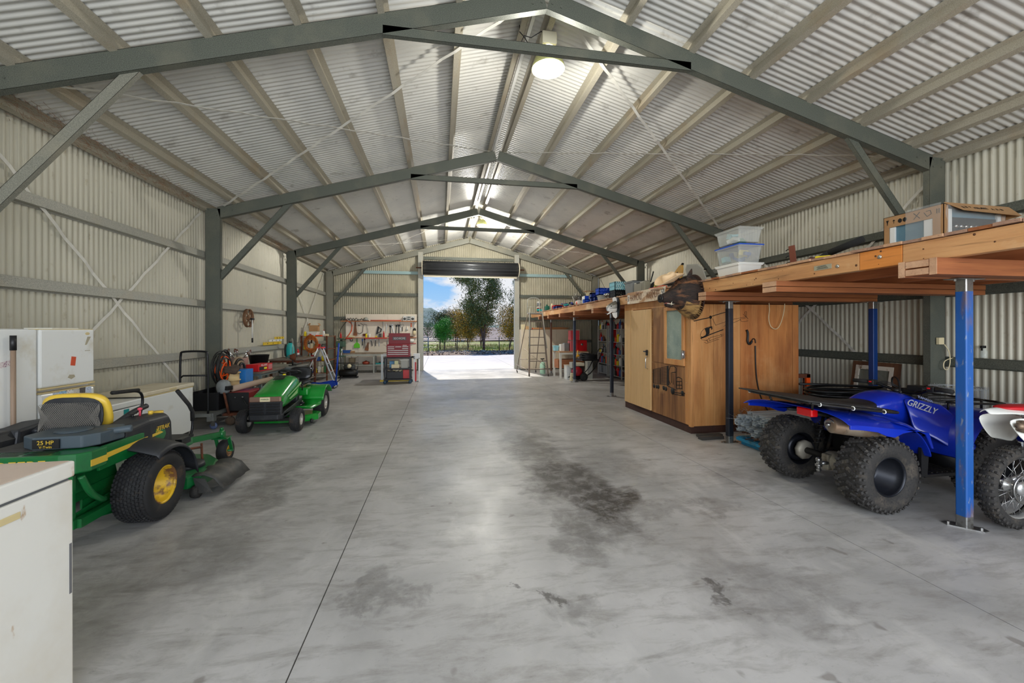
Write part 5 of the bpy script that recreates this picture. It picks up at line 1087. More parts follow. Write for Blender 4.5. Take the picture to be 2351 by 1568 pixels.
# ================================================================= zero turn mower
JG = mat('mower green', (14, 104, 50), .3, .05, [(5, (20, 84, 44), .5, .8), (30, (84, 96, 72), .70, .8)], None, 0, .3); JY = mat('mower yellow', (216, 180, 62), .35, 0, [(6, (196, 150, 70), .6, .8)]); DB = mat('dusty black plastic', (38, 40, 44), .5, 0, [(5, (66, 66, 64), .5, .8)]); ENG = mat('slate engine cover', (70, 82, 90), .5, 0, [(7, (96, 96, 90), .5, .8)])
t = thing('zero_turn_mower', 'large green zero turn ride on mower with yellow seat edges and yellow wheels', 'mower', (-2.90, 3.85, 0), R(90))
YR = mat('muddy yellow rim', (222, 180, 36), .4, .1, [(4, (120, 84, 52), .50, .56)])
TB = mat('dusty turf tyre', (34, 34, 35), .75, 0, (8, (78, 64, 50), .56, .76))
for s in (-1, 1): wheel(t, (0, -.545 if s < 0 else .41, .285), .285, .26, .15, 'turf', YR, .35, s, 'wheel', TB, mat('turf tread', (36, 36, 38), .65, 0, (20, (60, 60, 60), .5, .8)))
for s in (-1, 1):
    wheel(t, (1.52, s*.39, .14), .14, .11, .065, 'rib', YR, .3, s, 'caster_wheel', TB)
    m = MB()
    for k in (-1, 1): m.bar((1.52, s*.39+k*.07, .14), (1.45, s*.39+k*.07, .31), .035, .01)
    m.bx(1.38, 1.50, s*.39-.08, s*.39+.08, .305, .32); m.cyl((1.44, s*.39, .30), (1.44, s*.39, .40), .025, n=12); m.cyl((1.44, s*.39, .40), (1.44, s*.39, .43), .02, n=8); m.cyl((1.52, s*.39-.085, .14), (1.52, s*.39+.085, .14), .012, n=8); m.build('caster_fork', JG, t)
m = MB()
for s in (-1, 1): m.bar((-.45, s*.30, .36), (1.0, s*.30, .40), .05, .075); m.bar((1.0, s*.30, .40), (1.5, s*.385, .345), .045, .06)
m.bar((1.05, -.3, .38), (1.05, .3, .38), .06, .05); m.build('frame', JG, t, bev=.004)
# deck
m = MB(); pr = [(.42, -.58), (.50, -.66), (.72, -.68), (.95, -.60), (1.18, -.40), (1.25, 0), (1.18, .38), (.95, .48), (.72, .52), (.50, .50), (.40, .4), (.40, -.4)]
m.rings([[(x, y, z) for x, y in pr] for z in (.085, .19)]+[[(.78+(x-.78)*.95, y*.95, .205) for x, y in pr]], sm=False); m.build('deck', JG, t, bev=.004)
m = MB(); 
for x, y in ((.72, -.42), (.85, 0), (.72, .42)): m.lathe([(.15, .205), (.14, .245), (.05, .25)], (x, y, 0), 'z', 20); m.cyl((x, y, .25), (x, y, .28), .03, n=10)
m.build('spindle_cover', DB, t)
CH = mat('worn rubber chute', (62, 62, 60), .6, 0, [(6, (98, 92, 84), .5, .75)])
m = MB(); rows = []
for k in range(9): x = .42+.068*k; w = .01*sin(k*2); rows.append([(x, -.62, .20+w), (x+.01, -.72, .205+w), (x+.01, -.80, .17+w), (x+.02, -.875+w, .06)])
m.grid(rows); m.build('discharge_chute', CH, t, sol=.008)
m = MB(); m.add([(.41, -.64, .19), (.40, -.74, .18), (.37, -.82, .06), (.40, -.68, .05)], [(0, 1, 2, 3)]); m.build('chute_flap', CH, t, sol=.008)
m = MB(); m.lathe([(.03, -.03), (.055, -.028), (.06, 0), (.055, .028), (.03, .03)], (.42, -.66, .06), 'y', 16); m.build('gauge_wheel', MUDR, t)
# rear hood, stripes, bumper
m = MB(); hp = [(-.58, -.38), (-.56, -.46), (-.50, -.50), (-.2, -.49), (.30, -.38), (.33, -.36), (.30, -.32), (-.1, -.34), (-.1, .34), (.3, .32), (.33, .36), (.3, .38), (-.2, .49), (-.5, .5), (-.56, .46), (-.58, .38)]
m = MB(); m.prism([(-.60, -.36), (-.58, -.45), (-.52, -.50), (-.38, -.50), (-.38, .50), (-.52, .5), (-.58, .45), (-.60, .36)], .575, .715, 'xy'); rh = m.build('rear_hood', JG, t, bev=.012); m = MB(); m.bx(-.53, -.385, -.503, -.5, .61, .655); m.build('yellow_stripe', JY, rh)
m = MB(); m.prism([(-.60, -.36), (-.6, .36), (-.38, .36), (-.38, -.36)], .40, .575, 'xy'); m.build('rear_lower_panel', JG, t, bev=.006)
m = MB()
for i in range(5):
    for yy in (-.28, -.1, .08): m.bx(-.57+i*.034, -.553+i*.034, yy, yy+.15, .7145, .7165)
m.build('vents', BLK, t, kind='stuff')
for s in (-1, 1):
    m = MB(); q0 = (-.42, .575); q = [(-.42, .58), (-.42, .715), (.0, .715), (.22, .70), (.30, .675), (.315, .64), (.29, .60), (.1, .575), (-.15, .55), (-.42, .545)]
    m.prism(q, s*.455, s*.475, 'xz'); o = m.build('side_band', JG, t, rot=(0, 0, 0), bev=.004)
    m = MB(); m.prism([(-.42, .615), (-.42, .655), (.24, .675), (.27, .66), (.24, .655)], s*.4755, s*.478, 'xz'); m.build('yellow_stripe', JY, o)
    if s < 0:
        textpart('757', .045, 'number', JY, o, (.2, -.479, .69), (PI/2, 0, 0), shear=.3)
    m = MB(); m.prism([(-.35, .56), (-.35, .25), (-.15, .2), (.0, .34), (-.05, .56)], s*.30, s*.315, 'xz'); m.prism([(-.50, .26), (-.50, .20), (-.1, .12), (-.02, .12), (-.02, .26), (-.16, .30)], s*.35, s*.365, 'xz'); m.build('side_plate', JG, t, bev=.003)
m = MB(); m.tube(smooth([(-.58, -.48, .56), (-.52, -.49, .42), (-.4, -.48, .33), (-.3, -.42, .30)], 4), .02, 8); m.bar((-.56, -.44, .23), (-.56, .44, .23), .05, .06); m.bar((-.56, -.44, .23), (-.1, -.40, .22), .05, .06); m.bar((-.56, -.40, .24), (-.56, -.40, .56), .05, .02); m.bar((-.56, .40, .24), (-.56, .40, .56), .05, .02); m.build('rear_guard', JG, t)
textpart('JOHN DEERE', .105, 'lettering', JY, t, (-.603, 0, .645), (PI/2, 0, -PI/2), ext=.002, sx=.98)
# engine
m = MB(); m.prism([(-.48, -.18), (-.50, .10), (-.42, .22), (-.16, .24), (-.10, .14), (-.10, -.2), (-.2, -.26), (-.4, -.24)], .72, .81, 'xy'); m.lathe([(.11, .81), (.10, .825), (.02, .825)], (-.3, 0, 0), 'z', 20); m.cyl((-.28, -.20, .79), (-.24, -.34, .80), .028, n=14); ec = m.build('engine_cover', ENG, t, loc=(.04, -.20, .0), bev=.015)
m = MB(); m.bx(-.503, -.497, -.06, .10, .73, .795); pl = m.build('plate', BLK, ec); textpart('25 HP', .04, 'lettering', JY, pl, (-.505, .02, .772), (PI/2, 0, -PI/2)); textpart('V-Twin', .026, 'lettering', JY, pl, (-.505, .02, .742), (PI/2, 0, -PI/2))
m = MB(); m.bx(-.46, -.12, -.16, .2, .45, .72); 
for s in (-1, 1):
    for k in range(6): m.bx(-.44+k*.02, -.432+k*.02, min(s*.14, s*.32), max(s*.14, s*.32), .56, .70)
    m.bx(-.46, -.30, min(s*.30, s*.36), max(s*.30, s*.36), .56, .70)
m.build('engine_block', mat('dirty engine metal', (74, 74, 72), .6, .4, (12, (48, 42, 38), .5, .75)), t, bev=.01)
m = MB(); m.tube(smooth([(-.5, .2, .62), (-.53, .24, .72), (-.53, .19, .76), (-.52, .15, .72), (-.5, .14, .66)], 4), .007, 6); m.build('dipstick', BEI, t)
# fuel tanks / consoles

def pod(s):
    m = MB(); m.rings([[(-.16, s*.26, .58), (-.16, s*.46, .58), (-.15, s*.46, .76), (-.12, s*.42, .80), (-.12, s*.27, .80)], [(.1, s*.24, .56), (.1, s*.48, .56), (.1, s*.48, .79), (.12, s*.44, .825), (.12, s*.26, .825)], [(.38, s*.24, .54), (.38, s*.46, .54), (.38, s*.46, .775), (.38, s*.42, .81), (.38, s*.26, .81)], [(.5, s*.25, .5), (.5, s*.42, .5), (.48, s*.42, .72), (.46, s*.4, .75), (.46, s*.26, .75)]], sm=False)
    o = m.build('side_console', DB, t, bev=.018)
    m = MB(); rows = []
    for k in range(12):
        a = R(120-118*k/11); r = .355; rows.append([(.02+r*cos(a), s*y, .30+r*sin(a)*(.95)+dz) for y, dz in ((.36, .05), (.46, .03), (.58, .0), (.68, -.03), (.7, -.06))])
    m.grid(rows); m.build('fender', DB, t, sol=.01)
    return o
pr_ = pod(-1); pod(1)
textpart('ZTRAK', .055, 'lettering', JY, pr_, (.27, -.475, .70), (PI/2, 0, 0), shear=.25)
m = MB(); m.cyl((.42, -.34, .77), (.42, -.34, .82), .045, n=18); m.build('fuel_cap', JY, t); m = MB(); m.cyl((.3, -.36, .81), (.3, -.36, .845), .018, n=12); m.build('yellow_knob', JY, t)
m = MB(); m.cyl((.2, -.34, .82), (.2, -.34, .87), .008, n=8); m.ell((.2, -.34, .88), (.018, .018, .014)); m.build('pink_knob', mat('pink red knob', (206, 70, 90), .4), t); m = MB(); m.cyl((.13, -.33, .82), (.13, -.33, .85), .008, n=8); m.bx(.11, .15, -.35, -.31, .85, .858); m.build('switch', BLK, t)
# seat
m = MB()
for s in (0,):
    rg = []
    for x, w, z in ((.02, .21, .70), (-.02, .235, .80), (-.045, .24, .90), (-.06, .225, .96), (-.065, .18, .995), (-.06, .10, 1.01)): rg.append([(x+(.035 if k else -.035), yy, z) for k, yy in ((0, -w), (0, -w*.5), (0, w*.5), (0, w), (1, w*1.02), (1, w*.5), (1, -w*.5), (1, -w*1.02))])
    m.rings(rg)
m.build('seat_back', JY, t, loc=(0, -.06, .055), sub=1)
m = MB(); n = 26; m.prism([(.212*(abs(cos(2*PI*k/n))**.6)*(1 if cos(2*PI*k/n) > 0 else -1), .84+.143*(abs(sin(2*PI*k/n))**.7)*(1 if sin(2*PI*k/n) > 0 else -1)) for k in range(n)], -.1, -.085, 'yz'); o = m.build('back_pad', DB, t, loc=(0, -.06, .055), bev=.006)
m = MB(); 
for k in range(34):
    y = -.212+.424*k/33; h = .128*(1-abs(y/.212)**3*.5); 
    for sl in (-1, 1): m.bar((-.115-.015*cos(y*7), max(-.205, min(.205, y-sl*h*.6)), .835-h), (-.115-.015*cos(y*7), max(-.205, min(.205, y+sl*h*.6)), .835+h*.85), .0022, .0022)
m.build('storage_net', mat('grey storage net', (128, 124, 116), .7), t, loc=(0, -.06, .055), kind='stuff')
m = MB(); m.bx(0, .44, -.29, .16, .60, .72); m.build('seat_cushion', JY, t, bev=.035); m = MB(); m.bx(-.08, .1, -.28, .15, .56, .76); m.build('seat_base', DB, t, bev=.02)
for s in (-1, 1):
    m = MB(); m.tube(smooth([(-.02, s*.245, .76), (.08, s*.265, .80), (.22, s*.275, .855), (.38, s*.275, .875)], 4), [.03]*3+[.024]*30 if False else .024, 8); m.build('armrest', DB, t)
    m = MB(); m.tube(smooth([(.86, s*.30, .44), (.97, s*.30, .42), (1.04, s*.30, .50), (1.04, s*.30, .68), (.98, s*.30, .78), (.82, s*.28, .95)] if s < 0 else [(.9, s*.30, .44), (1.12, s*.3, .46), (1.24, s*.3, .7), (1.26, s*.3, .85), (1.18, s*.3, .92), (.86, s*.32, .94)], 5), .013, 8); m.bx(.8, .95, min(s*.27, s*.33), max(s*.27, s*.33), .40, .46); m.build('drive_lever', BLKM, t)
    m = MB(); m.tube([(1.04, s*.30, .60), (1.035, s*.30, .70), (.98, s*.298, .78), (.82, s*.28, .95)] if s < 0 else [(1.19, s*.3, .92), (.86, s*.32, .94)], .0195, 10); m.build('lever_grip', RUB, t)
m = MB(); m.bx(.45, 1.1, -.28, .28, .42, .45); m.build('foot_plate', DB, t, bev=.004)
m = MB(); m.tube([(1.05, -.38, .35), (.98, -.42, .22), (1.0, -.43, .16)], .012, 6); m.tube([(.7, -.4, .38), (.98, -.41, .33)], .012, 6); m.build('lift_link', RUST, t)
m = MB(); m.rings([[(x, y+.0, z) for y, z in ((.28, .55), (.52, .55), (.52, .72), (.48, .80), (.32, .80), (.28, .74))] for x in (-.52, .1)], sm=False); o = m.build('fuel_tank', DB, t, bev=.02)
m = MB(); m.lathe([(.05, .80), (.055, .83), (.05, .85), (.04, .86)], (-.3, .42, 0), 'z', 16); m.build('tank_cap', BLK, t); m = MB(); m.tube([(-.545, .30, .58), (-.545, .30, .72), (-.5, .28, .76)], .012, 8); m.cyl((-.55, .30, .55), (-.55, .30, .60), .022, n=10); m.build('filter', STEEL, t)
# ================================================================= small ride on mower
SG = mat('lawn tractor green', (22, 134, 44), .25, 0, (3, (30, 150, 56), .45, .8), None, 0, .5); GB = mat('grille bronze band', (140, 112, 96), .35, .3)
t = thing('ride_on_mower', 'small bright green ride on mower with a black seat facing the camera', 'mower', (-2.56, 8.0, 0), R(-90))
AR = mat('silver wheel rim', (182, 178, 170), .4, .5, (8, (140, 130, 116), .55, .75))
for s in (-1, 1): wheel(t, (0, s*.41, .25), .25, .19, .12, 'smallturf', AR, .5, s, 'rear_wheel', TB, MT['turf tread']); wheel(t, (1.16, s*.37, .185), .185, .15, .085, 'smallturf', AR, .6, s, 'front_wheel', TB, MT['turf tread'])
m = MB()
m.rings([sec(x, w, a, b_, 10, 3.2) for x, w, a, b_ in ((.46, .215, .42, .80), (.6, .225, .40, .825), (.8, .225, .38, .79), (1.0, .225, .36, .72), (1.2, .225, .35, .65), (1.33, .22, .36, .605), (1.36, .20, .38, .58))]); m.build('bonnet', SG, t, sub=1)
m = MB()
for k in range(6): m.cb((.74+k*.03, .0, .818-k*.008), (.012, .16, .006), r=(0, R(14), R(0)))
m.build('vents', BLK, t, kind='stuff')
m = MB(); m.bx(1.335, 1.385, -.215, .215, .50, .575); o = m.build('headlamp_band', GB, t, bev=.012); m = MB(); m.bx(1.384, 1.389, -.07, .07, .505, .57); o2 = m.build('badge', BEI, o, bev=.002); textpart('PARKER', .03, 'lettering', mat('green print', (20, 90, 50), .5), o2, (1.3895, 0, .538), (PI/2, 0, PI/2))
m = MB(); m.bx(1.31, 1.375, -.222, .222, .30, .50); 
g = m.build('grille', DB, t, bev=.012)
for k in range(4):
    for s in (-1, 1): m = MB(); m.bx(1.37, 1.392, min(s*.015, s*.21), max(s*.015, s*.21), .325+k*.043, .350+k*.043); m.build('grille_slat', BLK, g, bev=.004)
m = MB(); m.prism([(1.0, -.235), (1.36, -.235), (1.42, -.19), (1.43, 0), (1.42, .19), (1.36, .235), (1.0, .235)], .235, .315, 'xy'); m.build('bumper', DB, t, bev=.015)
for s in (-1, 1):
    m = MB(); m.prism([(.48, .42), (1.30, .33), (1.33, .31), (1.30, .26), (.9, .30), (.48, .32)], s*.215, s*.235, 'xz'); m.build('side_skirt', DB, t, bev=.008)
    m = MB(); m.add([(.52, s*.232, .70), (1.12, s*.236, .55), (1.14, s*.237, .535), (.52, s*.233, .66)], [(0, 1, 2, 3)]); m.add([(.7, s*.236, .60), (1.10, s*.238, .50), (1.05, s*.238, .485), (.72, s*.236, .53)], [(0, 1, 2, 3)]); m.build('decal', mat('pale green decal', (150, 190, 130), .4), t, sol=.002)
    m = MB(); rows = []
    for k in range(12):
        a = R(150-135*k/11); r = .315; rows.append([(.0+r*cos(a), s*y, .26+r*sin(a)) for y in (.17, .3, .44, .51, .53)])
    m.grid(rows)
    m.grid([[(.30, s*.2, .36), (.30, s*.5, .36)], [(.36, s*.2, .28), (.36, s*.5, .28)], [(.72, s*.2, .27), (.72, s*.46, .27)], [(.80, s*.2, .32), (.80, s*.42, .32)]])
    m.build('fender', SG, t, sol=.01)
m = MB(); m.bx(-.3, .32, -.28, .28, .42, .56); m.build('seat_pan', SG, t, bev=.03)
m = MB(); m.bx(-.14, .22, -.2, .2, .60, .66); m.build('seat_cushion', BLK, t, bev=.025); m = MB(); m.rings([[(x+(.03 if k else -.03), yy, z) for k, yy in ((0, -w), (0, 0), (0, w), (1, w*.95), (1, 0), (1, -w*.95))] for x, w, z in ((-.15, .20, .64), (-.19, .22, .74), (-.22, .215, .84), (-.225, .17, .88), (-.225, .1, .89))]); m.build('seat_back', mat('black vinyl', (26, 27, 28), .3), t, sub=1)
m = MB(); m.tube([(.08, -.18, .56), (.0, -.15, .6), (.1, -.1, .62)], .02, 6); m.build('seat_spring', STEEL, t)
m = MB(); m.tube([(.36+.0*cos(a)+.16*cos(a)*.9, .17*sin(a), .845+.045*cos(a)) for a in [2*PI*k/28 for k in range(28)]], .015, 8, closed=True); m.tube([(.36, 0, .84), (.44, 0, .70)], .022, 8)
for a in (R(90), R(210), R(330)): m.tube([(.36, 0, .84), (.36+.15*cos(a), .165*sin(a), .845+.04*cos(a))], .014, 6)
m.build('steering_wheel', BLK, t)
m = MB(); m.bx(.40, .52, -.17, .17, .34, .76); m.build('dash', DB, t, bev=.02); m = MB(); m.tube([(.3, .18, .5), (.36, .2, .6)], .01, 6); m.ell((.37, .2, .62), .018); m.tube([(.55, .22, .34), (.62, .3, .345)], .02, 6); m.build('levers', BLK, t); m = MB(); m.cyl((.62, 0, .82), (.62, 0, .84), .022, n=12); m.build('yellow_cap', YPL, t)
m = MB(); pr = [(.30, -.30), (.42, -.50), (.66, -.52), (.84, -.36), (.88, 0), (.84, .36), (.66, .52), (.42, .50), (.30, .3)]; m.rings([[(x, y*1.04, z) for x, y in pr] for z in (.075, .155)]+[[(.6+(x-.6)*.9, y*.95, .175) for x, y in pr]], sm=False); m.build('deck', SG, t, bev=.006)
for s in (-1, 1): m = MB(); m.lathe([(.02, -.02), (.035, -.018), (.037, 0), (.035, .018), (.02, .02)], (.80, s*.48, .08), 'y', 14); m.build('gauge_wheel', BLK, t)
m = MB(); m.cyl((1.16, -.36, .185), (1.16, .36, .185), .018, n=8); m.bx(.2, 1.3, -.12, .12, .2, .3); m.bx(1.1, 1.22, -.28, .28, .18, .22); m.build('front_axle', BLKR, t)
# ================================================================= trolley with tubs
t = thing('platform_trolley', 'steel platform trolley with a tall black tube handle beside the long freezer', 'trolley', (-3.76, 7.78, 0))
m = MB()
for x in (-.18, .22): m.bar((x, -.62, .235), (x, .6, .235), .05, .05)
for y in (-.62, 0, .6): m.bar((-.18, y, .235), (.22, y, .235), .05, .05)
m.bx(-.18, .22, -.6, .6, .258, .264); m.bx(.14, .24, -.6, -.52, .13, .21); m.build('deck_frame', mat('grey steel paint', (128, 130, 126), .5, .3, (6, (96, 80, 66), .55, .75)), t)
m = MB(); m.tube(smooth([(-.22, -.62, .25), (-.22, -.62, 1.21), (-.18, -.62, 1.24), (.14, -.62, 1.24), (.17, -.62, 1.2), (.17, -.62, .25)], 4), .016, 8); m.tube([(-.22, -.62, .82), (-.18, -.62, .86), (.17, -.62, .86)], .013, 8); m.build('handle', BLKM, t)
for x, y in ((.22, -.56), (-.14, -.56), (.22, .56), (-.14, .56)):
    g = bpy.data.objects.new('caster', None); C.objects.link(g); g.parent = t; g.location = (x, y, .055)
    m = MB(); m.lathe([(.02, -.018), (.052, -.016), (.055, 0), (.052, .016), (.02, .018)], ax='y', n=18); m.build('wheel', mat('blue grey caster', (90, 104, 140), .5), g); m = MB(); m.bx(-.03, .03, -.025, -.021, 0, .08); m.bx(-.03, .03, .021, .025, 0, .08); m.bx(-.04, .04, -.04, .04, .07, .078); m.build('fork', STEEL, g)
tub(.42, .78, .30, BLK, BLK, (-3.74, 7.72, .268), 'big open black plastic tub on the platform trolley', lid=False, content=24, cm=[DGR, BLK, BEI, RUST, MIX[2]])
t = thing('cable_hank', 'hanging hank of black and orange cable behind the trolley handle', 'cable', (-3.60, 7.62, .93))
for nm, mt, N, r0 in (('black_cable', BLK, 9, .22), ('orange_cable', ORG, 4, .14)):
    m = MB(); rn = random.Random(N); pts = []
    for k in range(N*22): a = 2*PI*k/22; r = r0+.05*sin(k*.13+N); pts.append((.05*sin(k*.21), r*cos(a), r*1.12*sin(a)-.02*sin(k*.05)))
    m.tube(pts, .0105, 6); m.build(nm, mt, t, kind='stuff')
m = MB(); m.tube([(0, .05, -.2), (.02, .06, -.38), (.04, .1, -.38)], .02, 6); m.build('plug', BLK, t)
t = thing('welding_helmet', 'grey and silver welding helmet on top of the black tub', 'helmet', (-3.50, 7.44, .62), R(-20)); m = MB(); m.rings([[(.11*cos(a)*k, .1*sin(a)*k, z) for a in [2*PI*j/18 for j in range(18)]] for k, z in ((.75, -.1), (1, -.02), (1.02, .05), (.8, .11), (.4, .135), (.05, .14))]); m.build('shell', GRYP, t, sub=1); m = MB(); m.bx(.0, .122, -.06, .06, -.03, .04); m.build('visor', BLK, t, bev=.01)
WHS = mat('yellow wire spool', (214, 190, 140), .6, 0, (4, (190, 150, 96), .4, .8))
t = thing('wire_spools', 'cream and yellow wire spools stacked behind the welding helmet', 'spool', (-3.55, 7.85, .575)); m = MB(); m.lathe([(.12, 0), (.12, .015), (.1, .02), (.1, .12), (.12, .125), (.12, .14), (.1, .145), (.1, .25), (.12, .255), (.12, .27)], n=22); m.build('spool', WHS, t)
m = MB(); m.cb((-3.55, 7.8, .90), (.22, .26, .12), r=(.2, .2, .3)); tag(m.build('brown_bag', mat('dark brown canvas', (84, 70, 60), .9, 0, (9, (60, 50, 42), .4, .7)), bev=.04), 'dark brown canvas bag resting on the wire spools', 'bag')
t = thing('umbrella_shade', 'brown and black striped fan shaped sun shade behind the brown bag', 'shade', (-3.66, 8.30, .86), R(0))
for k, c_ in enumerate((mat('tan shade cloth', (150, 130, 108), .9), BLK, mat('tan shade cloth', (150, 130, 108), .9), BLK)):
    m = MB(); r0, r1 = .19-.035*k, .225-.035*k; m.grid([[(.02*k, r*cos(a)*1.05, r*sin(a)) for a in [PI*j/16 for j in range(17)]] for r in (r0, r1)]); m.build('band', c_, t, sol=.02)
box(.24, .3, .28, mat('bright blue carton', (34, 120, 200), .5), (-3.58, 8.27, .575), 'bright blue box behind the wire spools', 'box', 'blue_box')
m = MB(); m.cyl((-3.40, 7.5, .60), (-3.1, 8.3, .66), .05, n=14); tag(m.build('canvas_roll', mat('dusty canvas', (178, 156, 136), .9)), 'dusty tan canvas roll lying across the trolley and welder', 'roll')
m = MB(); m.bx(-3.92, -3.46, 8.13, 8.40, .268, .572); o = m.build('open_shelf_box', mat('dark wooden box', (64, 54, 46), .8), bev=.004); tag(o, 'dark wooden box under the blue box and spools', 'box')
t = thing('welder', 'black and red welding machine on a small rusty trolley', 'welder', (-3.30, 7.70, .0)); 
m = MB(); m.bx(-.16, .17, -.25, .28, .24, .54); m.build('case', mat('dark welder red', (150, 36, 44), .45, 0, (5, (120, 60, 60), .55, .75)), t, bev=.01); m = MB(); m.bx(-.165, .175, -.262, -.25, .24, .54); f_ = m.build('front_panel', BLK, t, bev=.003); m = MB(); m.cyl((.08, -.275, .46), (.08, -.262, .46), .018, n=12); m.cyl((-.03, -.27, .46), (-.03, -.262, .46), .01, n=12); m.build('knob', STEEL, f_); textpart('LINCOLN', .05, 'lettering', WPL, t, (.172, .0, .40), (PI/2, 0, PI/2))
m = MB(); m.bx(-.2, .2, -.3, .32, .17, .21); m.build('trolley_base', RUST, t)
for x in (-.12, .14):
    for y in (-.22, .25): m = MB(); m.lathe([(.02, -.02), (.07, -.018), (.075, 0), (.07, .018), (.02, .02)], (x, y, .075), 'y', 18); m.bx(x-.02, x+.02, y-.03, y+.03, .12, .17); m.build('wheel', mat('brown rubber wheel', (104, 86, 70), .8), t)
m = MB(); m.tube([(-.1, -.31, .2), (-.18, -.32, .62), (-.22, -.32, .64)], .02, 6); m.build('pull_bar', RUST, t); m = MB(); m.tube(smooth([(.08, -.28, .46), (.2, -.36, .3), (.3, -.2, .4), (.2, .1, .56)], 4), .009, 6); m.build('lead', BLK, t)
# ================================================================= benches along the left wall
TT = mat('worn bench steel', (122, 110, 100), .5, .2, [(4, (92, 74, 62), .5, .75)]); TG = mat('grey bench steel', (138, 138, 132), .4, .4, (4, (110, 106, 98), .5, .75)); LEGG = mat('grey green leg paint', (110, 122, 120), .5, .2)
def bench(x0, x1, y0, y1, z, top_, leg_, label, shelf=None, th=.03, legw=.05):
    t = thing('work_bench', label, 'bench', ((x0+x1)/2, (y0+y1)/2, 0)); a, b_ = (x1-x0)/2, (y1-y0)/2
    m = MB(); m.bx(-a, a, -b_, b_, z-th, z); m.build('bench_top', top_, t, bev=.003)
    for sx in (-1, 1):
        for sy in (-1, 1): m = MB(); m.cb((sx*(a-.06), sy*(b_-.06), (z-th)/2), (legw, legw, z-th)); m.build('leg', leg_, t)
    if shelf: m = MB(); m.bx(-a+.04, a-.04, -b_+.04, b_-.04, shelf-.02, shelf); m.build('lower_shelf', top_, t)
    m = MB(); m.bx(-a+.04, a-.04, -b_+.04, -b_+.07, z-th-.05, z-th); m.bx(a-.07, a-.04, -b_+.04, b_-.04, z-th-.05, z-th); m.build('rail', leg_, t)
    return t
bench(-4.2, -3.42, 8.72, 9.9, .75, TT, LEGG, 'brown steel bench carrying the red carton behind the small green mower')
bench(-4.2, -3.2, 9.96, 10.85, .75, TG, LEGG, 'grey steel bench between the two brown benches')
bench(-4.2, -3.38, 11.0, 12.25, .85, TT, RUST, 'brown topped bench with rusty legs beneath the teal sprayer', .3)
t = thing('tool_bucket', 'dusty pink bucket full of spanners and rusty tools on the bench', 'bucket', (-3.92, 8.93, .752)); m = MB(); m.lathe([(.13, 0), (.155, .27), (.16, .275), (.15, .27), (.125, .01)], n=20); m.build('bucket', mat('dusty pink plastic', (196, 166, 154), .6), t)
m = MB(); rn = random.Random(31)
for i in range(12):
    a = rn.uniform(0, 6.28); d = Vector((cos(a)*.12, sin(a)*.16, rn.uniform(.16, .24))); p = Vector((cos(a)*.06, sin(a)*.06, .2)); m.tube([p, p+d], rn.uniform(.006, .013), 6, rn.randrange(2)); q_ = p+d; m.tube([q_+Vector((0, .03*cos(b_), .03*sin(b_))) for b_ in [2*PI*k/8 for k in range(8)]], .008, 5, closed=True, m=rn.randrange(2))
m.build('spanners', [CHR, RUST], t, kind='stuff')
t = box(.24, .5, .14, mat('bright red carton', (206, 26, 32), .5), (-3.62, 9.1, .752), 'bright red printed carton with black and yellow pump picture on the bench', 'box', 'red_carton', R(-8)); textpart('FILL-RITE', .055, 'lettering', WPL, t, (.122, -.05, .115), (PI/2, 0, PI/2)); 
m = MB(); m.bx(.12, .1225, -.22, .04, .02, .09); m.build('picture', BLK, t); m = MB(); m.bx(.1222, .1235, -.06, .04, .035, .075); m.build('yellow_flash', YPL, t); m = MB(); m.bx(.12, .1225, .1, .24, .02, .12); m.build('grey_picture', mat('print grey pink', (200, 120, 120), .6), t)
m = MB(); 
t = thing('black_tub', 'black round plastic tub on the bench behind the red carton', 'tub', (-3.88, 9.72, .752)); m = MB(); m.lathe([(.15, 0), (.2, .29), (.205, .29), (.19, .28), (.14, .01)], n=22); m.build('body', BLK, t)
t = thing('work_lamp', 'rusty round work lamp on a stand at the bench edge', 'lamp', (-3.36, 10.2, .752), R(30)); m = MB(); m.lathe([(.02, -.06), (.05, -.05), (.085, .03), (.09, .05)], (0, 0, .2), 'x', 18); m.build('lamp_head', RUST, t); m = MB(); m.tube([(0, 0, 0), (0, 0, .2)], .015, 6); m.bx(-.07, .07, -.07, .07, 0, .015); m.build('stand', BLKR, t)
m = MB(); m.tube([(-3.4, 10.45, .77), (-3.36, 10.8, .775)], .02, 8); m.ell((-3.4, 10.42, .785), (.04, .06, .03)); tag(m.build('grease_gun', [DGR]), 'dark grease gun lying on the grey bench', 'grease gun')
m = MB(); m.tube(smooth([(-3.7, 11.1, .87), (-3.75, 11.5, .93), (-3.7, 11.95, .87)], 4), .014, 6); m.tube(smooth([(-3.8, 11.1, .87), (-3.85, 11.5, .95), (-3.8, 11.9, .87)], 4), .012, 6); tag(m.build('bent_rods', DGR), 'pair of bent grey rods lying on the rusty legged bench', 'rods')
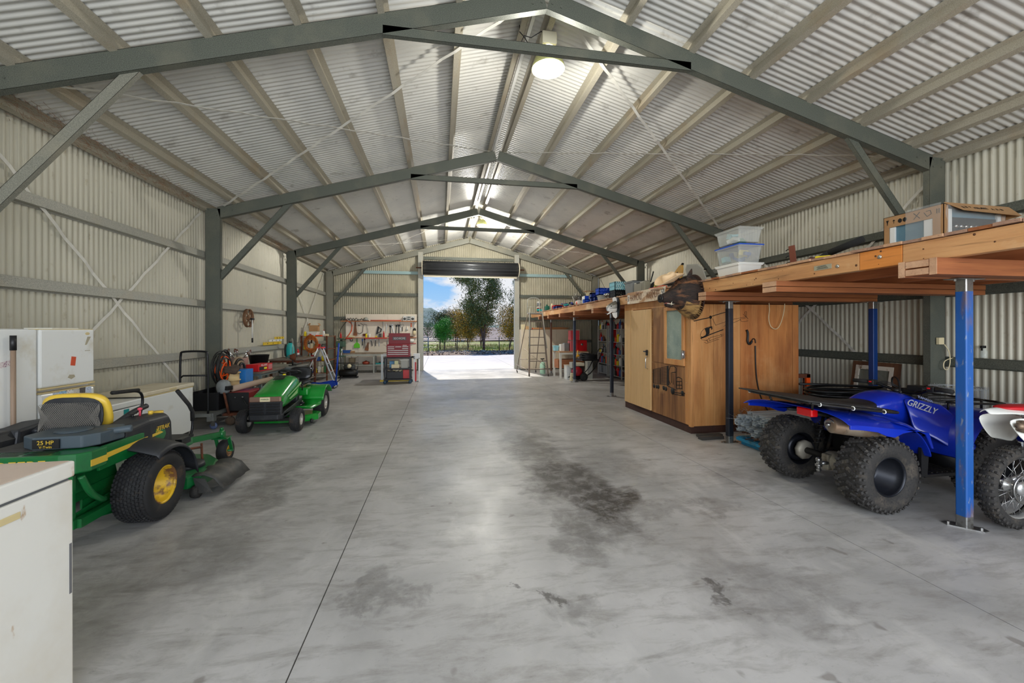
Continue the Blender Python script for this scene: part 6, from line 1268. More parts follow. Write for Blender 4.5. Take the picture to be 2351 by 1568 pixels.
# handwheel on the wall
t = thing('pulley_wheel', 'rusty spoked pulley wheel hung on the left wall', 'wheel', (-4.17, 9.92, 1.84)); m = MB()
m.lathe([(.185, -.03), (.205, -.03), (.195, 0), (.205, .03), (.185, .03), (.18, 0)], ax='x', n=36, caps=False); o = m.build('rim', mat('rusty brown iron', (132, 98, 72), .7, .2, (12, (100, 66, 46), .5, .75)), t)
m = MB(); m.lathe([(.04, -.03), (.04, .03)], ax='x', n=14); m.build('hub', o.data.materials[0], t)
for k in range(6): m = MB(); a = 2*PI*k/6; m.bar((0, .03*cos(a), .03*sin(a)), (0, .19*cos(a), .19*sin(a)), .024, .02, up=(1, 0, 0)); m.build('spoke', o.data.materials[0], t)
t = thing('hanging_rod', 'white rod with black ends hanging in front of the pulley wheel', 'rod', (-4.1, 9.94, 1.3)); m = MB(); m.cyl((0, 0, .1), (0, 0, .5), .014, n=10); m.build('shaft', WPL, t); m = MB(); m.cyl((0, 0, 0), (0, 0, .1), .018, n=10); m.build('grip', BLK, t); m = MB(); m.bx(-.02, .02, -.05, .06, .5, .54); m.build('clamp', BLK, t)
# levels standing on the girt
for i, (y0, y1, z, h, mt, lb) in enumerate(((10.8, 11.9, 1.21, .07, YEL, 'yellow spirit level resting on the wall girt, lowest of three'), (11.15, 11.95, 1.285, .055, WPL, 'white spirit level leaning above the yellow one'), (11.5, 12.1, 1.345, .06, YEL, 'short yellow spirit level, topmost behind the white one'))):
    t = thing('spirit_level', lb, 'spirit level', (-4.21, y0, z)); m = MB(); m.bx(-.012, .012, 0, y1-y0, 0, h); m.build('rail', mt, t, bev=.002); m = MB()
    for f in (.2, .5, .8): m.lathe([(.018, .012), (.018, .0135)], (0, (y1-y0)*f, h/2), 'x', 12)
    m.build('vials', BLK, t)
t = thing('backpack_sprayer', 'teal backpack sprayer with black straps standing on the rusty legged bench', 'sprayer', (-3.98, 11.9, .852), R(-60)); m = MB(); m.rings([sec(0, 0, 0, 0)]*0 or [[(x*k, y*k, z) for x, y in [(.14*cos(a), .1*sin(a)) for a in [2*PI*j/16 for j in range(16)]]] for k, z in ((1.05, 0), (1.1, .08), (1.0, .25), (.85, .33), (.5, .38), (.35, .385))]); m.build('tank', mat('teal sprayer tank', (40, 170, 170), .4), t); m = MB()
for x in (-.06, .05): m.tube(smooth([(x, -.1, .34), (x, -.125, .2), (x, -.11, .03)], 4), .014, 6)
m.cyl((0, 0, .38), (0, 0, .42), .03, n=12); m.build('strap', BLK, t); m = MB(); m.tube(smooth([(.1, .02, .05), (.24, .02, .2), (.22, .02, .46), (.1, .02, .52), (.0, .02, .42)], 5), .01, 6); m.build('hose', LGR, t)
# ================================================================= rusty shelving beyond the third frame
t = thing('rusty_shelving', 'rusty brown steel shelving crammed with odds and ends in the left corner', 'shelving', (-3.86, 14.15, 0))
for x in (-.38, .36):
    for y in (-.5, .5): m = MB(); m.cb((x, y, .7), (.04, .04, 1.4)); m.build('upright', RUST, t)
for z in (.25, .62, .98, 1.39): m = MB(); m.bx(-.4, .38, -.52, .52, z-.015, z); m.build('shelf', wood('brown shelf board', (150, 96, 64), (120, 72, 48), 'x'), t)
rn = random.Random(17); CL = [('red oil bottle', RED), ('white bottle', WPL), ('dark grey tin', DGR), ('cream jar', BEI), ('blue box', MIX[3]), ('green bottle', MIX[1]), ('yellow bottle', YPL)]
for i, z in enumerate((.25, .62, .98)):
    for k in range(7):
        nm, mt = CL[(i*3+k*2) % 7]; x = -4.15+k*.1+rn.uniform(-.01, .01); y = 13.74+rn.uniform(-.03, .05)
        lb = '%s, %s along the %s shelf of the rusty shelving' % (nm, ('first', 'second', 'third', 'fourth', 'fifth', 'sixth', 'last')[k], ('bottom', 'middle', 'upper')[i])
        if k % 2: bottle(.038, rn.uniform(.15, .22), mt, BLK if mt is not BLK else WPL, (x, y, z+.001), lb, group='clutter on the rusty shelving')
        else: box(rn.uniform(.06, .085), .14, rn.uniform(.08, .2), mt, (x, y, z+.001), lb, 'box', 'small_box', group='clutter on the rusty shelving')
box(.26, .2, .19, CARD, (-3.95, 13.95, 1.545), 'open brown carton on top of the rusty shelving', 'box', flaps=True); tub(.3, .26, .13, WPL, WPL, (-3.95, 13.85, 1.392), 'white plastic tray under the open carton', lid=False, name='plastic_tray', content=6, cm=[RED, CARD])
bottle(.04, .17, YPL, BEI, (-4.16, 13.75, 1.392), 'yellow bottle at the left end of the shelving top'); bottle(.035, .2, WPL, RED, (-3.63, 13.8, 1.392), 'white bottle with red cap on the shelving top'); box(.1, .1, .07, BEI, (-3.54, 13.8, 1.392), 'cream packet at the right end of the shelving top', 'packet', 'packet'); box(.18, .12, .04, ORG, (-3.75, 13.72, 1.392), 'flat orange packet on the shelving top', 'packet', 'packet')
t = thing('hose_coil', 'thick coil of orange air hose hanging on the front of the rusty shelving', 'hose', (-3.94, 13.57, 1.18)); m = MB(); rn = random.Random(6); pts = []
for k in range(24*16): a = 2*PI*k/24; r = .18+.045*sin(k*.17)+.02*sin(k*.041); pts.append((r*cos(a)*.92, .06*sin(k*.09), r*sin(a)*1.15-.03))
m.tube(pts, .009, 5); m.tube(smooth([(-.05, -.03, -.2), (-.08, -.03, -.4), (.0, -.03, -.5)], 4), .009, 5); m.build('loops', mat('dusty orange hose', (204, 116, 40), .5, 0, (14, (160, 84, 30), .4, .6)), t, kind='stuff')
t = thing('fire_extinguisher', 'red fire extinguisher with a white band hanging beside the third column', 'extinguisher', (-4.12, 12.85, .62)); m = MB(); m.lathe([(.06, 0), (.07, .02), (.07, .34), (.05, .4), (.02, .42)], n=18); m.build('cylinder', RED, t); m = MB(); m.lathe([(.0712, .24), (.0712, .3)], n=18, caps=False); m.build('band', WPL, t, sol=.001); m = MB(); m.tube([(0, 0, .42), (.0, -.05, .46), (0, -.1, .44)], .012, 6); m.cyl((0, 0, .42), (0, 0, .46), .02, n=8); m.build('valve', BLK, t); m = MB(); m.bx(-.2, -.06, -.02, .02, .3, .34); m.build('wall_bracket', STEEL, t)
# step ladder (A frame)
t = thing('step_ladder', 'paint splashed aluminium A frame step ladder behind the blue jack', 'ladder', (-3.36, 12.45, 0), R(0)); PA = mat('splashed aluminium', (190, 188, 184), .4, .5, [(14, (150, 90, 80), .62, .7)])
for s in (-1, 1):
    for y in (-.18, .18): m = MB(); m.bar((s*.03, y*.7, 1.08), (s*.44, y*1.15, 0), .05, .025); m.build('rail', PA, t)
for k in range(4): f = .2+.22*k; m = MB(); m.bar((.03+.41*f, -.15, 1.08*(1-f)), (.03+.41*f, .15, 1.08*(1-f)), .06, .015); m.build('tread', PA, t)
m = MB(); m.bx(-.07, .09, -.15, .15, 1.06, 1.1); m.build('top_cap', mat('red ladder cap', (206, 60, 60), .5), t)
m = MB(); m.bar((-.3, -.17, .32), (.3, -.17, .32), .015, .008); m.build('spreader', ALU, t)
# trolley jack
JB = mat('jack blue paint', (14, 62, 170), .35, .1)
t = thing('trolley_jack', 'long low royal blue trolley jack with a tall upright handle', 'jack', (-2.85, 11.85, 0), R(180)); m = MB()
for s in (-1, 1): m.prism([(-.06, .03), (-.06, .17), (.08, .2), (.5, .13), (.66, .12), (.66, .04)], s*.11-.008, s*.11+.008, 'xz')
m.build('side_frame', JB, t, bev=.004); m = MB(); m.bx(-.05, .6, -.11, .11, .05, .08); m.bar((.0, 0, .12), (.58, 0, .14), .07, .05); m.build('lift_arm', JB, t); m = MB(); m.cyl((-.04, 0, .15), (-.12, 0, 1.22), .022, n=12); m.build('handle', JB, t)
m = MB(); m.cyl((.58, -.13, .06), (.58, .13, .06), .06, n=18); m.cyl((-.03, -.13, .04), (-.03, .13, .04), .04, n=14); m.build('wheel', STEEL, t); m = MB(); m.tube(smooth([(-.08, 0, .17), (-.15, 0, .22), (-.2, 0, .32)], 4), .01, 6); m.build('pedal', BLKR, t); m = MB(); m.lathe([(.05, .16), (.06, .175), (.05, .19)], (.58, 0, 0), 'z', 14); m.build('saddle', BLKR, t)
# grinder, engine, drill press in the corner
t = thing('bench_grinder_stand', 'old green pedestal drill in the corner between shelving and pegboard', 'drill press', (-3.42, 15.2, 0)); DG2 = mat('dull machine green', (70, 96, 78), .6, .1); m = MB(); m.bx(-.16, .16, -.2, .2, 0, .05); m.build('base', DG2, t); m = MB(); m.cyl((0, 0, .05), (0, 0, 1.25), .04, n=14); m.build('column', STEEL, t); m = MB(); m.bx(-.15, .13, -.22, .12, 1.0, 1.2); m.bx(-.12, .12, -.15, .15, 1.26, 1.3); m.cyl((0, -.12, .8), (0, -.12, 1.0), .04, n=12); m.build('drill_head', DG2, t, bev=.02); m = MB(); m.bx(-.14, .14, -.24, .06, .66, .7); m.build('table', DG2, t)
bottle(.03, .2, RED, RED, (-3.42, 15.12, 1.302), 'red spray can standing on top of the green drill press', 'spray can', 'spray_can')
t = thing('air_compressor', 'small dusty black air compressor on the floor right of the ladder', 'compressor', (-3.0, 14.3, 0)); m = MB(); m.tube([(-.3, 0, .17), (-.26, 0, .17), (.26, 0, .17), (.3, 0, .17)], [.06, .12, .12, .06], 18); m.build('tank', BLKR, t); m = MB(); m.cyl((-.12, 0, .38), (.08, 0, .38), .09, n=16); m.cyl((.1, 0, .36), (.2, 0, .36), .11, n=16); m.build('motor', DGR, t); m = MB(); m.bx(-.3, .3, -.12, .12, 0, .05); m.build('base', BLKR, t); m = MB(); m.tube([(-.3, -.1, .28), (-.38, -.1, .5), (.34, -.1, .5), (.3, -.1, .28)], .012, 6); m.build('handle', BLKR, t); m = MB(); m.ell((.05, -.1, .40), (.07, .05, .07)); m.build('air_filter', BEI, t)
# ================================================================= workshop corner on the end wall
PEG = mat('white tool board', (222, 212, 196), .6, 0, (2, (204, 190, 170), .5, .8)); SHW = wood('orange shelf timber', (196, 124, 70), (164, 96, 52), 'x')
YW = Y1-.10
t = thing('tool_board', 'white tool board panels with timber shelves on the end wall left of the roller door', 'tool board', (-2.22, YW, 0))
for x0, x1 in ((-1.32, -.88), (-.876, .22), (.224, 1.32)): m = MB(); m.bx(x0, x1, -.012, 0, .05, 2.2); m.build('board_panel', PEG, t, bev=.002)
m = MB(); m.bx(-1.46, 1.32, -.2, -.012, 1.91, 1.935); m.build('shelf', SHW, t); m = MB(); m.bx(-1.42, 1.3, -.16, -.012, 1.285, 1.305); m.build('shelf', SHW, t)
m = MB(); m.bx(-.6, .2, -.18, -.155, 1.255, 1.285); m.bx(-1.4, -1.05, -.18, -.155, 1.25, 1.28); m.bx(.98, 1.28, -.05, -.012, 1.05, 1.075); m.build('red_rail', RED, t)
m = MB(); 
for x, z in ((-1.1, 1.72), (.05, 1.72), (.7, 1.72), (-.9, 1.12), (-.1, 1.15), (.45, 1.1), (1.2, 1.72), (.2, 1.0)): m.bx(x-.012, x+.012, -.03, -.012, z-.18, z+.18); m.bar((x, -.02, z-.05), (x, -.15, z+.18), .012, .012)
m.build('bracket', STEEL, t, kind='stuff')
tb = Y1-.14
def tool(nm, lb, parts, x, z, rz=0, cat=None, y=tb):
    t = thing(nm, lb, cat or nm.replace('_', ' '), (x, y, z), rot=(0, R(rz), 0))
    for n2, mt, fn in parts:
        m = MB(); fn(m); m.build(n2, mt, t)
    return t
def arc(m, x, z, r, a0, a1, w): m.tube([(x+r*cos(R(a)), 0, z+r*sin(R(a))) for a in [a0+(a1-a0)*k/14 for k in range(15)]], w, 6)
tool('bow_saw', 'orange bow saw hanging at the left end of the tool board', [('frame', ORG, lambda m: m.tube(smooth([(-.12, 0, .33), (.12, 0, .2), (.10, 0, -.1), (-.12, 0, -.38)], 4), .016, 6)), ('blade', STEEL, lambda m: m.bar((-.12, 0, .33), (-.12, 0, -.38), .015, .003))], -3.42, 1.64)
tool('wire_bow', 'black curved bow and wire hanging left of the orange bow saw', [('bow', BLK, lambda m: m.tube(smooth([(.2, 0, .4), (-.1, 0, .05), (-.22, 0, -.35), (.1, 0, -.38)], 4), .010, 6))], -3.6, 1.62, y=tb-.05)
for x, z, h, w, lb in ((-3.19, 1.65, .52, .13, 'long brown hand saw hanging upright on the tool board'), (-2.75, .97, .3, .12, 'short brown hand saw hanging under the lower shelf')):
    tool('hand_saw', lb, [('blade', mat('brown saw blade', (120, 84, 62), .6, .3), lambda m: m.prism([(-w*.18, h/2), (w*.18, h/2), (w/2, -h/2+.08), (-w/2, -h/2+.08)], -.003, .003, 'xz')), ('handle', wood('saw handle', (150, 96, 60), (110, 64, 40), 'x'), lambda m: m.bx(-w*.55, w*.55, -.01, .01, -h/2-.02, -h/2+.09))], x, z, 0 if h > .4 else 12)
def hacks(m): m.tube([(-.05, 0, .22), (.07, 0, .18), (.09, 0, -.1), (.0, 0, -.18), (-.09, 0, -.16)], .009, 6)
tool('hacksaw', 'black hacksaw hanging tilted beside the long hand saw', [('frame', BLK, hacks), ('handle', DGR, lambda m: m.bx(-.12, -.05, -.012, .012, .12, .15))], -3.0, 1.62, 12)
tool('hacksaw', 'grey hacksaw with brown handle hanging second from the long hand saw', [('frame', STEEL, hacks), ('handle', RUST, lambda m: m.bx(-.11, .03, -.012, .012, -.24, -.15))], -2.82, 1.6, -4)
tool('ratchet_clamp', 'black ratchet clamp hanging alone in the middle of the tool board', [('body', BLK, lambda m: (m.bx(-.03, .03, -.02, .02, -.2, .1), m.bar((-.03, 0, .1), (.14, 0, .02), .04, .03), m.bar((-.02, 0, -.15), (.12, 0, -.08), .03, .03), m.bx(.1, .14, -.015, .015, -.08, .05)))], -2.36, 1.62, 12)
tool('bracket_square', 'grey steel bracket hanging right of the ratchet clamp', [('arm', STEEL, lambda m: (m.bx(-.01, .01, -.005, .005, -.2, .12), m.bar((-.01, 0, -.08), (.1, -.0, .12), .01, .01)))], -2.05, 1.7)
for i, (x, h, mt, lb) in enumerate(((-1.9, .34, BLKM, 'pair of black pliers hanging furthest left of the tall wrenches'), (-1.80, .42, STEEL, 'bent steel pry bar hanging beside the black pliers'), (-1.68, .38, DGR, 'dark grey wrench hanging left of the dark bar'), (-1.58, .4, BLKM, 'dark straight bar hanging right of the dark grey wrench'))):
    tool('wrench' if i != 1 else 'pry_bar', lb, [('handle', mt, lambda m: m.bx(-.016, .016, -.01, .01, -h/2, h/2*.8)), ('head', mt, lambda m: m.prism([(-.04, h/2), (-.035, h/2-.09), (.035, h/2-.09), (.04, h/2), (.015, h/2-.03), (-.015, h/2-.03)], -.01, .01, 'xz'))], x, 1.62, (0, -14, 4, 0)[i], 'wrench')
tool('chain_wrench', 'oil filter wrench with a ring head hanging near the radio', [('ring', STEEL, lambda m: m.tube([(.05*cos(a), 0, .08+.05*sin(a)) for a in [2*PI*k/16 for k in range(16)]], .006, 6, closed=True)), ('handle', BLK, lambda m: m.bx(-.012, .012, -.008, .008, -.14, .03))], -1.45, 1.68)
tool('funnel', 'white plastic funnel hanging below the radio', [('cone', WPL, lambda m: (m.lathe([(.06, -.06), (.012, .02), (.01, .08)], n=16)))], -1.28, 1.66)
tool('screwdriver', 'orange handled screwdriver hanging right of the funnel', [('handle', ORG, lambda m: m.cyl((0, 0, 0), (0, 0, .16), .016, n=8)), ('shaft', STEEL, lambda m: m.cyl((0, 0, -.1), (0, 0, 0), .005, n=6))], -1.12, 1.7)
tool('dust_mask', 'tan and black dust mask hanging at the right edge of the tool board', [('cup', BEI, lambda m: m.ell((0, -.05, -.06), (.07, .05, .09))), ('strap', BLK, lambda m: m.ell((0, -.03, .06), (.06, .04, .07)))], -.99, 1.54)
tool('dustpan', 'bright lime green dustpan hanging under the lower shelf', [('pan', mat('lime green plastic', (96, 196, 30), .4), lambda m: (m.prism([(-.11, -.13), (.11, -.13), (.1, .0), (.04, .06), (-.04, .06), (-.1, 0)], -.03, .0, 'xz'), m.bx(-.02, .02, -.015, .0, .06, .2)))], -3.13, 1.04)
tool('brush', 'black long handled brush hanging beside the dustpan', [('handle', BLK, lambda m: m.bx(-.015, .015, -.01, .01, .0, .18)), ('head', MIX[3], lambda m: m.bx(-.02, .02, -.015, .015, .16, .26))], -2.93, 1.0)
tool('tin_snips', 'black tin snips hanging between the brush and the short saw', [('jaw', BLKM, lambda m: (m.bar((0, 0, .2), (-.035, 0, -.16), .02, .01), m.bar((0, 0, .2), (.03, 0, -.16), .02, .01), m.ell((0, 0, .2), (.03, .01, .05))))], -2.85, 1.04)
for x, lb in ((-2.6, 'dark chisel hanging right of the short saw'), (-2.45, 'small dark hammer hanging in the middle below the shelf')): tool('hammer' if x > -2.5 else 'chisel', lb, [('handle', BLKM, lambda m: m.bx(-.012, .012, -.01, .01, -.14, .1)), ('head', STEEL, lambda m: m.bx(-.05, .03, -.012, .012, .08, .12))], x, 1.12, -14 if x < -2.5 else 0)
tool('tape_rings', 'pair of grey tape rings hanging under the bow saw', [('ring', DGR, lambda m: m.tube([(.05*cos(a)-.05, 0, .05*sin(a)) for a in [2*PI*k/16 for k in range(16)]], .014, 6, closed=True)), ('ring', BEI, lambda m: m.tube([(.045*cos(a)+.05, 0, .045*sin(a)) for a in [2*PI*k/16 for k in range(16)]], .012, 6, closed=True))], -3.28, 1.22, 0, 'tape')
tool('paper_roll', 'white paper roll holder at the right end below the shelf', [('roll', WPL, lambda m: m.cyl((-.11, -.07, 0), (.11, -.07, 0), .065, n=18))], -1.12, 1.18)
# things on the board shelves
zs = 1.306; ys = Y1-.2
bottle(.035, .17, YPL, GRN, (-2.78, ys, zs), 'yellow and green spray can on the lower shelf', 'spray can', 'spray_can'); bottle(.04, .18, WPL, WPL, (-2.66, ys, zs), 'white squeeze bottle right of the yellow can'); bottle(.03, .24, RED, RED, (-2.14, ys, zs), 'tall red spray can beside the dark tin', 'spray can', 'spray_can'); box(.1, .06, .15, DGR, (-2.28, ys, zs), 'dark grey upright tin on the lower shelf', 'tin', 'tin'); 
m = MB(); m.ell((-2.42, ys, zs+.03), (.04, .03, .03)); tag(m.build('yellow_tape', YPL), 'small yellow tape roll on the lower shelf', 'tape'); m = MB(); m.tube([(-2.0, ys, zs+.04), (-1.95, ys, zs+.05), (-1.9, ys, zs+.02)], .02, 8); tag(m.build('green_tool', GRN), 'green handled tool on the lower shelf right of the red can', 'tool')
m = MB(); m.cb((-3.3, ys, zs+.04), (.24, .08, .07), r=(0, .1, 0)); tag(m.build('tan_gloves', BEI, bev=.02), 'tan gloves lying on the left end of the lower shelf', 'gloves')
m = MB(); m.ell((-1.15, ys, zs+.025), (.12, .05, .025)); tag(m.build('cloth_hat', mat('brown cloth', (96, 74, 58), .9)), 'brown cloth cap lying at the right end of the lower shelf', 'hat')
zt = 1.937
t = thing('radio', 'silver twin speaker radio standing on the top shelf', 'radio', (-1.2, Y1-.21, zt)); SIL = mat('silver plastic', (192, 192, 188), .4, .2)
for x in (-.15, 0, .15): m = MB(); m.bx(x-.068, x+.068, -.06, .06, 0, .19); m.build('speaker' if x else 'player', SIL, t, bev=.01)
m = MB()
for x in (-.15, .15): m.lathe([(.05, -.061), (.05, -.064)], (x, 0, .08), 'y', 18)
m.bx(-.05, .05, -.063, -.06, .12, .16); m.bx(-.05, .05, -.063, -.06, .04, .09); m.build('grilles', DGR, t, kind='stuff')
m = MB(); m.cyl((-2.62, Y1-.22, zt+.02), (-1.5, Y1-.22, zt+.02), .016, n=8); o = m.build('red_rod', mat('red orange rod', (206, 70, 50), .4)); tag(o, 'long red and black rod lying on the top shelf', 'rod')
m = MB(); m.bx(-.17, .17, -.06, .06, 0, .02); 
rn = random.Random(5)
for k in range(9): m.tube([(-.5+k*.1, 0, .02), (-.45+k*.1, .02, .06+rn.uniform(0, .06)), (-.38+k*.1, 0, .03)], .014, 6)
tag(m.build('strap_heap', DGR, loc=(-3.2, Y1-.22, zt)), 'tangle of dark straps and clamps on the top shelf', 'straps', kind='stuff')
t = thing('circular_saw', 'grey circular saw resting on the top shelf beside the straps', 'saw', (-2.78, Y1-.22, zt)); m = MB(); m.lathe([(.06, -.03), (.07, 0), (.05, .03)], (0, 0, .07), 'y', 18); m.build('guard', LGR, t); m = MB(); m.bx(-.1, .1, -.05, .05, 0, .02); m.build('base', BLK, t)
# workbench below
t = thing('steel_workbench', 'long pale steel workbench under the tool board', 'bench', (-2.45, 16.05, 0)); PGB = mat('pale grey bench paint', (168, 170, 162), .5, .2, (5, (140, 138, 128), .5, .75)); m = MB(); m.bx(-1.18, 1.2, -.28, .26, .70, .74); m.build('bench_top', mat('worn brown worktop', (150, 132, 112), .6, 0, (5, (110, 92, 74), .45, .7)), t); m = MB(); m.bx(-1.16, 1.18, -.26, .24, .28, .31); m.build('lower_shelf', PGB, t)
for x in (-1.15, .03, 1.15):
    for y in (-.25, .22): m = MB(); m.cb((x, y, .35), (.05, .05, .70)); m.build('leg', PGB, t)
m = MB(); m.bx(-1.18, 1.2, -.285, -.275, .64, .70); m.build('front_rail', PGB, t)
tub(.26, .2, .11, MIX[3], MIX[3], (-3.4, 15.95, .742), 'blue plastic tray on the left end of the steel workbench', lid=False, name='plastic_tray'); m = MB(); m.cb((-3.22, 16.05, .78), (.14, .2, .06)); tag(m.build('brown_block', CARD), 'tan block beside the blue tray on the workbench', 'block')
t = thing('old_bucket', 'dirty cream bucket on the lower shelf of the steel workbench', 'bucket', (-3.22, 16.0, .312)); m = MB(); m.lathe([(.10, 0), (.12, .24), (.125, .24), (.115, .235)], n=18); m.build('body', mat('dirty cream plastic', (178, 160, 132), .7, 0, (8, (120, 100, 78), .5, .7)), t); m = MB(); m.bar((.05, 0, .2), (.22, 0, .3), .01, .01); m.bar((.0, 0, .2), (-.05, 0, .36), .01, .01); m.build('sticks', RUST, t)
t = thing('red_casserole', 'dull red enamel pot on the lower shelf in the middle', 'pot', (-2.73, 16.0, .312)); m = MB(); m.lathe([(.1, 0), (.13, .03), (.13, .09), (.05, .12), (.015, .14)], n=20); m.build('pot', mat('dull red enamel', (150, 62, 44), .4), t)
box(.36, .12, .05, TEAL, (-2.2, 16.0, .312), 'flat teal tool box on the lower shelf', 'tool box', 'flat_case'); box(.3, .1, .04, BLK, (-2.12, 16.0, .364), 'black strip on the flat teal box', 'case', 'flat_case')
# ---- welding table and red tool chest on trolley
t = thing('welding_table', 'grey steel frame table with a black grinder behind the red tool chest', 'table', (-1.35, 13.2, 0))
m = MB(); m.bx(-.42, .42, -.3, .4, .80, .84); m.build('table_top', mat('pale steel', (176, 178, 176), .4, .5), t)
for x in (-.39, .39):
    for y in (-.27, .37): m = MB(); m.cb((x, y, .4), (.055, .055, .8)); m.build('leg', MT['pale steel'], t)
m = MB(); m.bx(-.45, .4, -.34, -.28, .02, .07); m.build('foot_rail', YEL, t)
t = thing('cutoff_saw', 'black metal cut off saw standing on the welding table', 'cut off saw', (-1.46, 13.05, .842)); m = MB(); m.lathe([(.02, -.04), (.13, -.035), (.14, 0), (.13, .035), (.02, .04)], (0, 0, .14), 'y', 24); m.build('guard', BLK, t); m = MB(); m.bx(-.12, .3, -.08, .08, 0, .04); m.bar((0, 0, .14), (.24, 0, .1), .06, .06); m.build('base', BLKM, t); m = MB(); m.lathe([(.02, -.045), (.025, -.05), (.01, -.055)], (0, 0, .16), 'y', 12); m.build('spindle', STEEL, t)
t = thing('tool_trolley', 'black wheeled trolley with shelves under the red tool chest', 'trolley', (-1.24, 12.62, 0)); TX = .36
for x in (-TX, TX):
    for y in (-.2, .22): m = MB(); m.cb((x, y, .44), (.04, .04, .68)); m.build('post', BLKM, t)
for z in (.13, .44, .76): m = MB(); m.bx(-TX-.03, TX+.03, -.23, .25, z-.02, z+.02); m.build('shelf', BLKM, t, bev=.006)
m = MB(); m.tube([(TX+.02, -.2, .77), (TX+.1, -.2, .77), (TX+.1, .2, .77), (TX+.02, .2, .77)], .014, 6); m.build('handle', BLKM, t)
for x in (-TX, TX):
    for y in (-.18, .2): m = MB(); m.lathe([(.02, -.015), (.048, -.013), (.05, 0), (.048, .013), (.02, .015)], (x, y, .05), 'y', 16); m.bx(x-.025, x+.025, y-.02, y+.02, .07, .11); m.build('caster', [mat('dark teal caster', (20, 60, 84), .4), STEEL][0], t)
TR_ = mat('maroon tool chest', (132, 10, 28), .45, 0, (3, (112, 8, 24), .5, .8))
t = thing('tool_chest', 'maroon red tool chest with an open lid and silver drawer pulls', 'tool chest', (-1.22, 12.62, .782)); m = MB(); m.bx(-.325, .325, -.2, .22, 0, .37); m.build('body', TR_, t, bev=.006)
m = MB(); m.bx(-.315, .315, .2, .235, .37, .70); l = m.build('lid', TR_, t, bev=.006); m = MB(); m.bx(-.2, .2, .195, .2, .49, .59); b_ = m.build('badge', mat('dark badge', (70, 66, 70), .4), l, bev=.002); textpart('SIDCHROME', .085, 'lettering', mat('silver letters', (216, 214, 210), .4), b_, (0, .193, .54), (PI/2, 0, 0), sx=.72)
for z, seg in ((.30, ((-.3, -.1), (-.09, .1), (.11, .3))), (.245, ((-.3, -.1), (.11, .3))), (.19, ((-.3, .3),)), (.135, ((-.3, .3),)), (.08, ((-.3, .3),))):
    for a, c_ in seg: m = MB(); m.bx(a, c_, -.21, -.2, z-.022, z+.022); d_ = m.build('drawer', TR_, t, bev=.002); m = MB(); m.bx(a+.01, c_-.01, -.218, -.21, z-.004, z+.014); m.build('pull', SIL, d_)
m = MB(); m.bx(.13, .25, -.203, -.2, .338, .352); m.build('name_strip', SIL, t)
box(.26, .2, .19, mat('light blue case', (96, 150, 186), .5), (-1.36, 12.72, .462), 'light blue case on the middle shelf of the tool trolley', 'case', 'case'); box(.22, .1, .11, BEI, (-1.3, 12.47, .462), 'cream drawer box on the trolley middle shelf', 'box', 'small_box'); box(.11, .08, .1, mat('cream green box', (206, 206, 160), .6), (-1.27, 12.47, .575), 'small cream and green carton stacked on the cream box', 'box', 'small_box')
t = tub(.24, .18, .24, LGR, WPL, (-1.04, 12.5, .462), 'clear white storage box on the trolley middle shelf', name='storage_box'); box(.46, .3, .2, BLK, (-1.32, 12.62, .152), 'black tool box on the bottom shelf of the trolley', 'tool box', 'tool_box'); box(.2, .24, .25, RED, (-.99, 12.62, .152), 'bright red tank on the bottom shelf of the trolley', 'tank', 'red_tank')
m = MB(); rn = random.Random(8)
for k in range(14): m.cb((-1.3+rn.uniform(-.2, .2), 12.62+rn.uniform(-.1, .1), .37+rn.uniform(0, .02)), (.1, .04, .03), rn.randrange(3), (rn.uniform(-.4, .4), rn.uniform(-.4, .4), rn.uniform(0, 3)))
tag(m.build('loose_tools', [BEI, STEEL, RUST]), 'loose tools heaped on the black tool box', 'tools', kind='stuff')
t = thing('side_stand', 'white tall cupboard side panel stand right of the tool trolley', 'stand', (-.72, 12.95, 0)); m = MB(); m.bx(-.09, -.05, -.12, .12, 0, .72); m.bx(.06, .09, -.12, .12, 0, .72); m.bx(-.09, .09, -.12, .12, .70, .86); m.build('frame', WHT, t); m = MB(); m.bx(-.05, .0, -.13, -.1, .02, .6); m.build('red_stripe', RED, t)
# ================================================================= under the platform, far right
CBN = mat('cream cupboard paint', (222, 208, 184), .5, 0, (2, (206, 190, 164), .5, .8))
t = thing('cupboard_row', 'row of tall plain cream cupboards against the end wall', 'cupboard', (4.38, 16.2, 0)); m = MB(); m.bx(-1.22, 1.22, -.2, .22, .02, 1.60); m.build('carcass', CBN, t, bev=.003)
for k in range(5): a = -1.22+k*.488; m = MB(); m.bx(a+.003, a+.485, -.222, -.202, .05, 1.6); m.build('door', CBN, t, bev=.003)
m = MB(); m.bx(-1.22, 1.22, -.21, .22, 0, .03); m.build('plinth', DGR, t)
box(.16, .14, .2, BEI, (3.25, 16.1, 1.602), 'cream carton standing on the left end of the cupboards', 'box'); box(.14, .1, .13, mat('tan board box', (196, 160, 116), .8), (3.42, 16.1, 1.602), 'tan box next to the cream carton on the cupboards', 'box'); m = MB(); m.prism([(-.75, 0), (.6, 0), (.75, .06), (.4, .09), (-.75, .07)], -.1, .1, 'xz'); tag(m.build('timber_plank', wood('tan plank', (206, 150, 100), (176, 118, 72), 'x'), loc=(4.4, 16.1, 1.602)), 'long tan timber plank lying on top of the cupboards', 'plank')
m = MB(); m.ell((3.7, 16.1, 1.63), (.09, .06, .03)); tag(m.build('red_cloth', RED), 'red cloth on top of the cupboards', 'cloth')
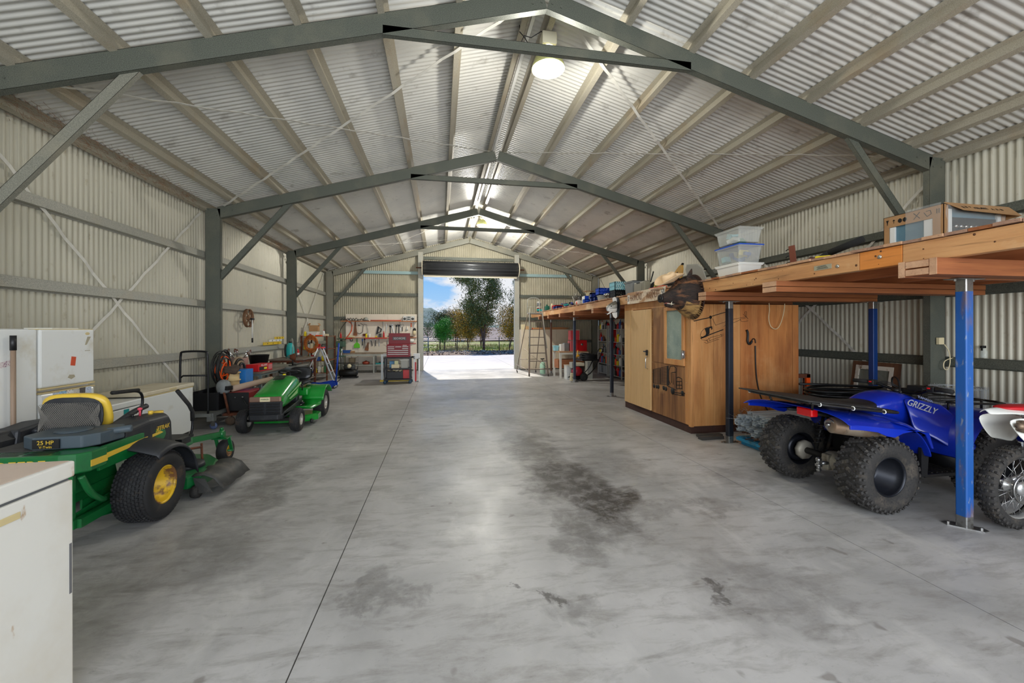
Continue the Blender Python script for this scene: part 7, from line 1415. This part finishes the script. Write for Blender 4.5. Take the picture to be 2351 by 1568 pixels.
# safety steps
t = thing('rolling_steps', 'tall grey rolling safety step ladder with a hoop handrail by the roller door', 'step ladder', (3.28, 13.6, 0)); LS = mat('brown grey steel tube', (118, 104, 92), .45, .4)
for s in (-1, 1):
    m = MB(); m.bar((s*.22+.01, .35, 2.16), (s*.34, 0-.05, .02) if False else (s*.33, -.05, .02), .03, .05); m.build('stringer', LS, t)
    m = MB(); m.tube([(s*.24-.02, .45, 2.16), (s*.36-.16, 1.25, .06)], .014, 6); m.build('rear_leg', LS, t)
    m = MB(); m.tube([(s*.30, .0, .95), (s*.25, .24, 1.85), (s*.225, .32, 2.2), (s*.225, .34, 2.32)], .014, 6); m.build('hand_rail', LGR, t)
for k in range(8): f = k/8; z = .24+.27*k; w = .33-.012*k*1.1; y = -.05+.40*(z/2.16); m = MB(); m.bx(-w, w, y-.02, y+.12, z-.012, z+.012); m.build('tread', LS, t)
m = MB(); m.bx(-.24, .24, .32, .72, 2.15, 2.18); m.build('platform', LGR, t); m = MB(); m.tube(smooth([(-.23, .70, 2.18), (-.23, .70, 2.62), (-.15, .70, 2.72), (.15, .70, 2.72), (.23, .70, 2.62), (.23, .70, 2.18)], 4), .014, 8); m.tube([(-.23, .7, 2.4), (.23, .7, 2.4)], .010, 6); m.build('hoop_rail', LGR, t)
m = MB(); m.tube([(-.4, 1.2, .5), (.2, 1.2, .5)], .01, 6); m.tube([(-.3, .9, .9), (.3, .1, .3)], .007, 6); m.tube([(-.33, 0, .2), (-.52, 1.25, .3)], .012, 6); m.build('brace', LS, t)
for x, y in ((-.33, -.06), (.33, -.06), (-.5, 1.22), (.2, 1.22)): m = MB(); m.lathe([(.015, -.012), (.04, -.01), (.042, 0), (.04, .01), (.015, .012)], (x, y, .043), 'x', 14); m.build('caster', RUB, t)
m = MB(); m.tube(smooth([(3.02, 14.0, 1.15), (3.0, 13.98, .9), (3.04, 13.98, .6), (3.0, 13.99, .42)], 4), .013, 6); m.tube(smooth([(3.02, 14.0, 1.1), (3.06, 13.98, .85), (3.0, 13.98, .55)], 4), .013, 6); tag(m.build('cream_rope', BEI), 'cream rope hanging from the side of the rolling steps', 'rope')
t = thing('pump_sprayer', 'translucent pale green pump sprayer on the floor behind the rolling steps', 'sprayer', (3.62, 14.35, 0)); m = MB(); m.lathe([(.09, 0), (.1, .02), (.1, .3), (.07, .4), (.03, .43)], n=18); m.build('tank', mat('pale green translucent', (176, 216, 190), .4), t); m = MB(); m.tube([(0, 0, .42), (0, 0, .5), (-.08, 0, .54), (.06, 0, .54)], .018, 8); m.build('pump', BLK, t); m = MB(); m.tube([(0, 0, .38), (.16, 0, .46)], .012, 6); m.build('nozzle', WPL, t)
# table with red boxes
t = thing('packing_bench', 'white legged bench with a timber top and lower drawer shelf', 'bench', (4.3, 13.3, 0)); m = MB(); m.bx(-.48, .5, -.42, .42, .83, .87); m.build('bench_top', wood('pale brown benchtop', (190, 146, 106), (164, 118, 82), 'x'), t)
for x in (-.44, .46):
    for y in (-.38, .38): m = MB(); m.cb((x, y, .41), (.06, .06, .83)); m.build('leg', mat('white leg paint', (214, 210, 198), .5), t)
m = MB(); m.bx(-.48, .5, -.425, -.40, .77, .83); m.build('apron', MT['white leg paint'], t); m = MB(); m.bx(-.44, .46, -.1, .38, .30, .58); m.build('lower_cabinet', wood('orange ply drawer', (184, 118, 74), (160, 96, 58), 'x'), t)
t = thing('red_locker', 'bright red steel cube locker with a round dial on the bench', 'locker', (4.62, 13.15, .872)); m = MB(); m.bx(-.17, .17, -.16, .18, 0, .36); m.build('body', RED, t, bev=.005); m = MB(); m.lathe([(.04, -.16), (.042, -.168), (.02, -.172)], (0, 0, .22), 'y', 18); m.build('dial', STEEL, t)
m = MB(); m.bx(-.1, .1, -.14, .16, 0, .34); tag(m.build('pink_locker', mat('faded pink red paint', (206, 96, 100), .5), loc=(4.34, 13.17, .872), bev=.005), 'faded pink red steel box left of the red locker', 'box')
box(.3, .28, .32, mat('light red steel', (216, 70, 74), .5), (4.40, 13.18, 1.236), 'light red steel box stacked on the red lockers', 'box', 'red_box')
t = thing('battery_box', 'grey and white battery cartons on the bench left of the lockers', 'battery box', (4.05, 13.2, .872)); m = MB(); m.bx(-.12, .0, -.1, .12, 0, .23); m.build('carton', WPL, t, bev=.004); m = MB(); m.bx(.0, .16, -.1, .12, 0, .26); m.build('carton', GRYP, t, bev=.004)
tub(.16, .2, .16, CYC, CYC, (3.84, 13.4, .872), 'small pale blue box at the left end of the bench', name='small_tub')
# steel bin and pressure washer
t = thing('steel_bin', 'white fronted grey steel bin under the bench front', 'bin', (4.08, 12.66, 0)); m = MB(); m.bx(-.14, .02, -.14, .14, 0, .43); m.build('front', WHT, t, bev=.005); m = MB(); m.bx(.021, .22, -.14, .14, 0, .43); m.build('side', GRYP, t, bev=.005); m = MB(); m.bx(-.15, .23, -.15, .15, .43, .45); m.build('lid', mat('pale lid', (200, 190, 176), .5), t)
m = MB(); m.bx(4.66, 4.84, 12.6, 12.82, 0, .55); tag(m.build('white_post_block', LGR, bev=.006), 'pale grey upright block behind the pressure washer', 'block')
t = thing('pressure_washer', 'petrol pressure washer with red engine and coiled black hose', 'pressure washer', (4.25, 12.2, 0), R(8))
for y in (-.2, .2): m = MB(); m.lathe([(.04, -.03), (.12, -.035), (.13, 0), (.12, .035), (.04, .03)], (0.05, y, .13), 'y', 22); m.build('tyre', RUB, t); m = MB(); m.lathe([(.02, -.02), (.05, -.01), (.05, .01), (.02, .02)], (0.05, y, .13), 'y', 16); m.build('rim', mat('tan wheel', (170, 130, 96), .6), t)
m = MB(); m.tube(smooth([(-.3, -.17, .1), (.1, -.17, .12), (.4, -.17, .3), (.75, -.17, .95), (.78, 0, .98), (.75, .17, .95), (.4, .17, .3), (.1, .17, .12), (-.3, .17, .1)], 4), .016, 8); m.bx(-.28, .2, -.15, .15, .11, .13); m.build('frame', BLKM, t)
m = MB(); m.lathe([(.04, -.2), (.13, -.18), (.15, -.1), (.15, .02)], (-.12, 0, .3), 'y', 20); m.build('recoil_cover', mat('engine red', (150, 24, 34), .4), t); m = MB(); m.bx(-.22, .12, -.08, .16, .13, .44); m.build('engine', BLKR, t, bev=.02); m = MB(); m.bx(-.2, .14, -.1, .12, .45, .56); m.build('fuel_tank', mat('cream tank', (214, 204, 176), .4), t, bev=.03); m = MB(); m.bx(-.3, -.2, -.1, .1, .40, .58); m.build('air_box', LGR, t, bev=.01)
m = MB(); m.bx(.0, .6, -.2, .2, .62, .66); m.build('hose_tray', BLK, t); m = MB(); rn = random.Random(3); pts = []
for k in range(20*12): a = 2*PI*k/20; pts.append((.3+.26*cos(a)*(1+.1*sin(k*.07)), -.05+.16*sin(a), .68+.14*k/240+.03*sin(k*.31)))
m.tube(pts, .013, 6); m.build('hose', BLK, t, kind='stuff'); m = MB(); m.tube([(-.25, -.1, .58), (-.12, -.1, .8), (-.1, -.1, .95)], .014, 6); m.ell((-.1, -.1, .78), (.05, .03, .04)); m.build('lance', mat('yellow lance', (222, 160, 40), .5), t); m = MB(); m.ell((.72, -.12, .8), (.05, .04, .05)); m.build('red_cap', RED, t)
m = MB(); m.cb((3.98, 12.1, .13), (.12, .05, .24), r=(.1, .1, 0)); tag(m.build('tan_rag', BEI, bev=.015), 'tan rag hanging at the front of the pressure washer', 'rag')
# metal shelving with bottles
GS = mat('pale grey shelving', (176, 176, 170), .45, .3)
cols = [('red', RED), ('green', GRN), ('white', WPL), ('black', BLK), ('brown', SKIN), ('yellow', YPL), ('grey', GRYP), ('blue', MIX[3]), ('orange', ORG), ('dark grey', DGR)]
kk = 0
for u, (ya, yb, nm) in enumerate(((13.22, 14.02, 'far'), (12.1, 13.08, 'near'))):
    t = thing('bottle_shelving', ['pale grey steel shelving unit, farther one with the red cabinet', 'pale grey steel shelving unit, nearer one crowded with dark bottles'][u], 'shelving', (5.78, (ya+yb)/2, 0)); h = (yb-ya)/2
    for x in (-.18, .2):
        for y in (-h, h): m = MB(); m.cb((x, y, .86), (.035, .035, 1.72)); m.build('upright', GS, t)
    lv = (.08, .42, .78, 1.18, 1.60)
    for z in lv: m = MB(); m.bx(-.19, .21, -h, h, z-.018, z); m.build('shelf', GS, t)
    for li, z in enumerate(lv):
        nb = 6
        for k in range(nb):
            y = ya+.08+(yb-ya-.16)*k/(nb-1); c1 = cols[(k*3+li*5+u*4) % 10]; r = .045; pos = ('far end', 'second from the far end', 'third from the far end', 'third from the camera side', 'second from the camera side', 'camera end')[nb-1-k]
            if u == 0 and li == 3 and 1 <= k <= 2: continue
            lb = '%s %%s, %s of the %s shelf, %s unit' % (c1[0], pos, ('bottom', 'second', 'middle', 'fourth', 'top')[li], nm)
            if (k+li) % 4 == 3: box(.1, .09, .14, c1[1], (5.68, y, z+.001), lb % 'box', 'box', 'small_box', group='goods on the grey shelving')
            elif li == 0 and u == 0: box(.2, .11, .26, GRYP, (5.7, y, z+.001), 'grey %s' % (lb.split(' ', 1)[1] % 'upright box'), 'box', 'small_box', group='goods on the grey shelving')
            else: bottle(r, .2+.05*((k*7+li) % 3), c1[1], cols[(k+li+2) % 10][1], (5.67, y, z+.001), lb % 'bottle', group='goods on the grey shelving', neck=.35)
t = thing('red_cabinet', 'tall narrow bright red cabinet with two paper labels behind the grey shelving', 'cabinet', (6.16, 14.1, 0)); m = MB(); m.bx(-.14, .1, -.14, .14, 0, 1.78); m.build('body', RED, t, bev=.004); m = MB(); m.bx(-.143, -.14, -.1, -.02, 1.3, 1.38); m.build('paper_label', mat('label paper', (220, 200, 130), .7), t); m = MB(); m.bx(-.143, -.14, .0, .08, 1.5, 1.58); m.build('paper_label', mat('label paper', (220, 200, 130), .7), t)
# ================================================================= outside beyond the roller door
GRD = mat('dry grass ground', (150, 146, 84), .95, 0, [(.35, (124, 140, 60), .42, .6), (2.5, (150, 128, 96), .5, .75), (.12, (132, 112, 92), .5, .7)])
m = MB(); rows = []
ysg = [26.3, 30, 34, 40, 48, 60, 80, 110, 150, 220, 330, 500]; xsg = [-420, -220, -120, -60, -30, -15, -8, -4, 0, 4, 8, 15, 30, 60, 120, 220, 420]
m.grid([[(x, y, -.06-.02*(y > 40)) for x in xsg] for y in ysg]); m.grid([[(-420, -300, -.25), (420, -300, -.25)], [(-420, 26.4, -.25), (420, 26.4, -.25)]]); m.build('ground', GRD, kind='structure')
GRV = mat('dark gravel and bark', (128, 108, 88), .95, 0, [(3, (96, 76, 58), .45, .6), (12, (176, 158, 138), .58, .68)])
m = MB(); rows = []
for i in range(9): rows.append([(-16+.5*j, 26.32+.75*i, -.04+.10*sin(PI*i/8)+.05*mn.noise((j*.9, i*.9, 2))) for j in range(70)])
m.grid(rows); m.build('gravel_bank', GRV, kind='structure')
STN = [mat('pale rubble stone', (182, 164, 140), .9), mat('dark rubble stone', (112, 88, 68), .9)]
m = MB(); rn = random.Random(21)
for i in range(900):
    x = rn.uniform(-6, 10); y = rn.uniform(26.4, 32); r = rn.uniform(.02, .09); m.ell((x, y, .02+.05*sin(PI*(y-26.3)/6)), (r, r*.8, r*.6), 5, 3, rn.randrange(2))
tag(m.build('rubble', STN), 'loose stones and bark scattered along the edge of the driveway', 'stones', kind='stuff')
GB_ = [mat('fresh grass blades', (146, 160, 70), .8), mat('dry grass blades', (190, 164, 112), .9)]
m = MB()
for i in range(9000):
    y = rn.uniform(31, 46); x = rn.uniform(-8, 14)*y/30; h = rn.uniform(.08, .26); a = rn.uniform(0, 3); w = .02
    g_ = 0 if mn.noise((x*.35, y*.35, 5)) > -.05 else 1
    m.add([(x-w*cos(a), y-w*sin(a), -.07), (x+w*cos(a), y+w*sin(a), -.07), (x+rn.uniform(-.06, .06), y, h)], [(0, 1, 2)], g_)
tag(m.build('grass', GB_), 'patchy green and dry grass growing behind the rubble strip', 'grass', kind='stuff')
# dry paddock beyond, rising to the hill
m = MB(); m.grid([[(x, 62+8*i, .0+i*.33+.35*mn.noise((x*.02, i, 0))) for x in range(-200, 240, 12)] for i in range(9)]); m.build('far_paddock', mat('mauve brown paddock', (140, 122, 114), .95, 0, (.1, (120, 112, 94), .4, .7)), kind='structure')
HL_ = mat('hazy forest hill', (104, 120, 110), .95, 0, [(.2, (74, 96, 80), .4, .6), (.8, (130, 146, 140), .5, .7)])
m = MB(); rows = []
def hz(x, i):
    pk = 11.5*math.exp(-((x+9)/17)**2)+6*math.exp(-((x-30)/60)**2)+9*math.exp(-((x+70)/50)**2)
    return (pk*min(1, i/5))+(1.1*mn.noise((x*.25, i*1.3, 3))+1.3*mn.noise((x*.8, i*2.1, 1)))*(i > 0)
m.grid([[(x*1.6-30, 240+i*9, hz(x*1.6-30+30*0, i)-.3) for x in range(-130, 150)] for i in range(8)]); m.build('hill', HL_, kind='structure')
# trees
BARK = mat('brown tree bark', (112, 88, 72), .9, 0, (6, (74, 58, 48), .45, .7, (1, 1, .3)))
def LF(n, c, c2): return mat(n, c, .6, 0, (2.5, c2, .4, .65))
LE = LF('eucalypt leaves', (86, 108, 46), (128, 122, 66)); LG = LF('bright green leaves', (84, 160, 44), (50, 118, 34)); LY = LF('golden leaves', (226, 184, 50), (176, 134, 44)); LD = LF('dull olive leaves', (84, 96, 54), (58, 74, 40)); LO = LF('brown orange leaves', (190, 142, 76), (128, 102, 56))
def tree(x, y, H, cw, cz0, leaves, label, seed, stems=1, nleaf=2600, ls=.07, mixes=None, name='tree', drift=0, group='trees beyond the driveway'):
    t = thing(name, label, 'tree', (x, y, -.06), 0, group); rn = random.Random(seed)
    m = MB(); tips = []
    for s in range(stems):
        a = rn.uniform(0, 6.28); lean = (.08 if stems == 1 else .10 if stems == 2 else .28)
        p = Vector((0, 0, 0)); d = Vector((cos(a)*lean*.5, sin(a)*lean*.5, 1)).normalized(); pts = [p.copy()]; n = 9
        for k in range(n): p = p+d*(H*.9/n); d = (d+Vector((rn.gauss(0, .07), rn.gauss(0, .07), .06))).normalized(); pts.append(p.copy())
        r0 = .019*H/(1+.45*(stems-1)); m.tube(pts, [r0*(1-.88*k/n) for k in range(n+1)], 7)
        for k in range(3, n):
            for _ in range(3):
                a = rn.uniform(0, 6.28); L = cw*rn.uniform(.4, .95)*(1-.55*abs((pts[k].z/H)-.62)/.6); q = pts[k]+Vector((cos(a)*L, sin(a)*L, L*rn.uniform(.2, .8))); md = (pts[k]+q)/2+Vector((0, 0, -.05*L)); m.tube([pts[k], md, q], [r0*.3, r0*.18, r0*.06], 5); tips += [q, md, (md+q)/2]
    m.build('trunk', BARK, t)
    m = MB(); ms = [leaves]+(mixes or [])
    cl = [(tp+Vector((rn.gauss(0, .12*cw), rn.gauss(0, .12*cw), rn.gauss(0, .12*cw))), rn.uniform(.10, .26)*cw) for tp in tips for _ in range(2) if tp.z > cz0]
    for i in range(nleaf):
        c, r = cl[rn.randrange(len(cl))]; p = c+Vector((rn.gauss(0, r), rn.gauss(0, r), rn.gauss(0, r*.8)))
        a = Vector((rn.gauss(0, 1), rn.gauss(0, 1), rn.gauss(-.4, 1))).normalized(); b_ = a.cross(Vector((rn.gauss(0, 1), rn.gauss(0, 1), rn.gauss(0, 1)))).normalized(); s = ls*rn.uniform(.6, 1.3)
        m.add([p, p+a*s+b_*s*.28, p+a*s*2, p+a*s-b_*s*.28], [(0, 1, 2, 3)], (rn.randrange(len(ms)) if rn.random() < .6 else 0))
    m.build('foliage', ms, t, kind='stuff')
    return t
tree(3.35, 32.0, 7.9, 1.45, 1.35, LE, 'tall dark olive gum tree, the biggest in the roller door opening', 11, 2, 20000, .085, [LD, LE])
tree(.30, 32.0, 2.7, .85, 1.0, LG, 'small round bright green tree left of the tall gum', 4, 1, 11000, .05)
tree(2.15, 32.8, 3.5, 1.05, .9, LY, 'yellow and olive bushy tree between the green tree and the tall gum', 8, 4, 8000, .07, [LD, LE])
tree(5.45, 32.4, 3.9, 1.3, 1.0, LY, 'golden leaved shrubby tree right of the tall gum', 15, 5, 8000, .07, [LE, LD])
tree(6.7, 31.6, 7.4, 1.2, 1.2, LE, 'leafy gum tree at the right edge of the opening', 23, 2, 9000, .08, [LD])
tree(-.05, 36.5, 3.4, 1.1, .9, LD, 'dull olive tree behind the small bright green tree', 31, 2, 6000, .08)
tree(1.4, 38.5, 3.7, 1.3, .9, LO, 'brown orange leaved tree further back in the middle', 37, 4, 6000, .09, [LY])
tree(3.9, 40, 4.0, 1.3, .9, LO, 'brown leaved tree behind the tall gum', 41, 4, 6000, .09, [LD])
tree(-.95, 33.0, 2.5, .55, 1.25, LD, 'thin small leaved sapling beside the metal gate', 43, 1, 1500, .045, [LG])
tree(8.5, 39, 4.0, 1.5, .8, LO, 'brown golden shrub far back at the right of the opening', 47, 4, 6000, .09, [LY])
rn = random.Random(77)
for i, (x, y, h) in enumerate(((-9, 60, 3.2), (-4, 62, 2.9), (3, 64, 3.2), (10, 61, 3.4), (17, 60, 3.4))): tree(x, y, h, 2.2, .4, LD, ['dull distant tree far behind at the left of the paddock', 'dull distant tree far behind, second from the left', 'dull distant tree far behind in the middle of the paddock', 'dull distant tree far behind, second from the right', 'dull distant tree far behind at the right of the paddock'][i], 90+i, 3, 1300, .14, [LO])
# fence and gate
for i, x in enumerate((-5.6, -2.4, 1.25, 4.5, 7.0, 9.6)):
    m = MB(); m.cyl((x, 31.5, -.06), (x+.02*(-1)**i, 31.5, 1.1), .035, .03, n=8); tag(m.build('fence_post', mat('old timber post', (88, 76, 66), .9)), 'thin dark fence post standing in the grass outside, %s from the gate' % ('nearest', 'second', 'third', 'fourth', 'fifth', 'sixth')[i], 'post', 'fence posts')
t = thing('fence_wire', 'thin fence wires strung between the outside posts', 'wire', (0, 31.5, 0)); 
for z in (.35, .65, .95): m = MB(); m.tube([(-5.6, 0, z), (9, 0, z)], .006, 4); m.build('strand', STEEL, t)
t = thing('metal_gate', 'grey tube farm gate at the left edge of the opening', 'gate', (-.85, 29.6, 0)); m = MB(); GT = mat('pale teal gate tube', (120, 140, 138), .5, .3)
for z in (.4, .62, .84, 1.1): m = MB(); m.tube([(-3.0, 0, z), (0, 0, z)], .022, 8); m.build('rail', GT, t)
for x in (-3, -1.5, 0): m = MB(); m.tube([(x, 0, .0), (x, 0, 1.12)], .028, 8); m.build('upright', GT, t)
t = thing('star_picket', 'short rusty leaning stake in the rubble outside', 'stake', (-.35, 29.3, -.05), rot=(0, R(14), 0)); m = MB(); m.prism([(-.02, -.01), (.02, -.01), (0, .03)], 0, .7, 'xy'); m.build('stake', RUST, t)
